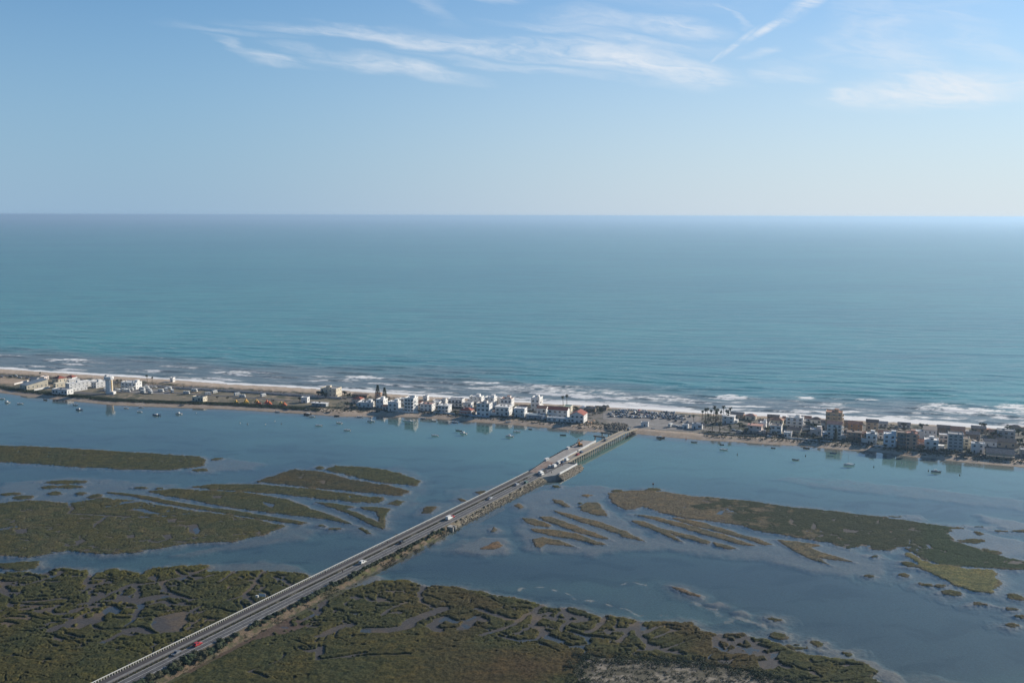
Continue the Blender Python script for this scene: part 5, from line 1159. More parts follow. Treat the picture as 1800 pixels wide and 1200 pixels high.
HS = [
 # far left cluster (turned towards the lagoon)
 (47, 685.5, -36, 13, 23, 4.6, 1, 'shed', 'cream', 'bluegrey', 'long cream shed with blue grey sloping roof at the far left', {}),
 (103, 674, -30, 11, 10, 5.0, 1, 'hip', 'cream', 'red', 'cream house under a red hipped roof among the far left buildings', dict(chim=1)),
 (98, 682, -34, 4, 14, 4.4, 1, 'flat', 'cream', 'white', 'narrow cream flat roofed block in front of the far left red roof', {}),
 (122, 684.5, -34, 7, 27, 5.6, 2, 'flat', 'white', 'white', 'long two storey white block running back from the shore at far left', dict(box=1)),
 (127, 688.5, -34, 3, 17, 2.8, 1, 'flat', 'white', 'white', 'low white annexe in front of the long far left block', {}),
 (118, 694.5, A1, 18, 9, 5.0, 1, 'flat', 'white', 'grey', 'grey fronted flat roofed building nearest the lagoon at far left', dict(chim=1)),
 (169, 682, -34, 8, 14, 5.4, 2, 'flat', 'white', 'white', 'white two storey house just left of the water tower', dict(box=1)),
 (122, 674.5, -34, 5, 12, 3.6, 1, 'flat', 'white', 'white', 'small white flat roofed house behind the long far left block', {}),
 (127, 669.5, A1, 9, 8, 3.8, 1, 'hip', 'white', 'red', 'small red roofed house furthest back at far left near the dunes', {}),
 (162, 675, -34, 5, 8, 3.4, 1, 'flat', 'white', 'white', 'tiny white house behind the two storey one left of the tower', {}),
 (78, 668, A1, 6, 7, 3.2, 1, 'flat', 'pinkish', 'white', 'tiny pale house left of the far left red roofs', {}),
 (239, 684.5, A1, 18, 10, 6.6, 2, 'flat', 'white', 'white', 'white two storey house just right of the water tower', dict(box=2, bal=1)),
 (304, 671.5, A1, 3.6, 4, 4.2, 1, 'flat', 'white', 'white', 'tiny white lifeguard hut alone on the ocean beach', dict(name='beach_hut', cat='hut')),
 (357, 706.5, A1, 12, 7, 4.2, 1, 'flat', 'cream', 'bluegrey', 'low shower block with cream end wall in the campsite', dict(name='shower_block', cat='building')),
 (540, 708, A1, 6.5, 5, 4.8, 1, 'flat', 'white', 'white', 'small white cube building at the right end of the campsite', dict(name='kiosk', cat='building')),
 (591, 698.5, A1, 17, 12, 8.2, 2, 'flat', 'cream', 'grey', 'large grey house with cream sunlit side standing alone by the beach road', dict(box=1, chim=1)),
 (573, 714.5, A1, 15, 5, 2.7, 1, 'slab', 'grey', 'white', 'low carport with white roof on the bank right of the campsite', dict(name='carport', cat='shelter', sidew=0)),
 # town centre row along the lagoon, left of the bridge
 (651, 717, A1, 13, 9, 4.6, 1, 'flat', 'white', 'white', 'leftmost white bungalow of the waterfront row, with flat roof', dict(box=2)),
 (634, 709, A1, 9, 8, 4.0, 1, 'hip', 'pinkish', 'red', 'small red roofed bungalow at the left end of the waterfront row', {}),
 (674, 717.5, A1, 7.5, 10, 7.6, 2, 'flat', 'white', 'white', 'narrow two storey white house second in the waterfront row', dict(box=1)),
 (683, 720.5, A1, 6, 5, 3.2, 1, 'gable', 'pinkish', 'terracotta', 'tiny garage with tiled roof squeezed between white waterfront houses', dict(name='garage', cat='garage', sidew=0)),
 (698, 723, A1, 9, 9, 8.2, 2, 'flat', 'white', 'white', 'two storey white villa with roof terrace left of the tall four storey house', dict(box=1, bal=1)),
 (727, 724.5, A1, 9, 11, 12.4, 4, 'flat', 'white', 'white', 'tallest white four storey house left of the bridge, with stacked balconies', dict(box=1, bal=1)),
 (759, 723, A1, 11.5, 9, 6.2, 2, 'flat', 'white', 'salmon', 'cream sided two storey villa right of the tall four storey house', dict()),
 (788, 726, A1, 10, 9, 6.6, 2, 'slab', 'white', 'white', 'white villa with big overhanging flat roof near middle of waterfront row', dict(bal=1)),
 (828, 729.5, A1, 11, 9, 3.8, 1, 'hip', 'white', 'red', 'red hipped roof bungalow between white waterfront villas', dict(chim=1, porch=2)),
 (860, 732, A1, 12, 9, 11.0, 3, 'flat', 'white', 'greybrown', 'square three storey white block right of the red hipped bungalow', dict(box=1)),
 (894, 731.5, A1, 12.5, 12, 8.0, 2, 'slab', 'white', 'white', 'broad white house with overhanging white roof and dark window bands', dict(bal=1)),
 (922, 733.5, A1, 10, 8.5, 7.4, 2, 'flat', 'white', 'white', 'square white house with four large dark windows, left of the dark restaurant', dict(bal=1)),
 (955, 737.5, A1, 15, 8, 3.4, 1, 'slab', 'bluish', 'bluegrey', 'low waterfront restaurant with dark blue grey awning roof', dict(name='restaurant', cat='restaurant', porch=2)),
 (997, 736, A1, 18, 9, 7.4, 2, 'gable', 'white', 'red', 'long white hotel with the biggest red roof near the bridge', dict(name='hotel', cat='hotel', sidew=0)),
 (1006, 742.5, A1, 23, 5, 3.0, 1, 'flat', 'white', 'white', 'long low white terrace wing in front of the red roofed hotel', dict(name='terrace_wing', cat='building', sidew=0)),
 (1026, 743.8, A1, 12.0, 14, 6.8, 2, 'gabley', 'white', 'red', 'white building with small red roof nearest the bridge landing', dict(bal=0, box=0)),
 (1003, 728, A1, 7, 8, 6.6, 2, 'flat', 'cream', 'green', 'small building with green flat roof between the two red roofed ones', {}),
 # second row
 (751, 704.5, A1, 4.5, 5, 4.6, 1, 'flat', 'white', 'white', 'small white block alone behind the tall four storey house', {}),
 (783, 712, A1, 13, 7, 3.6, 1, 'flat', 'white', 'greybrown', 'low brown roofed house behind the middle villas', dict(box=2)),
 (812, 715, A1, 14, 8, 6.6, 2, 'flat', 'white', 'grey', 'grey glass fronted house in the second row behind the red hipped bungalow', dict(bal=2)),
 (846, 710, A1, 12, 8, 6.4, 2, 'flat', 'white', 'white', 'rearmost white villa above the square three storey block', dict(box=1)),
 (868, 716.5, A1, 9, 10, 9.0, 3, 'flat', 'white', 'white', 'second row white house rising behind the square three storey block', dict(box=1)),
 (899, 716, A1, 11, 9, 7.6, 2, 'flat', 'white', 'terracotta', 'second row white house with dark roof terrace behind the broad white house', dict(box=1, bal=1)),
 (948, 722.5, A1, 8, 12, 11.6, 3, 'flat', 'white', 'white', 'stepped white three storey house behind the dark awning restaurant', dict(box=1, bal=1)),
 (960, 727, A1, 9, 8, 4.6, 1, 'gable', 'white', 'terracotta', 'low terracotta roofed house behind the restaurant', {}),
 (668, 703.5, A1, 5, 5, 6.5, 2, 'flat', 'salmon', 'terracotta', 'narrow tan tower house beneath the two tall norfolk pines', {}),
 (712, 712.5, A1, 6, 6, 6.0, 2, 'flat', 'white', 'white', 'small second row white house left of the tall four storey house', {}),
 (645, 699, A1, 16, 5, 2.4, 1, 'shed', 'brown', 'brown', 'low dark shed roof behind the leftmost bungalows', dict(name='shed', cat='shed', sidew=0)),
 (1030, 722, A1, 6, 6, 2.8, 1, 'hip', 'white', 'white', 'white canopied beach kiosk left of the car park', dict(name='kiosk', cat='kiosk')),
 (1046, 724, A1, 9, 6, 2.8, 1, 'gable', 'brown', 'greybrown', 'dark wooden beach bar with grey brown roof left of the car park', dict(name='beach_bar', cat='bar')),
 (1066, 722, A1, 7, 5, 2.6, 1, 'gable', 'brown', 'brown', 'small dark wooden hut at the left corner of the car park', dict(name='beach_bar', cat='hut')),
 (1139, 750, A1, 6, 4, 3.2, 1, 'flat', 'white', 'bluegrey', 'small white ticket kiosk beside the end of the bridge', dict(name='kiosk', cat='kiosk')),
 (1209, 753, A3, 4.6, 4, 2.7, 1, 'flat', 'white', 'white', 'tiny white cabin on the lagoon road left of the larger white hut', dict(name='cabin', cat='cabin')),
 (1234, 754.5, A3, 8.5, 4, 4.0, 1, 'flat', 'white', 'white', 'oblong white hut on the lagoon road before the palm garden', dict(name='hut', cat='hut', sidew=0)),
 # right of the palms
 (1290, 745, A3, 10, 8, 6.2, 2, 'slab', 'white', 'white', 'white two storey house at the edge of the palm garden', dict(box=0)),
 (1306, 736.5, A3, 11, 8, 3.4, 1, 'gable', 'tan', 'greybrown', 'brown roofed bungalow behind the palm garden, leftmost of the back row', {}),
 (1328, 738.5, A3, 9, 7, 3.4, 1, 'hip', 'cream', 'salmon', 'cream bungalow with salmon roof in the back row near the beach', {}),
 (1338, 762, A3, 11, 8, 6.2, 2, 'slab', 'pinkish', 'salmon', 'pink roofed two storey white house on the lagoon road', dict(porch=1)),
 (1346, 757, A3, 5, 6, 6.4, 2, 'flat', 'white', 'white', 'slim white house tucked behind the pink roofed house', dict(box=1)),
 (1369, 739.5, A3, 10, 6, 3.2, 1, 'gable', 'brown', 'brown', 'dark brown roofed bungalow nearest the surf in the back row', {}),
 (1376, 746.5, A3, 11, 7, 3.6, 1, 'hip', 'cream', 'terracotta', 'terracotta hipped bungalow left of the long white modern block', {}),
 (1373, 763, A3, 9, 9, 6.4, 2, 'flat', 'white', 'brown', 'white house with brown roof terrace below the terracotta bungalow', {}),
 (1411, 753, A3, 14, 9, 8.4, 3, 'flat', 'white', 'white', 'long white modern three storey block with dark window bands', dict(box=1, bal=1)),
 (1407, 765, A3, 11, 8, 3.8, 1, 'gable', 'cream', 'brown', 'low cream house with brown roof in front of the long white block', dict(porch=2)),
 (1425, 742, A3, 8, 7, 3.2, 1, 'gable', 'white', 'terracotta', 'small tiled bungalow right behind the long white block', {}),
 (1445, 745.5, A3, 10, 8, 3.4, 1, 'hip', 'white', 'brown', 'brown hipped bungalow left of the tall ochre block', {}),
 (1444, 766, A3, 9, 8, 4.6, 1, 'flat', 'pinkish', 'white', 'low pinkish white house on the waterfront before the tall pair', dict(box=2)),
 (1457, 770, A3, 5, 6, 4.0, 1, 'flat', 'bluish', 'white', 'tiny blue white house beside the dark cypress', {}),
 (1479, 757.5, A3, 13, 11, 15.0, 5, 'flat', 'ochre', 'terracotta', 'tallest ochre five storey apartment block with terracotta roof terrace', dict(box=1, bal=1)),
 (1479, 772.5, A3, 11.5, 8, 12.0, 4, 'gable', 'white', 'salmon', 'tall four storey pale house on the waterfront with bright white end wall', dict(bal=1)),
 (1515, 759, A3, 11, 8, 6.0, 2, 'gable', 'orange', 'terracotta', 'reddish two storey house right of the ochre block', {}),
 (1514, 773.5, A3, 11, 7, 5.8, 2, 'slab', 'salmon', 'brown', 'brown awninged two storey house between the tall pair and the orange one', dict(porch=2)),
 (1526, 776.5, A3, 4.6, 8, 6.2, 2, 'hip', 'orange', 'terracotta', 'narrow bright orange house on the waterfront', {}),
 (1543, 762, A3, 9.5, 8, 9.0, 3, 'gable', 'ochre', 'dark', 'ochre sided house with steep dark roof in the second row', {}),
 (1541, 780.5, A3, 8, 8, 7.4, 2, 'flat', 'white', 'white', 'white two storey house right of the orange house', dict(box=1, bal=1)),
 (1574, 787, A3, 9, 9, 10.0, 3, 'flat', 'bluish', 'white', 'blue shaded three storey white house with bright side wall', dict(bal=1, box=1)),
 (1592, 788, A3, 6.5, 11, 11.6, 4, 'flat', 'brown', 'brown', 'dark brown half of the tall tan apartment pair', dict(bal=2)),
 (1612, 789.5, A3, 9, 11, 11.4, 4, 'flat', 'salmon', 'salmon', 'salmon sided tall apartment house of four storeys with many side balconies', dict(bal=1, box=1)),
 (1560, 751, A3, 7, 6, 3.0, 1, 'gable', 'white', 'grey', 'small pale roofed hut near the surf behind the dark roofed house', {}),
 (1600, 753, A3, 10, 6, 3.0, 1, 'gable', 'white', 'greybrown', 'low grey roofed bungalow near the surf behind the salmon block', {}),
 (1646, 773, A3, 10, 9, 7.6, 2, 'shed', 'white', 'greybrown', 'white house with grey sloping roof behind the stepped white house', {}),
 (1649, 791, A3, 10, 10, 7.0, 2, 'flat', 'white', 'white', 'stepped white house with upper terrace left of the big grey block', dict(box=1, bal=1)),
 (1666, 778.5, A3, 6.5, 7, 6.0, 2, 'flat', 'pinkish', 'white', 'small pinkish house squeezed left of the big grey block', dict(bal=1)),
 (1670, 762.5, A3, 10, 8, 4.4, 1, 'gable', 'brown', 'brown', 'dark brown roofed house in the back row above the grey block', {}),
 (1696, 765, A3, 11, 8, 4.4, 1, 'gable', 'salmon', 'terracotta', 'terracotta roofed house in the back row above the grey block', {}),
 (1692, 794, A3, 10.5, 10, 12.8, 5, 'flat', 'grey', 'grey', 'big grey five storey block with small windows on the waterfront', dict(box=0, bal=0)),
 (1704, 789, A3, 4.5, 10, 7.4, 3, 'flat', 'cream', 'brown', 'narrow cream house pressed against the right side of the grey block', dict(bal=1)),
 (1722, 775, A3, 10, 8, 4.8, 1, 'gable', 'brown', 'greybrown', 'grey brown roofed house behind the white modern box', {}),
 (1733, 761, A3, 11, 7, 3.4, 1, 'gable', 'tan', 'greybrown', 'low brown roofed bungalow near the surf at the right', {}),
 (1730, 797, A3, 9.2, 6, 7.0, 2, 'flat', 'white', 'white', 'crisp white modern box house with two roof openings', dict(box=0)),
 (1783, 808, A3, 19, 11, 3.6, 1, 'gable', 'tan', 'greybrown', 'wide low waterfront restaurant with brown tiled roof and pale striped awning', dict(name='restaurant', cat='restaurant', porch=1)),
 (1784, 772.5, A3, 13, 8, 6.4, 2, 'flat', 'grey', 'grey', 'grey two storey house with roof terrace behind the wide restaurant', dict(bal=1, chim=1)),
 (1786, 788, A3, 14, 9, 4.2, 1, 'gable', 'tan', 'brown', 'long brown roofed house between the restaurant and grey house', {}),
 (1812, 803, A3, 7, 9, 4.6, 1, 'flat', 'stone', 'grey', 'stone house cut by the right edge of the picture', {}),
 (1796, 758, A3, 9, 6, 3.2, 1, 'hip', 'tan', 'brown', 'brown hipped bungalow near the surf at the right edge', {}),
 (707, 709, A1, 7, 6, 3.4, 1, 'flat', 'white', 'white', 'low white house behind the villa with roof terrace', {}),
 (740, 716, A1, 6, 6, 4.2, 1, 'gable', 'pinkish', 'terracotta', 'small tiled house directly right of the tall four storey house', {}),
 (772, 714, A1, 6, 6, 3.6, 1, 'flat', 'white', 'white', 'small white flat house behind the cream sided villa', {}),
 (828, 717, A1, 8, 7, 4.4, 1, 'flat', 'white', 'grey', 'low white house behind the red hipped roof bungalow', {}),
 (886, 709, A1, 9, 6, 5.0, 2, 'flat', 'white', 'white', 'rear white house nearest the surf behind the broad white house', {}),
 (925, 722, A1, 7, 6, 3.4, 1, 'gable', 'white', 'terracotta', 'low tiled house behind the square house with dark windows', {}),
 (1352, 748.5, A3, 9, 6, 3.4, 1, 'gable', 'white', 'brown', 'small white house with brown roof behind the slim white one', {}),
 (1396, 742.5, A3, 10, 6, 3.0, 1, 'gable', 'pinkish', 'terracotta', 'low pink house nearest the surf behind the long white block', {}),
 (1391, 768, A3, 6, 6, 3.2, 1, 'flat', 'white', 'white', 'tiny white house left of the low cream brown roofed one', {}),
 (1428, 762, A3, 8, 7, 4.6, 1, 'hip', 'white', 'brown', 'white house with brown hipped roof left of the pinkish waterfront one', {}),
 (1460, 753, A3, 8, 7, 4.6, 1, 'gable', 'white', 'greybrown', 'white house hard against the left side of the ochre block', {}),
 (1503, 750, A3, 9, 6, 3.2, 1, 'gable', 'brown', 'brown', 'brown roofed bungalow on the surf side right of the ochre block', {}),
 (1562, 772, A3, 8, 7, 5.0, 2, 'gable', 'white', 'terracotta', 'white house with tiled roof behind the blue shaded house', {}),
 (1585, 768, A3, 9, 7, 4.8, 1, 'hip', 'cream', 'brown', 'cream house with brown hipped roof behind the dark brown apartments', {}),
 (1628, 771, A3, 8, 7, 5.4, 2, 'flat', 'white', 'white', 'white house peeping out behind the salmon apartment house', {}),
 (1630, 785, A3, 7, 6, 3.6, 1, 'gable', 'white', 'terracotta', 'tiny tiled cottage right of the salmon apartment house', {}),
 (1716, 787, A3, 8, 7, 4.6, 1, 'hip', 'tan', 'brown', 'brown hipped house left behind the white modern box', {}),
 (1752, 786, A3, 9, 7, 4.0, 1, 'gable', 'white', 'greybrown', 'pale house with grey brown roof behind and right of the white modern box', {}),
 (1760, 769, A3, 9, 7, 4.0, 1, 'gable', 'tan', 'terracotta', 'tiled bungalow left of the grey two storey house at the right', {}),
 (145, 680, -34, 5, 9, 3.6, 1, 'flat', 'cream', 'white', 'small cream block between the long white block and the two storey house', {}),
 (64, 672, A1, 9, 6, 3.4, 1, 'gable', 'white', 'grey', 'small white house behind the long cream shed', {}),
]
for hsp in HS:
    kw = dict(hsp[11])
    if 'group' not in kw: kw['group'] = 'houses along the sandy spit'
    house(*hsp[:11], **kw)
# ---- water tower
def water_tower():
    x, y = W(192.5, 691.5, GZ); r = empty('water_tower', float(x), float(y), GZ - .1, R(-17), 'tall white octagonal water tower with wider head and yellow window stripe', 'water tower')
    MB().cyl(0, 0, 0, 14.2, 3.6, 3.4, 8).build('shaft', MT['wall_white'], r)
    MB().loft([[(q * math.cos(i * .5236), q * math.sin(i * .5236), z) for i in range(12)] for z, q in ((14.2, 3.5), (14.9, 4.7), (17.3, 4.7), (17.3, 4.2), (17.6, 4.2))]).build('tank', MT['wall_white'], r)
    MB().box(-3.6, -1.4, -1.4, 1.4, 17.6, 19.0).build('hatch_house', MT['wall_grey'], r)
    MB().tube((1, 0, 17.6), (1, 0, 20.0), .08).build('mast', MT['steel'], r)
    for k in range(6): MB().box(3.15, 3.75, -.9, .5, 1.6 + k * 2.1, 3.0 + k * 2.1).build('window', mm('yellow_panel', (.62, .40, .10), .6, noise=None), r)
    MB().box(2.6, 6.4, -2, 2, 0, 2.6).build('annexe', MT['wall_white'], r)
water_tower()
# ================================================================== vehicles
def box_ring(x, y0, y1, z0, z1): return [(x, y0, z0), (x, y1, z0), (x, y1, z1), (x, y0, z1)]
WHEEL = MB().loft([[(.30 * q * math.cos(i * .5236), yy, .30 * q * math.sin(i * .5236)) for i in range(12)] for yy, q in ((-.10, .9), (-.10, 1.05), (.10, 1.05), (.10, .9))]).mesh('wheel', MT['rubber'])
HUB = MB().loft([[(.17 * math.cos(i * .785), yy, .17 * math.sin(i * .785)) for i in range(8)] for yy in (-.125, .125)]).mesh('rim', MT['steel'])
LAMPF = MB().box(-.04, .04, -.2, .2, -.08, .08).mesh('headlight', MT['lamp_glass'])
LAMPR = MB().box(-.04, .04, -.16, .16, -.09, .09).mesh('tail_light', MT['red_light'])
def make_car(col, kind='hatchback'):
    root = bpy.data.objects.new('parked_car', None); COL.objects.link(root)
    L, Wd = {'hatchback': (4.0, 1.72), 'saloon': (4.5, 1.78), 'suv': (4.6, 1.86), 'van': (5.3, 2.0)}[kind]
    H = {'hatchback': 1.48, 'saloon': 1.43, 'suv': 1.70, 'van': 2.25}[kind]; b = L / 2; hb = {'hatchback': .88, 'saloon': .86, 'suv': 1.02, 'van': 1.15}[kind]
    if kind == 'van': prof = [(-b, .30), (b - .1, .30), (b, .55), (b - .05, 1.0), (b - .75, hb + .12), (b - 1.35, H - .04), (b - 1.6, H), (-b + .08, H), (-b, H - .1)]
    else:
        tail = {'hatchback': (-b + .15, -b + .55), 'saloon': (-b + .95, -b + 1.6), 'suv': (-b + .1, -b + .35)}[kind]
        prof = [(-b, .30), (b - .1, .28), (b, .50), (b - .06, .72), (b - 1.05, hb)]
        roof_ = [(b - 1.75, H - .03), (b - 2.1, H), (tail[1], H - .02), (tail[0], hb)]
        prof = prof + roof_ + ([(-b + .08, hb - .03)] if kind == 'saloon' else []) + [(-b, hb - .18)]
    def ring(y, k): return [(px_, y, z if z < hb else hb + (z - hb) * k) for px_, z in prof]
    ys = Wd / 2
    mb = MB(); rings = []
    for y, inset in ((-ys, .16), (-ys + .12, .0), (ys - .12, .0), (ys, .16)):
        edge = abs(y) > ys - .05
        rings.append([(px_ * (1 - (.015 if edge else 0)), (y if z <= hb + .01 else math.copysign(ys - .12 - (.12 if edge else .02), y)), z - (.04 if edge and z > .5 else 0)) for px_, z in prof])
    mb.loft(rings); mb.build('body', MT['paint_' + col], root)
    g = MB()   # glasshouse band: side panes, windscreen, rear window sit just proud of the body
    if kind == 'van':
        for s_ in (-1, 1): g.add([(b - .85, s_ * (ys - .10), hb + .2), (b - 1.9, s_ * (ys - .10), hb + .2), (b - 1.9, s_ * (ys - .2), H - .35), (b - 1.35, s_ * (ys - .2), H - .35)], [(0, 1, 2, 3)])
        g.add([(b - .74, -ys + .3, hb + .2), (b - .74, ys - .3, hb + .2), (b - 1.28, ys - .35, H - .12), (b - 1.28, -ys + .35, H - .12)], [(0, 1, 2, 3)])
    else:
        for s_ in (-1, 1): g.add([(b - 1.2, s_ * (ys - .10), hb + .06), (prof[8][0] + .25, s_ * (ys - .10), hb + .06), (prof[7][0] + .15, s_ * (ys - .19), H - .12), (b - 1.85, s_ * (ys - .19), H - .12)], [(0, 1, 2, 3)])
        p0, p1 = prof[4], prof[5]
        g.add([(p0[0] - .06, -ys + .3, p0[1] + .1), (p0[0] - .06, ys - .3, p0[1] + .1), (p1[0] + .06, ys - .36, p1[1] - .02), (p1[0] + .06, -ys + .36, p1[1] - .02)], [(0, 1, 2, 3)])
        p0, p1 = prof[7], prof[8]
        g.add([(p1[0] - .03, -ys + .3, p1[1] + .1), (p1[0] - .03, ys - .3, p1[1] + .1), (p0[0] - .06, ys - .36, p0[1] - .04), (p0[0] - .06, -ys + .36, p0[1] - .04)], [(0, 3, 2, 1)])
    g.build('windows', MT['glass'], root)
    for sx in (b - .85, -b + .8):
        for sy in (-1, 1):
            w_ = put('wheel', WHEEL, root, (sx, sy * (ys - .06), .31)); put('rim', HUB, w_)
    for sy in (-1, 1):
        put('headlight', LAMPF, root, (b - .01, sy * (ys - .35), .64)); put('tail_light', LAMPR, root, (-b - .0, sy * (ys - .3), .74))
    return root
_cars = {}
def car(px, py, z, rot, col, kind, label, group, name='parked_car', cat='car', xy=None):
    x, y = xy if xy else W(px, py, z)
    k = (col, kind)
    if k not in _cars: o = _cars[k] = make_car(col, kind)
    else: o = copy_tree(_cars[k])
    o.name = name; o.location = (float(x), float(y), z + .01); o.rotation_euler = (0, 0, R(rot))
    return tag(o, label, cat, group)
CR_ = math.degrees(CROT)
def road_car(px, py, w, col, kind, label, t=None, zadd=0.006, rot=0):
    for _ in range(4):
        x, y = W(px, py, 2.6 if t is None else road_z(t)); t, _w = CT(x, y)
    x, y = CW(t, w if w is not None else _w)
    return car(0, 0, road_z(t) + zadd, CR_ + rot, col, kind, label, 'vehicles on the causeway and bridge', name='road_car' if kind != 'van' else 'road_van', cat='car' if kind != 'van' else 'van', xy=(x, y))
road_car(342, 1132, 3.9, 'red', 'hatchback', 'bright red car on the near stretch of causeway road')
road_car(307, 1148, 5.0, 'grey', 'saloon', 'dark grey car just behind the red one, close to the timber fence', rot=180)
road_car(631, 988, 3.6, 'white', 'suv', 'white car alone midway along the causeway road')
road_car(701, 953, 4.1, 'black', 'hatchback', 'black hatchback on the causeway road beyond the lone white car')
road_car(783, 911, 4.4, 'white', 'van', 'white van on the causeway road above the culvert')
road_car(787, 908, 4.4, 'red', 'hatchback', 'dark red car just in front of the white van above the culvert')
road_car(856, 876, 4.0, 'silver', 'saloon', 'silver car on the causeway road, third before the side platform')
road_car(905, 852, 4.2, 'silver', 'hatchback', 'pale hatchback on the causeway road, second before the side platform')
road_car(922, 848, 1.4, 'green', 'hatchback', 'pale green car in the right lane just before the side platform')
road_car(949, 832, 3.2, 'white', 'van', 'white van at the mouth of the side platform')
road_car(951.5, 834.5, 1.0, 'white', 'suv', 'white car beside the van at the mouth of the side platform')
road_car(955, 829.5, 3.6, 'black', 'van', 'black van just ahead of the white van on the widened road')
road_car(966, 821, 4.8, 'white', 'suv', 'white car parked near the brown bare earth by the platform')
road_car(975, 820.5, 2.6, 'white', 'van', 'white van in the middle of the widened road section')
road_car(987.5, 813, 2.6, 'blue', 'saloon', 'dark blue car where the road narrows onto the old bridge')
road_car(984, 815, 3.8, 'white', 'hatchback', 'white hatchback waiting just before the old bridge')
road_car(995, 809, 2.4, 'white', 'van', 'white truck like van entering the old bridge')
road_car(1012, 799, 2.0, 'red', 'saloon', 'reddish car on the near third of the old bridge')
road_car(1020, 795, 2.6, 'blue', 'hatchback', 'dark blue hatchback just past the reddish car on the bridge')
road_car(1062, 774, 2.4, 'grey', 'suv', 'dark car halfway along the old bridge beside the pier beam')
road_car(1100, 755, 2.4, 'grey', 'van', 'dark van near the beach end of the old bridge')
# seaside car park
def car_park():
    r_ = random.Random(21)
    rows = [ (1074, 1099, 731.8, 4.1, 'front left row'), (1103, 1122, 733.0, 4.6, 'front left row'), (1070, 1104, 727.8, 4.4, 'second left row'), (1078, 1106, 724.2, 4.2, 'third left row'), (1106, 1137, 721.2, 4.0, 'rear row by the beach'),
             (1111, 1123, 727.6, 4.3, 'second left row'), (1119, 1138, 724.6, 4.3, 'third left row'), (1124, 1160, 729.6, 4.6, 'middle row'), (1137, 1156, 726.0, 4.4, 'third middle row'),
             (1161, 1186, 728.4, 4.4, 'rear right row'), (1159, 1200, 731.8, 4.5, 'middle right row'), (1166, 1206, 735.0, 4.7, 'front right row'), (1189, 1217, 731.0, 4.6, 'far right row'),
             (1128, 1158, 733.2, 4.9, 'lower middle row'), (1163, 1186, 725.2, 4.4, 'hindmost right row'), (1084, 1102, 721.2, 4.2, 'hindmost left row')]
    cnt = {}
    cols = ['black', 'grey', 'silver', 'white', 'blue', 'grey', 'black', 'silver', 'white', 'beige', 'black', 'grey']
    for x0, x1, y, st, nm in rows:
        x = x0
        while x <= x1:
            if r_.random() < .93:
                col = r_.choice(cols); kd = r_.choice(['hatchback', 'hatchback', 'saloon', 'suv'])
                if nm == 'rear row by the beach' and 1122 < x < 1127: col = 'red'
                cnt[nm] = cnt.get(nm, 0) + 1
                car(x, y + (x - x0) * .055 + r_.uniform(-.25, .25), 1.83, 73 + r_.uniform(-3, 3) + r_.choice((0, 180)), col, kd,
                    '%s %s in the %s of the car park, %s from left' % (col, kd, nm, ordn(cnt[nm])), 'cars in the seaside car park')
            x += st * r_.uniform(.96, 1.1)
    for i, (x, y, c, k, lb) in enumerate([(1116, 726.5, 'white', 'van', 'white delivery van standing among the left rows of the car park'), (1126.5, 734, 'white', 'hatchback', 'white car standing alone in front of the left car park rows'), (1137, 730, 'red', 'saloon', 'orange red car in the middle of the car park'), (1147.5, 736, 'grey', 'saloon', 'dark car alone in the front middle of the car park'),
        (1178, 737.5, 'grey', 'hatchback', 'dark hatchback alone before the right car park rows'), (1188, 740, 'black', 'suv', 'black four wheel drive before the right car park rows'), (1198.5, 742, 'grey', 'hatchback', 'dark hatchback on the lagoon side of the car park, left of a silver one'), (1208.5, 742.5, 'silver', 'saloon', 'silver saloon at the lagoon side corner of the car park'),
        (1187, 749.5, 'white', 'suv', 'leftmost of three white cars on the lagoon road by the camper'), (1191, 750, 'white', 'hatchback', 'middle of three white cars on the lagoon road by the camper'), (1195.5, 750.8, 'white', 'saloon', 'rightmost of three white cars on the lagoon road by the camper')]):
        car(x, y, 1.83, (73 if i < 8 else -17) + r_.uniform(-5, 5), c, k, lb, 'cars in the seaside car park')
car_park()
r_ = random.Random(5)
for i, (x, y) in enumerate([(3, 663), (19, 662), (28, 661), (35, 664), (48, 665)]):
    car(x, y, 1.83, -17 + r_.uniform(-5, 5), ('grey', 'black', 'white', 'silver', 'black')[i], 'saloon', '%s car on the sandy lot at the far left, %s from the left edge' % (('grey', 'black', 'white', 'silver', 'black')[i], ordn(i + 1)), 'cars on the sandy lot')
for i, (x, y) in enumerate([(258, 679.5), (266, 680.5), (273, 681)]):
    car(x, y, 1.83, -17, ('white', 'silver', 'white')[i], 'hatchback', '%s car on the road above the campers, %s from the left' % (('white', 'silver', 'white')[i], ordn(i + 1)), 'cars above the campers')
for i, (x, y, c) in enumerate([(1352, 768, 'white'), (1290, 757, 'silver'), (1301, 758.5, 'white'), (1311, 759, 'grey'), (1324, 759, 'white'), (1752, 781, 'white'), (1768, 782.5, 'white')]):
    car(x, y, 1.83, -20, c, 'hatchback', '%s car %s, %s from the left' % (c, 'on the palm garden road' if x < 1400 else 'parked behind the wide right restaurant', ordn(i + 1 if x < 1400 else i - 4)), 'cars on the lagoon road')
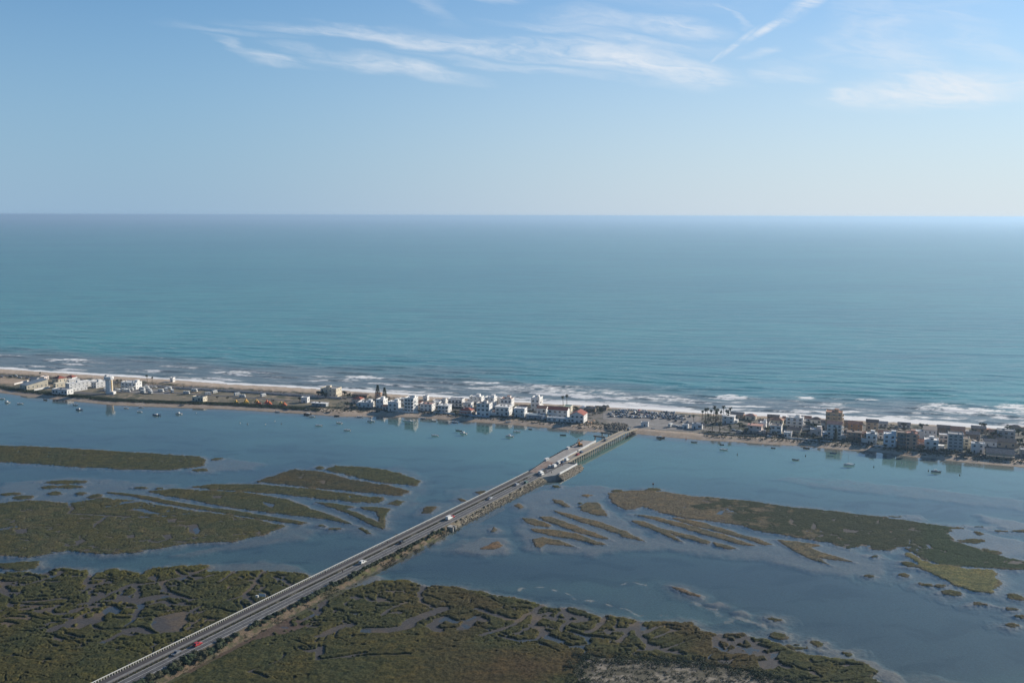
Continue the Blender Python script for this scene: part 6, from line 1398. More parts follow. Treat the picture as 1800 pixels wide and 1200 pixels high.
# ---- camper vans
def make_camper():
    root = bpy.data.objects.new('camper_van', None); COL.objects.link(root)
    wt_ = MT['paint_white']
    prof = [(-3.1, .45), (3.05, .4), (3.15, .8), (3.0, 1.25), (2.35, 1.45), (1.95, 2.0), (2.75, 2.15), (2.8, 2.6), (2.2, 2.95), (-2.9, 2.95), (-3.1, 2.75)]
    MB().loft([[(x, y, z) for x, z in prof] for y in (-1.1, 1.1)]).build('body', wt_, root)
    g = MB()
    for s_ in (-1, 1):
        g.box(-2.3, -1.1, s_ * 1.1 - .02, s_ * 1.1 + .02, 1.6, 2.2).box(-.2, .7, s_ * 1.1 - .02, s_ * 1.1 + .02, 1.6, 2.2).box(1.5, 2.2, s_ * 1.1 - .02, s_ * 1.1 + .02, 1.45, 1.95)
    g.box(-3.12, -3.09, -.6, .6, 1.7, 2.3)
    g.build('windows', MT['glass'], root)
    g2 = MB().add([(2.38, -.9, 1.48), (2.38, .9, 1.48), (2.0, .9, 1.98), (2.0, -.9, 1.98)], [(0, 1, 2, 3)]); g2.build('windscreen', MT['glass'], root)
    MB().box(-1.2, -.2, -.4, .4, 2.95, 3.1).build('roof_vent', MT['wall_grey'], root)
    MB().box(-2.9, 2.2, -1.13, -1.1, 1.15, 1.3).box(-2.9, 2.2, 1.1, 1.13, 1.15, 1.3).build('side_stripe', MT['paint_grey'], root)
    for sx in (2.2, -2.0):
        for sy in (-1, 1):
            w_ = put('wheel', WHEEL, root, (sx, sy * 1.0, .36), 0, (1.2, 1, 1.2)); put('rim', HUB, w_)
    return root
camper0 = None
CAMP = [(185, 687, -60), (207, 688, -20), (219, 687.5, -14), (223.5, 689, 10), (230, 686, -17), (250, 685.5, -17), (251.5, 690.5, -30), (262, 687.5, -25), (264.5, 691.5, -40), (258, 683.5, -17), (283, 688.5, -17), (292, 686.5, -60), (297, 684.5, -17), (303, 689.5, -60),
        (328, 692.5, 0), (342, 688.5, -10), (365.5, 694, 40), (377.5, 691, 60), (417, 695, 50), (426, 698.5, 0), (463, 697, 60), (1178.5, 750, 60)]
for i, (x, y, rz) in enumerate(CAMP):
    o = make_camper() if i == 0 else copy_tree(camper0)
    if i == 0: camper0 = o
    X_, Y_ = W(x, y, GZ); o.location = (float(X_), float(Y_), GZ + .13); o.rotation_euler = (0, 0, R(rz))
    if i == len(CAMP) - 1: lb = 'white camper van parked alone on the lagoon road by the car park'
    elif i == 0: lb = 'white camper van standing left of the water tower'
    elif i < 14: lb = 'white camper van in the cluster right of the water tower, %s from the left' % ordn(i)
    else: lb = 'white camper van on the sparse part of the campsite, %s from the left' % ordn(i - 13)
    tag(o, lb, 'camper van', 'camper vans on the campsite')
# ---- tents
def make_tent(colr):
    root = bpy.data.objects.new('tent', None); COL.objects.link(root)
    m = mm('tent_' + colr, {'yellow': (.72, .40, .06), 'orange': (.70, .17, .06), 'ochre': (.55, .36, .10)}[colr], .8, noise=(.1, .8))
    n = 8; mk = lambda r0, z: [(r0 * math.cos(i * .785 + .39) * (1 if i % 2 else .82), r0 * math.sin(i * .785 + .39) * (1 if i % 2 else .82), z) for i in range(n)]
    MB().loft([mk(2.7, 0), mk(2.3, .5), mk(1.3, 1.7), mk(.5, 2.7), mk(.08, 3.5)]).build('canopy', m, root)
    MB().hull2([(2.0, -1, 0), (3.9, -.7, 0), (3.9, .7, 0), (2.0, 1, 0)], [(1.7, -.3, 1.9), (3.6, -.12, 1.25), (3.6, .12, 1.25), (1.7, .3, 1.9)]).build('porch', m, root)
    MB().box(3.85, 3.93, -.3, .3, 0, .9).build('door_flap', MT['shutter'], root)
    MB().cyl(0, 0, 3.4, 3.9, .06, n=6).build('pole_tip', MT['steel'], root)
    return root
_t0 = {}
for x, y, c, lb in [(415, 708, 'yellow', 'leftmost yellow peaked tent alone near the bank'), (432.5, 706.3, 'yellow', 'rear yellow peaked tent of the second tent pair'), (431, 709, 'yellow', 'front yellow peaked tent of the second tent pair'), (451, 706.5, 'ochre', 'rear ochre peaked tent of the third pair'), (453, 709.5, 'orange', 'front orange peaked tent of the third pair'),
        (469, 708, 'orange', 'rear orange red tent of the fourth pair'), (473.5, 710, 'orange', 'front orange red tent of the fourth pair'), (493.5, 710.3, 'ochre', 'ochre peaked tent beside the rightmost orange one'), (500, 712, 'orange', 'rightmost orange red tent of the campsite')]:
    if c not in _t0: o = _t0[c] = make_tent(c)
    else: o = copy_tree(_t0[c])
    X_, Y_ = W(x, y, GZ); o.location = (float(X_), float(Y_), GZ - .03); o.rotation_euler = (0, 0, R(random.uniform(-60, 20)))
    tag(o, lb, 'tent', 'peaked tents on the campsite')
# ---- excavator
def excavator():
    t, w = CT(*W(1019.5, 783.5, 3.5)); x, y = CW(t, w); root = empty('excavator', x, y, 3.5, CROT + .8, 'orange excavator standing on the unfinished platform beside the bridge', 'excavator')
    om = mm('plant_orange', (.72, .30, .05), .5, noise=(.08, 1.))
    for s_ in (-1, 1):
        MB().loft([[(xx, yy, z) for xx, z in ((-1.8, .15), (-1.5, 0), (1.5, 0), (1.8, .15), (1.8, .65), (1.5, .85), (-1.5, .85), (-1.8, .65))] for yy in (s_ * 1.3 - .3, s_ * 1.3 + .3)]).build('track', MT['rubber'], root)
    MB().cyl(0, 0, .5, 1.0, .8).build('turntable', MT['steel'], root)
    MB().loft([[(xx, yy, z) for xx, z in ((-2.1, 1.0), (1.4, 1.0), (1.4, 1.5), (.4, 2.0), (-1.9, 2.1), (-2.1, 1.8))] for yy in (-1.3, 1.3)]).build('body', om, root)
    c = MB().loft([[(xx, yy, z) for xx, z in ((-.1, 2.0), (1.5, 1.5), (1.6, 2.3), (1.1, 3.1), (-.1, 3.1))] for yy in (.35, 1.3)]).build('cab', om, root)
    MB().box(.05, 1.2, .33, 1.32, 2.25, 2.85).build('window', MT['glass'], c)
    a = MB(); a.tube((1.2, -.3, 1.8), (3.0, -.3, 4.6), .32, .26).tube((3.0, -.3, 4.6), (5.0, -.3, 4.2), .26, .2); a.build('boom', om, root)
    MB().tube((5.0, -.3, 4.3), (5.6, -.3, 1.9), .2, .15).build('arm', om, root)
    MB().loft([[(xx, yy, z) for xx, z in ((5.4, 1.9), (5.9, 1.8), (5.8, 1.0), (5.1, .7), (4.7, 1.1))] for yy in (-.8, .2)]).build('bucket', MT['steel'], root)
excavator()
for k, (t, w, lb) in enumerate([(313, 16.0, 'white site container at the near left corner of the building platform'), (352, 17.6, 'small pale site container on the water edge of the building platform')]):
    x, y = CW(t, w); r0 = empty('site_container', x, y, 3.3, CROT, lb, 'container', 'site containers')
    b = MB().box(-2.5 + k, 2.5 - k, -.9, .9, .05, 1.7); b.build('body', MT['paint_white'], r0)
    rb = MB()
    for q in np.arange(-2.2 + k, 2.3 - k, .45): rb.box(q - .06, q + .06, -.96, -.9, .1, 1.65)
    rb.build('ribs', MT['paint_white'], r0); MB().box(2.5 - k, 2.54 - k, -.7, .7, .15, 1.6).build('door', MT['wall_grey'], r0)
# ================================================================== boats
def hull_mesh(L, B, H, name, m):
    rings = []
    for k in range(9):
        u = k / 8; x = -L / 2 + L * u; bw = B / 2 * (0.86 + .14 * math.sin(u * 3.1)) * (1 - max(0, (u - .45) / .55) ** 2.2 * .96); sheer = H * (1 + .28 * u * u)
        rings.append([(x, -bw, sheer), (x, -bw * .86, H * .35), (x, -bw * .35, -.12 - .08 * (1 - u)), (x, bw * .35, -.12 - .08 * (1 - u)), (x, bw * .86, H * .35), (x, bw, sheer), (x, bw * .80, sheer - .02), (x, bw * .72, H * .45), (x, -bw * .72, H * .45), (x, -bw * .80, sheer - .02)])
    return MB().loft(rings).mesh(name, m)
_b0 = {}
def make_boat(kind, colr):
    nm = {'skiff': 'rowing_boat', 'motor': 'motorboat', 'cabin': 'cabin_boat', 'sail': 'sailing_boat', 'dinghy': 'dinghy'}[kind]
    root = bpy.data.objects.new(nm, None); COL.objects.link(root)
    cm = mm('hull_' + colr, dict(white=(.74, .74, .72), blue=(.05, .12, .22), dark=(.05, .055, .06), green=(.06, .13, .12), grey=(.3, .31, .31))[colr], .35, noise=None, spec=.5)
    L = {'skiff': 4.8, 'motor': 5.8, 'cabin': 6.6, 'sail': 7.6, 'dinghy': 3.4}[kind]; B = L * .36; H = L * .115 + .1
    put('hull', hull_mesh(L, B, H, 'hull', cm), root)
    seat = MT['timber'] if kind in ('skiff', 'dinghy') else MT['frame_white']
    for q in (-.25, .12): put('thwart', MB().box(L * q - .12, L * q + .12, -B * .36, B * .36, H * .75, H * .82).mesh('thwart', seat), root)
    if kind != 'dinghy':
        o = put('outboard_motor', MB().box(-L / 2 - .35, -L / 2 - .02, -.15, .15, H * .7, H + .45).box(-L / 2 - .25, -L / 2 - .12, -.06, .06, -.3, H * .7).mesh('outboard_motor', MT['rubber']), root)
    if kind in ('motor',):
        put('foredeck', MB().loft([[(L * .10, -B * .40, H), (L * .10, B * .40, H), (L * .10, 0, H + .25)], [(L * .40, -B * .18, H * 1.15), (L * .40, B * .18, H * 1.15), (L * .40, 0, H * 1.2)]]).mesh('foredeck', MT['paint_white']), root)
        put('windscreen', MB().hull2([(L * .04, -B * .3, H), (L * .10, -B * .3, H), (L * .10, B * .3, H), (L * .04, B * .3, H)], [(-L * .02, -B * .26, H + .5), (0, -B * .26, H + .5), (0, B * .26, H + .5), (-L * .02, B * .26, H + .5)]).mesh('windscreen', MT['glass']), root)
    if kind == 'cabin':
        c = put('cabin', MB().loft([[(xx, yy, z) for xx, z in ((-L * .10, H * .6), (L * .30, H * .9), (L * .22, H + .75), (-L * .08, H + 1.05), (-L * .10, H + 1.0))] for yy in (-B * .30, B * .30)]).mesh('cabin', MT['paint_white']), root)
        put('window', MB().box(-L * .06, L * .15, -B * .31, B * .31, H + .35, H + .65).mesh('window', MT['glass']), c)
    if kind == 'sail':
        put('cabin', MB().loft([[(xx, yy, z) for xx, z in ((-L * .12, H * .6), (L * .28, H * .9), (L * .22, H + .35), (-L * .10, H + .5))] for yy in (-B * .27, B * .27)]).mesh('cabin', MT['paint_white']), root)
        m_ = put('mast', MB().cyl(L * .08, 0, H * .5, 8.2, .07, .045, 6).mesh('mast', MT['steel']), root)
        put('boom', MB().tube((L * .07, 0, H + 1.0), (-L * .36, 0, H + .95), .12, .10).mesh('boom', MT['wall_bluish']), m_)
    if kind == 'skiff':
        put('oar', MB().tube((-1.2, .3, H + .02), (1.2, .45, H + .06), .035).mesh('oar', MT['bark']), root)
    return root
BO = [ (3, 701, 'motor', 'white', 1), (12.5, 707.5, 'cabin', 'white', 1), (35, 709.8, 'motor', 'white', 1), (80, 701.5, 'skiff', 'dark', 0), (133, 711.8, 'motor', 'white', 1), (139, 720.5, 'cabin', 'blue', 1), (141, 701, 'skiff', 'grey', 0), (221, 717.3, 'skiff', 'white', 1), (245, 724.2, 'motor', 'white', 1), (247.5, 715.5, 'skiff', 'white', 1), (275, 730, 'sail', 'blue', 1),
 (314, 727.5, 'cabin', 'white', 1), (320, 712.5, 'skiff', 'grey', 0), (488, 722.5, 'skiff', 'white', 0), (504, 720.5, 'skiff', 'blue', 0), (541, 721.5, 'motor', 'white', 0), (541, 727, 'sail', 'dark', 0), (548, 732, 'motor', 'white', 1), (577, 725.5, 'skiff', 'dark', 0), (592, 729.5, 'skiff', 'dark', 0), (560, 748, 'motor', 'white', 1), (596, 743.5, 'motor', 'white', 1),
 (632, 732.8, 'skiff', 'white', 1), (652, 740.5, 'cabin', 'white', 1), (610, 756.3, 'motor', 'white', 1), (712, 739.5, 'skiff', 'white', 1), (721, 741.2, 'cabin', 'white', 1), (744, 735.3, 'skiff', 'white', 1), (762, 740.3, 'skiff', 'grey', 1), (764, 765.8, 'motor', 'white', 1), (799, 741.8, 'motor', 'white', 1), (807, 757.3, 'motor', 'green', 1), (814.5, 762, 'cabin', 'white', 1),
 (894, 741.5, 'skiff', 'white', 0), (895.5, 767.3, 'cabin', 'white', 1), (908, 759, 'motor', 'white', 1), (932, 754.5, 'dinghy', 'dark', 1), (990, 765, 'skiff', 'dark', 1), (1161, 769.8, 'cabin', 'dark', 1), (1219.5, 777.3, 'skiff', 'grey', 1), (1269, 781.8, 'dinghy', 'dark', 1), (1271.5, 790.5, 'motor', 'white', 1), (1148, 755, 'dinghy', 'white', 0),
 (1398, 808.3, 'skiff', 'grey', 1), (1417, 788, 'skiff', 'dark', 1), (1464, 797, 'skiff', 'blue', 1), (1492, 817.5, 'sail', 'white', 1), (1359, 787.5, 'dinghy', 'dark', 1), (1645, 829.5, 'cabin', 'grey', 1), (885, 739.5, 'dinghy', 'blue', 0), (970, 745, 'dinghy', 'grey', 0), (1020, 752.5, 'dinghy', 'dark', 0), (1775, 806, 'dinghy', 'dark', 0)]
BW = {'skiff': 'open boat', 'motor': 'motorboat', 'cabin': 'cabin boat', 'sail': 'sailing boat', 'dinghy': 'dinghy'}
LM = [(0, 60, 'off the left edge of the picture'), (60, 180, 'left of the water tower'), (180, 300, 'below the water tower'), (300, 420, 'below the campsite'), (420, 600, 'below the orange tents'), (600, 690, 'off the left end of the house row'), (690, 780, 'below the tall four storey house'), (780, 880, 'below the red hipped bungalow'), (880, 1100, 'between the hotel and the bridge'), (1100, 1240, 'just right of the bridge'), (1240, 1380, 'below the palm garden'), (1380, 1560, 'below the tall ochre block'), (1560, 1800, 'near the right edge of the picture')]
seen = {}
for i, (x, y, k, c, afloat) in enumerate(BO):
    if (k, c) not in _b0: o = _b0[(k, c)] = make_boat(k, c)
    else: o = copy_tree(_b0[(k, c)])
    z = 0.02 if afloat else .55
    X_, Y_ = W(x, y, z if afloat else .9)
    rr = random.Random(i); rz = R((168 if afloat else -17) + rr.uniform(-16, 16) + (180 if rr.random() < (.12 if afloat else .4) else 0))
    if not afloat:
        z = 1.0
        a_, b_ = AB(float(X_), float(Y_)); d_ = float(b_ - b_lag(a_)); z = float(np.interp(d_, [0, 3, 8, 12, 20], [.1, .35, 1.15, 1.6, 1.72])) + .06
    o.location = (float(X_), float(Y_), z); o.rotation_euler = (0, 0, rz)
    where = [w_ for a, b, w_ in LM if a <= x < b][0]
    key = (k, c, where, afloat); seen[key] = seen.get(key, 0) + 1
    lb = '%s %s %s %s' % (c, BW[k], 'floating' if afloat else 'pulled up on the sand', where)
    if seen[key] > 1: lb += ', %s from the left' % ordn(seen[key])
    elif sum(1 for q in BO if (q[2], q[3], q[4]) == (k, c, afloat) and [w_ for a, b, w_ in LM if a <= q[0] < b][0] == where) > 1: lb += ', 1st from the left'
    tag(o, lb, 'boat', 'small boats moored on the lagoon' if afloat else 'boats drawn up on the lagoon beach')
# buoys
bm = MB().loft([[(.32 * q * math.cos(i * .785), .32 * q * math.sin(i * .785), z) for i in range(8)] for z, q in ((-.25, .35), (0, .9), (.2, 1), (.42, .7), (.5, .3))])
top = MB().cyl(0, 0, .5, .95, .08, n=6)
bms = {c: bm.mesh('float', MT['paint_' + c]) for c in ('white', 'black', 'red')}; tpm = top.mesh('handle', MT['rubber'])
BY = [(344.5, 726, 'white'), (422, 743.5, 'white'), (435, 745.7, 'black'), (466.5, 745.8, 'white'), (483, 740.3, 'white'), (494.5, 745, 'black'), (860, 740, 'white'), (1296, 799, 'black'), (1416, 801.5, 'black'), (1536, 820.5, 'black'), (1632, 827.5, 'black'), (1585, 814, 'white'), (1687, 835.5, 'black'), (706, 736.5, 'white'), (1206, 772, 'red')]
for i, (x, y, c) in enumerate(BY):
    X_, Y_ = W(x, y, 0); r0 = empty('mooring_buoy', float(X_), float(Y_), 0, 0, '%s mooring buoy floating on the lagoon, %s counting from the left' % (c, ordn(1 + sum(1 for q in BY if q[0] < x))), 'buoy', 'mooring buoys')
    put('float', bms[c], r0, (0, 0, 0), 0, (1.4, 1.4, 1.4)); put('handle', tpm, r0, (0, 0, 0), 0, (1.4, 1.4, 1.4))
# ================================================================== trees
def palm_meshes(h, seed):
    r_ = random.Random(seed); tr = MB(); n = 7; pts = []
    bx, by = r_.uniform(-.5, .5), r_.uniform(-.5, .5)
    for k in range(n + 1): u = k / n; pts.append((bx * u * u, by * u * u, h * u))
    tr.loft([[(x + (.30 - .13 * (k / n)) * math.cos(i * .785), y + (.30 - .13 * (k / n)) * math.sin(i * .785), z) for i in range(8)] for k, (x, y, z) in enumerate(pts)])
    cr = MB(); cx, cy, cz = pts[-1]
    for f in range(34):
        a = f * 2.4 + r_.uniform(-.2, .2); el = r_.uniform(-.75, 1.15); L = r_.uniform(1.5, 2.1); prev = None; w0 = .30
        p = Vector((cx, cy, cz + .1)); d = Vector((math.cos(a) * math.cos(el), math.sin(a) * math.cos(el), math.sin(el)))
        side = Vector((-math.sin(a), math.cos(a), 0)); ring = []
        for k in range(6):
            w_ = w0 * (1.4, 1.6, 1.5, 1.2, .8, .15)[k]
            ring.append((p - side * w_ + Vector((0, 0, -.12)), p.copy(), p + side * w_ + Vector((0, 0, -.12))))
            p = p + d * L / 5; d = (d + Vector((0, 0, -.24))).normalized()
        for k in range(5):
            A_, B_ = ring[k], ring[k + 1]
            cr.add([tuple(q) for q in (*A_, *B_)], [(0, 1, 4, 3), (1, 2, 5, 4)])
    return tr.mesh('trunk', MT['bark']), cr.mesh('crown', MT['palm_leaf'])
PM = [palm_meshes(h, s_) for h, s_ in ((8.5, 1), (9.5, 2), (10.5, 3), (5.0, 4), (3.2, 5))]
def palm(px, py, k, label, sc=1.0, group='palms on the spit'):
    x, y = W(px, py, GZ); r0 = empty('palm_tree', float(x), float(y), GZ - .1, random.uniform(0, 6.28), label, 'palm', group)
    put('trunk', PM[k][0], r0, scale=(sc, sc, sc)); put('crown', PM[k][1], r0, scale=(sc, sc, sc))
for i, (x, y) in enumerate([(1234, 739), (1240, 741), (1244, 738), (1249, 740.5), (1254, 737.5), (1259, 742), (1262, 738), (1267, 741), (1272, 738.5), (1276, 741.5), (1281, 743), (1284, 741), (1246, 745), (1257, 746)]):
    palm(x, y, i % 3, 'dark palm in the dense grove right of the car park, %s from the left' % ordn(1 + sum(1 for q in (1234, 1240, 1244, 1249, 1254, 1259, 1262, 1267, 1272, 1276, 1281, 1284, 1246, 1257) if q < x)), (1.0, 1.12, .95, 1.15, 1.2)[i % 5], 'palm grove')
for x, y, k, sc, lb in [(990, 716, 1, 1.05, 'left one of two tall palms behind the long red roofed hotel'), (996.5, 714.5, 2, 1.0, 'right one of two tall palms behind the long red roofed hotel'), (1219.5, 745, 0, .85, 'single palm at the right corner of the car park'), (259, 674, 0, 1.0, 'left one of two slim palms on the beach right of the tower'), (267.5, 675.5, 1, .8, 'right one of two slim palms on the beach right of the tower'),
        (207.5, 680.5, 0, .9, 'nearer slim palm close to the right of the water tower'), (214, 681, 1, .85, 'farther slim palm close to the right of the water tower'), (70.5, 661.5, 3, .8, 'short palm on the beach at far left'), (1252, 757, 3, 1.2, 'low palm at the left of the palm garden road'), (1265, 759, 3, 1.3, 'low palm in the middle of the palm garden'), (1283, 761, 3, 1.2, 'low palm on the right of the palm garden'), (1299, 757, 3, 1.2, 'palm between white houses right of the palm garden'), (1042, 730, 3, 1.0, 'palm beside the small terrace left of the bridge'), (1051, 728, 3, .8, 'small palm left of the car park entrance'), (1240, 752, 3, 1.0, 'palm behind the oblong white hut')]:
    palm(x, y, k, lb, sc)
def norfolk(px, py, h, label):
    x, y = W(px, py, GZ); r0 = empty('norfolk_pine', float(x), float(y), GZ - .1, random.uniform(0, 6), label, 'tree', 'norfolk pines')
    MB().cyl(0, 0, 0, h, .28, .05, 8).build('trunk', MT['bark'], r0)
    mb = MB(); r_ = random.Random(int(px)); z = h * .16
    while z < h * .98:
        u = 1 - z / h; L = .8 + u * 3.4
        for k in range(6):
            a = k * 1.047 + z; ca, sa_ = math.cos(a), math.sin(a)
            mb.add([(0, 0, z), (ca * L * .5 - sa_ * .28, sa_ * L * .5 + ca * .28, z + .05), (ca * L, sa_ * L, z + .25), (ca * L * .5 + sa_ * .28, sa_ * L * .5 - ca * .28, z + .05)], [(0, 1, 2, 3)])
            leaf_blob(mb, ca * L * .7, sa_ * L * .7, z + .12, L * .34, .34, 16, .34, int(z * 10 + k))
        z += .62 + .5 * u
    mb.build('crown', MT['leaf_dark'], r0)
norfolk(664, 702, 14.5, 'left tall tiered norfolk pine behind the first waterfront houses'); norfolk(676, 703, 12.5, 'right shorter norfolk pine behind the first waterfront houses')
TM = []
for k in range(5):
    r_ = random.Random(70 + k); tr = MB(); cr = MB()
    tr.tube((0, 0, 0), (0, 0, 1.7), .22, .16, 7)
    for j in range(6):
        a = j * 1.05 + r_.uniform(-.3, .3); q = r_.uniform(.7, 1.5); cz = r_.uniform(2.3, 3.7); cx, cy = q * math.cos(a), q * math.sin(a)
        tr.tube((0, 0, 1.5), (cx * .9, cy * .9, cz), .11, .04, 5); rb = r_.uniform(.8, 1.25)
        core(cr, cx, cy, cz, rb * .62, rb * .55, k * 11 + j)
        leaf_blob(cr, cx, cy, cz, rb, rb * .8, 55, .25, k * 31 + j)
    TM.append((tr.mesh('trunk', MT['bark']), cr.mesh('crown', MT[('leaf_dark', 'leaf_mid', 'leaf_dark', 'leaf_olive', 'leaf_mid')[k]])))
def tree(px, py, k, sc, label, group='broadleaf trees on the spit'):
    x, y = W(px, py, GZ); r0 = empty('bushy_tree', float(x), float(y), GZ - .1, random.uniform(0, 6.28), label, 'tree', group)
    put('trunk', TM[k][0], r0, scale=(sc, sc, sc)); put('crown', TM[k][1], r0, scale=(sc, sc, sc))
TREES = [(606, 697, 1.5), (614, 699, 1.2), (560, 697, 1.4), (565, 698, 1.5), (572, 699.5, 1.2), (527, 706.5, 1.25), (400, 702.5, .8), (382, 702, .8), (480, 708, .8), (610, 715, 1.1), (618, 718, 1.0), (626, 720, .9), (636, 703, 1.0), (690, 716, .8), (742, 721, .9), (770, 727, .8), (775, 719, .8), (800, 727, .8), (838, 727, 1.1), (832, 731, .7), (903, 732, .9), (908, 719, .9), (929, 735, .9), (934, 728, 1.0), (972, 724, 1.0), (1012, 722, 1.2), (1016, 725, 1.1), (1034, 722, 1.1), (1050, 721.5, 1.2), (1056, 724, 1.0), (1062, 719.5, 1.1), (1068, 718.5, .9),
 (1300, 751, 1.1), (1306, 755, 1.2), (1312, 761, 1.0), (1318, 748, 1.1), (1325, 752, 1.1), (1348, 763, 1.5), (1355, 757, 1.1), (1362, 767, 1.0), (1384, 757, 1.1), (1388, 767, .9), (1412, 770, 1.1), (1419, 763, 1.0), (1428, 757, 1.2), (1435, 753, 1.1), (1430, 771, 1.0), (1452, 772, 1.0), (1456, 760, 1.1), (1466, 764, 1.0), (1490, 776, .9), (1502, 765, 1.0), (1524, 765, 1.0), (1531, 783, .8), (1550, 770, 1.1), (1556, 788, .9), (1565, 760, 1.2), (1578, 762, 1.3), (1588, 753.5, 1.3), (1583, 792, .8), (1620, 756, 1.5), (1627, 757, 1.4), (1622, 793, 1.1), (1631, 789, 1.1), (1640, 795, .8), (1656, 796, 1.0), (1662, 798, 1.1), (1672, 800, 1.0), (1680, 799, 1.0), (1700, 800, 1.2), (1706, 802, 1.0), (1711, 770, 1.0), (1712, 762, 1.0), (1726, 753, 1.3), (1730, 753.5, 1.1), (1735, 800, .9), (1740, 775, 1.2), (1745, 770, 1.3), (1738, 763, 1.0), (1755, 768, 1.5), (1757, 772, 1.2), (1771, 757.5, 1.3), (1792, 785, 1.6), (1797, 791, 1.5), (1790, 766, 1.4), (1800, 770, 1.3), (1722, 802, .9), (1600, 796, 1.0), (1510, 782, .8), (1440, 777, .8)]
for i, (x, y, sc) in enumerate(TREES):
    near_h = min(HS, key=lambda q: (q[0] - x) ** 2 + ((q[1] - y) * 2) ** 2)
    side = 'left of' if x < near_h[0] - 8 else ('right of' if x > near_h[0] else 'beside')
    dpt = 'behind' if y < near_h[1] - 3 else side
    short = ' '.join(near_h[10].split()[:8])
    lb = ('%s bushy tree %s the %s' % ({0: 'dark', 1: 'green', 2: 'dark', 3: 'olive', 4: 'green'}[i % 5], dpt, short))
    seen[lb] = seen.get(lb, 0) + 1
    if seen[lb] > 1: lb = lb.replace('bushy tree', 'bushy tree, %s one,' % ordn(seen[lb]))
    tree(x, y, i % 5, sc, ' '.join(lb.split()[:16]))
# the tall dark cypress by the tall pair
x, y = W(1468.5, 775, GZ); r0 = empty('cypress_tree', float(x), float(y), GZ - .1, 0, 'tall dark pointed cypress in front of the tall pale waterfront house', 'tree')
MB().cyl(0, 0, 0, 3, .25, .2, 8).build('trunk', MT['bark'], r0); mb = MB()
for k in range(12):
    u = k / 11; rr_ = 2.0 * math.sin(max(.12, (1 - u) ** .7) * 1.5) * (1 if k else .7)
    leaf_blob(mb, 0, 0, 1.3 + u * 9.6, max(.3, rr_), 1.0, 80, .28, k); core(mb, 0, 0, 1.3 + u * 9.6, max(.15, rr_ * .6), .6, k + 200)
mb.build('crown', MT['leaf_dark'], r0)
# thatch parasols on the terrace
for i, (x, y) in enumerate([(1033, 745), (1038, 746.5), (1043, 743)]):
    X_, Y_ = W(x, y, GZ); r0 = empty('parasol', float(X_), float(Y_), GZ - .05, 0, '%s of three orange brown parasols on the terrace left of the bridge landing' % ('leftmost', 'middle', 'rightmost')[i], 'parasol', 'terrace parasols')
    MB().cyl(0, 0, 0, 2.3, .06, n=6).build('pole', MT['timber'], r0); MB().cyl(0, 0, 2.1, 2.9, 1.7, .1, 10).build('canopy', MT['wall_orange'], r0)
# ---- low scrub on the spit
def scatter_ok(n, fn, seed): 
    r2 = np.random.default_rng(seed); out = []
    while len(out) < n:
        p = fn(r2)
        if p is not None: out.append(p)
    return out
def ground_at(x, y):
    a_, b_ = AB(x, y); d1 = float(b_ - b_lag(a_)); d2 = float(b_oce(a_) - b_)
    return 1.7 * float(sm(np.array(d1), -1, 12)) * float(sm(np.array(d2), -1, 20)) 
rs = np.random.default_rng(55)
mbA, mbB, mbC = MB(), MB(), MB()
cov_n = 0
for k in range(17000):
    px_ = rs.uniform(-250, 2000); side = rs.random()
    if k > 13000: px_ = rs.uniform(-100, 560); side = .1
    if side < .45:      # bank behind the lagoon beach
        yl = np.interp(px_, pl[:, 0], pl[:, 1]); off = rs.uniform(8, 13) if px_ < 560 else rs.uniform(7, 17)
        if 1085 < px_ < 1235: continue
        if px_ > 560 and rs.random() < .25: continue
        x, y = W(px_, yl - off * np.interp(px_, [560, 640, 1050, 1300, 1800], [.85, 1.05, .9, .95, 1.0]), GZ); tgt = mbA
    elif side < .75:    # dunes behind the ocean beach
        yo = np.interp(px_, po[:, 0], po[:, 1]); off = rs.uniform(9, 15) if px_ < 640 else rs.uniform(5, 12)
        if 1060 < px_ < 1235 or 720 < px_ < 1000: continue
        x, y = W(px_, yo + off, GZ); tgt = mbB
        if pn(x / 14, y / 14, 77) < -.08: continue
    else:               # gardens
        if px_ < 590 or 1060 < px_ < 1238: continue
        yl = np.interp(px_, pl[:, 0], pl[:, 1]); yo = np.interp(px_, po[:, 0], po[:, 1]); x, y = W(px_, yo + (yl - yo) * rs.uniform(.25, .8), GZ); tgt = mbA
        if pn(x / 12, y / 12, 78) < 0.02: continue
    s_ = rs.uniform(.5, 1.25)
    x, y = float(x), float(y)
    leaf_blob(tgt, x, y, ground_at(x, y) + .1, s_ * 1.1, s_ * .8, 9, .42)
tag(mbA.build('garden_scrub', MT['leaf_dark']), 'dark low bushes filling the gardens and lagoon bank of the spit', 'bushes', kind='stuff')
tag(mbB.build('dune_scrub', MT['leaf_grey']), 'grey green scrub on the dunes behind the ocean beach', 'scrub', kind='stuff')
sc_s = scrub_d
rs = np.random.default_rng(56); mbD = MB(); mbE = MB()
for k in range(7500):
    px_, py_ = rs.uniform(990, 1560), rs.uniform(1145, 1300); x, y = W(px_, py_, .3)
    j = int(np.clip(np.searchsorted(PYS, py_), 1, len(PYS) - 1)); i = int(np.clip(np.searchsorted(PXS, px_), 1, len(PXS) - 1)); dd = scrub_d[j, i]
    if dd < -3: continue
    belt = dd < 6.5
    if not belt and pn(x / 3.2, y / 3.2, 79) < -.2: continue
    s_ = rs.uniform(.9, 1.7) if belt else rs.uniform(.35, .95)
    tgt = mbD if belt or rs.random() < .25 else mbE
    x, y = float(x), float(y)
    leaf_blob(tgt, x, y, .25, s_ * .9, s_ * .8, 22 if belt else 12, .25 if belt else .2)
tag(mbD.build('scrub', MT['leaf_dark']), 'dark green bushes ringing the pale sandy patch at the bottom right', 'bushes', kind='stuff')
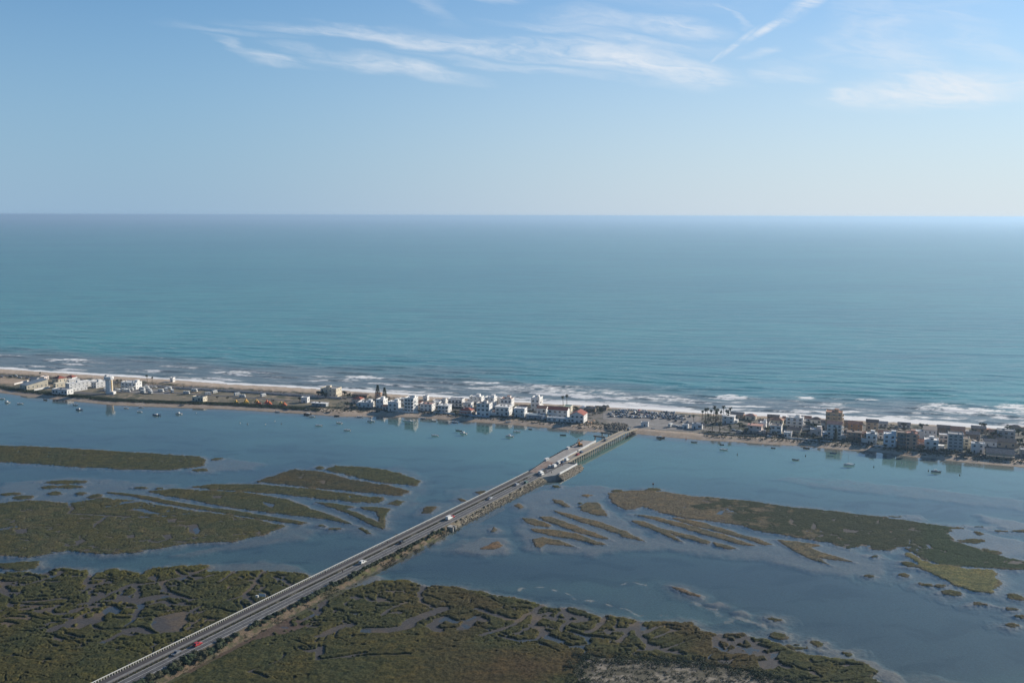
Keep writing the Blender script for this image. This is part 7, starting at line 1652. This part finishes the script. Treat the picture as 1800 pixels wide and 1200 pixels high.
tag(mbE.build('scrub', MT['leaf_grey']), 'grey low tufts dotted over the pale sandy patch at the bottom right', 'scrub', kind='stuff')
mbF = MB(); rs = np.random.default_rng(57)
for k in range(2600):
    t = rs.uniform(-80, 266); w = rs.uniform(6.05, 6.8)
    if pn(t / 9, 0, 80) < -.25: continue
    x, y = CW(t, w); leaf_blob(mbF, x, y, road_z(t) + .05, .38, .42, 5, .2)
tag(mbF.build('median_plants', MT['leaf_olive']), 'thin line of low plants between the road and the timber fence', 'plants', kind='stuff')
mbG = MB(); rs = np.random.default_rng(58)
for k in range(1800):
    t = rs.uniform(-80, 160); w = rs.uniform(-7.5, -3.2); x, y = CW(t, w)
    if pn(x / 6, y / 6, 81) < .05: continue
    z = max(.15, road_z(t) - .1 + (w + 1.3) * .42); leaf_blob(mbG, x, y, z - .1, .5, .35, 6, .25)
tag(mbG.build('verge_grass', MT['leaf_olive']), 'dry grass tufts on the right slope of the causeway', 'grass', kind='stuff')
# ================================================================== people and bicycles
SK = dict(pelvis=(0, 0, .95), chest=(0, 0, 1.32), neck=(0, 0, 1.50), head=(0, 0, 1.62), crown=(0, 0, 1.74))
def skin_mesh(name, V_, E_, Rd, m, root_i=0):
    me = bpy.data.meshes.new(name); me.from_pydata(V_, E_, []); me.materials.append(m)
    o = bpy.data.objects.new(name, me); COL.objects.link(o)
    md = o.modifiers.new('skin', 'SKIN'); md.use_smooth_shade = True
    if not me.skin_vertices: me.skin_vertices.new()
    for i, r in enumerate(Rd):
        me.skin_vertices[0].data[i].radius = (r, r)
    me.skin_vertices[0].data[root_i].use_root = True
    sb_ = o.modifiers.new('sub', 'SUBSURF'); sb_.levels = 1; sb_.render_levels = 1
    return o
def make_person(pose, shirt, trousers, hair=(.03, .02, .015)):
    root = bpy.data.objects.new('person', None); COL.objects.link(root)
    lean = {'walk': .03, 'stand': 0, 'ride': .42}[pose]
    P = {}
    P['pelvis'] = (0, 0, .93); P['chest'] = (lean * .9, 0, 1.30); P['neck'] = (lean * 1.25, 0, 1.47); P['head'] = (lean * 1.3 + .03, 0, 1.60); P['top'] = (lean * 1.3 + .02, 0, 1.72)
    for s_, n_ in ((-1, 'R'), (1, 'L')):
        st = s_ * {'walk': .26, 'stand': .02, 'ride': .22}[pose]
        P['sh' + n_] = (lean * 1.1, s_ * .18, 1.42)
        if pose == 'ride': P['el' + n_] = (lean + .28, s_ * .24, 1.20); P['ha' + n_] = (lean + .50, s_ * .22, 1.05); P['fi' + n_] = (lean + .57, s_ * .2, 1.04)
        else: P['el' + n_] = (-st * .35 - .02, s_ * .25, 1.14); P['ha' + n_] = (-st * .8 + .04, s_ * .26, .90); P['fi' + n_] = (-st * .8 + .07, s_ * .25, .78)
        P['hi' + n_] = (0, s_ * .10, .90)
        if pose == 'ride': P['kn' + n_] = (.36, s_ * .12, .72 + st * .5); P['an' + n_] = (.16, s_ * .12, .32 + st * .5); P['to' + n_] = (.32, s_ * .12, .26 + st * .5)
        else: P['kn' + n_] = (st * .6 + .05, s_ * .10, .50); P['an' + n_] = (st, s_ * .10, .09); P['to' + n_] = (st + .17, s_ * .11, .04)
    RAD = dict(pelvis=.13, chest=.14, neck=.055, head=.095, top=.075, sh=.065, el=.045, ha=.038, fi=.022, hi=.09, kn=.06, an=.042, to=.035)
    def build(name, names, edges, m, grow=0):
        V_ = [P[n] for n in names]; E_ = [(names.index(a), names.index(b)) for a, b in edges]
        o = skin_mesh(name, V_, E_, [RAD.get(n, RAD.get(n[:2], .05)) + grow for n in names], m); o.parent = root; return o
    names = list(P); ed = [('pelvis', 'chest'), ('chest', 'neck'), ('neck', 'head'), ('head', 'top')]
    for n_ in 'RL': ed += [('chest', 'sh' + n_), ('sh' + n_, 'el' + n_), ('el' + n_, 'ha' + n_), ('ha' + n_, 'fi' + n_), ('pelvis', 'hi' + n_), ('hi' + n_, 'kn' + n_), ('kn' + n_, 'an' + n_), ('an' + n_, 'to' + n_)]
    build('body', names, ed, mm('skin', (.42, .25, .17), .6, noise=None))
    build('shirt', ['pelvis', 'chest', 'shR', 'elR', 'shL', 'elL'], [('pelvis', 'chest'), ('chest', 'shR'), ('shR', 'elR'), ('chest', 'shL'), ('shL', 'elL')], mat('cloth', shirt, .9), .022)
    build('trousers', ['pelvis', 'hiR', 'knR', 'anR', 'hiL', 'knL', 'anL'], [('pelvis', 'hiR'), ('hiR', 'knR'), ('knR', 'anR'), ('pelvis', 'hiL'), ('hiL', 'knL'), ('knL', 'anL')], mat('cloth', trousers, .9), .016)
    hp = P['head']; h_ = MB().loft([[(hp[0] - .02 + .105 * q * math.cos(i * .785), .095 * q * math.sin(i * .785), hp[2] + z) for i in range(8)] for z, q in ((.02, 1.05), (.09, 1.08), (.14, .8), (.17, .3))])
    h_.build('hair', mm('hair', hair, .8, noise=None), root, True)
    return root
def make_bike():
    root = bpy.data.objects.new('bicycle', None); COL.objects.link(root)
    wm = MB(); n = 20
    for ring in range(1):
        rings = []
        for i in range(n + 1):
            a = i / n * 6.28318; c, s_ = math.cos(a), math.sin(a)
            rings.append([(.34 * c, 0, .34 * s_), (.31 * c, .025, .31 * s_), (.28 * c, 0, .28 * s_), (.31 * c, -.025, .31 * s_)])
        wm.loft(rings, False)
    for k in range(5): a = k * .6283; wm.tube((.3 * math.cos(a), 0, .3 * math.sin(a)), (-.3 * math.cos(a), 0, -.3 * math.sin(a)), .006, n=3)
    w_ = wm.mesh('wheel', MT['rubber'])
    for q in (-.5, .55): put('wheel', w_, root, (q, 0, .34))
    f = MB().tube((-.5, 0, .34), (-.05, 0, .32), .02).tube((-.05, 0, .32), (-.18, 0, .85), .02).tube((-.16, 0, .78), (.36, 0, .82), .02).tube((-.05, 0, .32), (.38, 0, .74), .02).tube((-.5, 0, .34), (-.17, 0, .78), .015).tube((.55, 0, .34), (.36, 0, .95), .02)
    f.build('frame', MT['paint_grey'], root); MB().tube((.38, -.24, .98), (.38, .24, .98), .018).build('handlebar', MT['rubber'], root); MB().box(-.3, -.06, -.07, .07, .85, .90).build('saddle', MT['rubber'], root)
    return root
ppl = [('ride', 328, 1123, (.7, .7, .68), (.03, .03, .04), 'person in a white shirt cycling on the near causeway path', 'bicycle ridden on the near path by the rider in white'),
       ('ride', 228.5, 1168, (.03, .03, .04), (.03, .03, .03), 'person in dark clothes cycling on the path closest to the bottom edge', 'bicycle under the dark rider closest to the bottom edge'),
       ('ride', 698, 942, (.03, .035, .05), (.02, .02, .03), 'person in dark clothes riding ahead on the path near midway', 'bicycle of the left rider of the pair midway along the path'),
       ('ride', 718.5, 932, (.05, .06, .08), (.02, .02, .03), 'person in dark blue riding on the path past midway', 'bicycle of the right rider of the pair midway along the path'),
       ('ride', 695, 943.5, (.25, .22, .2), (.03, .03, .03), 'person in grey riding just behind the dark rider near midway', 'bicycle just behind the dark rider near midway'),
       ('walk', 681, 955.5, (.2, .18, .16), (.05, .05, .06), 'person walking on the pale paved strip near the black hatchback', None),
       ('walk', 572, 1008.5, (.08, .08, .09), (.04, .04, .05), 'person walking on the paved strip left of the lone white car', None),
       ('stand', 602, 1006, (.06, .06, .07), (.03, .03, .04), 'person standing at the road edge below the lone white car', None),
       ('stand', 969, 817.5, (.5, .04, .03), (.06, .03, .03), 'person in red standing on the bare earth at the building platform', None),
       ('stand', 961, 830.5, (.7, .7, .68), (.3, .1, .1), 'person in white standing among the vans on the widened road', None),
       ('stand', 969.5, 832, (.03, .03, .035), (.03, .03, .035), 'person in black standing on the grey side platform', None),
       ('stand', 985, 818.5, (.4, .08, .06), (.3, .25, .2), 'left person of two standing on the side platform near the bridge', None),
       ('stand', 989, 818.2, (.45, .35, .3), (.3, .06, .05), 'right person of two standing on the side platform near the bridge', None)]
for pose, x, y, sh_, tr_, lb, lb2 in ppl:
    t = 0
    for _ in range(4): X_, Y_ = W(x, y, road_z(t)); t, w = CT(float(X_), float(Y_))
    z = road_z(t) + (.12 if 7.1 < w < 9.5 else .03)
    o = make_person(pose, sh_, tr_); rz = CROT + (math.pi if x < 700 and pose == 'ride' else 0)
    o.location = (float(X_), float(Y_), z); o.rotation_euler = (0, 0, rz); tag(o, lb, 'person', 'people on the causeway')
    if pose == 'ride':
        b = make_bike(); b.location = o.location; b.rotation_euler = (0, 0, rz); tag(b, lb2, 'bicycle', 'bicycles on the causeway path')
bpy.context.view_layer.update()
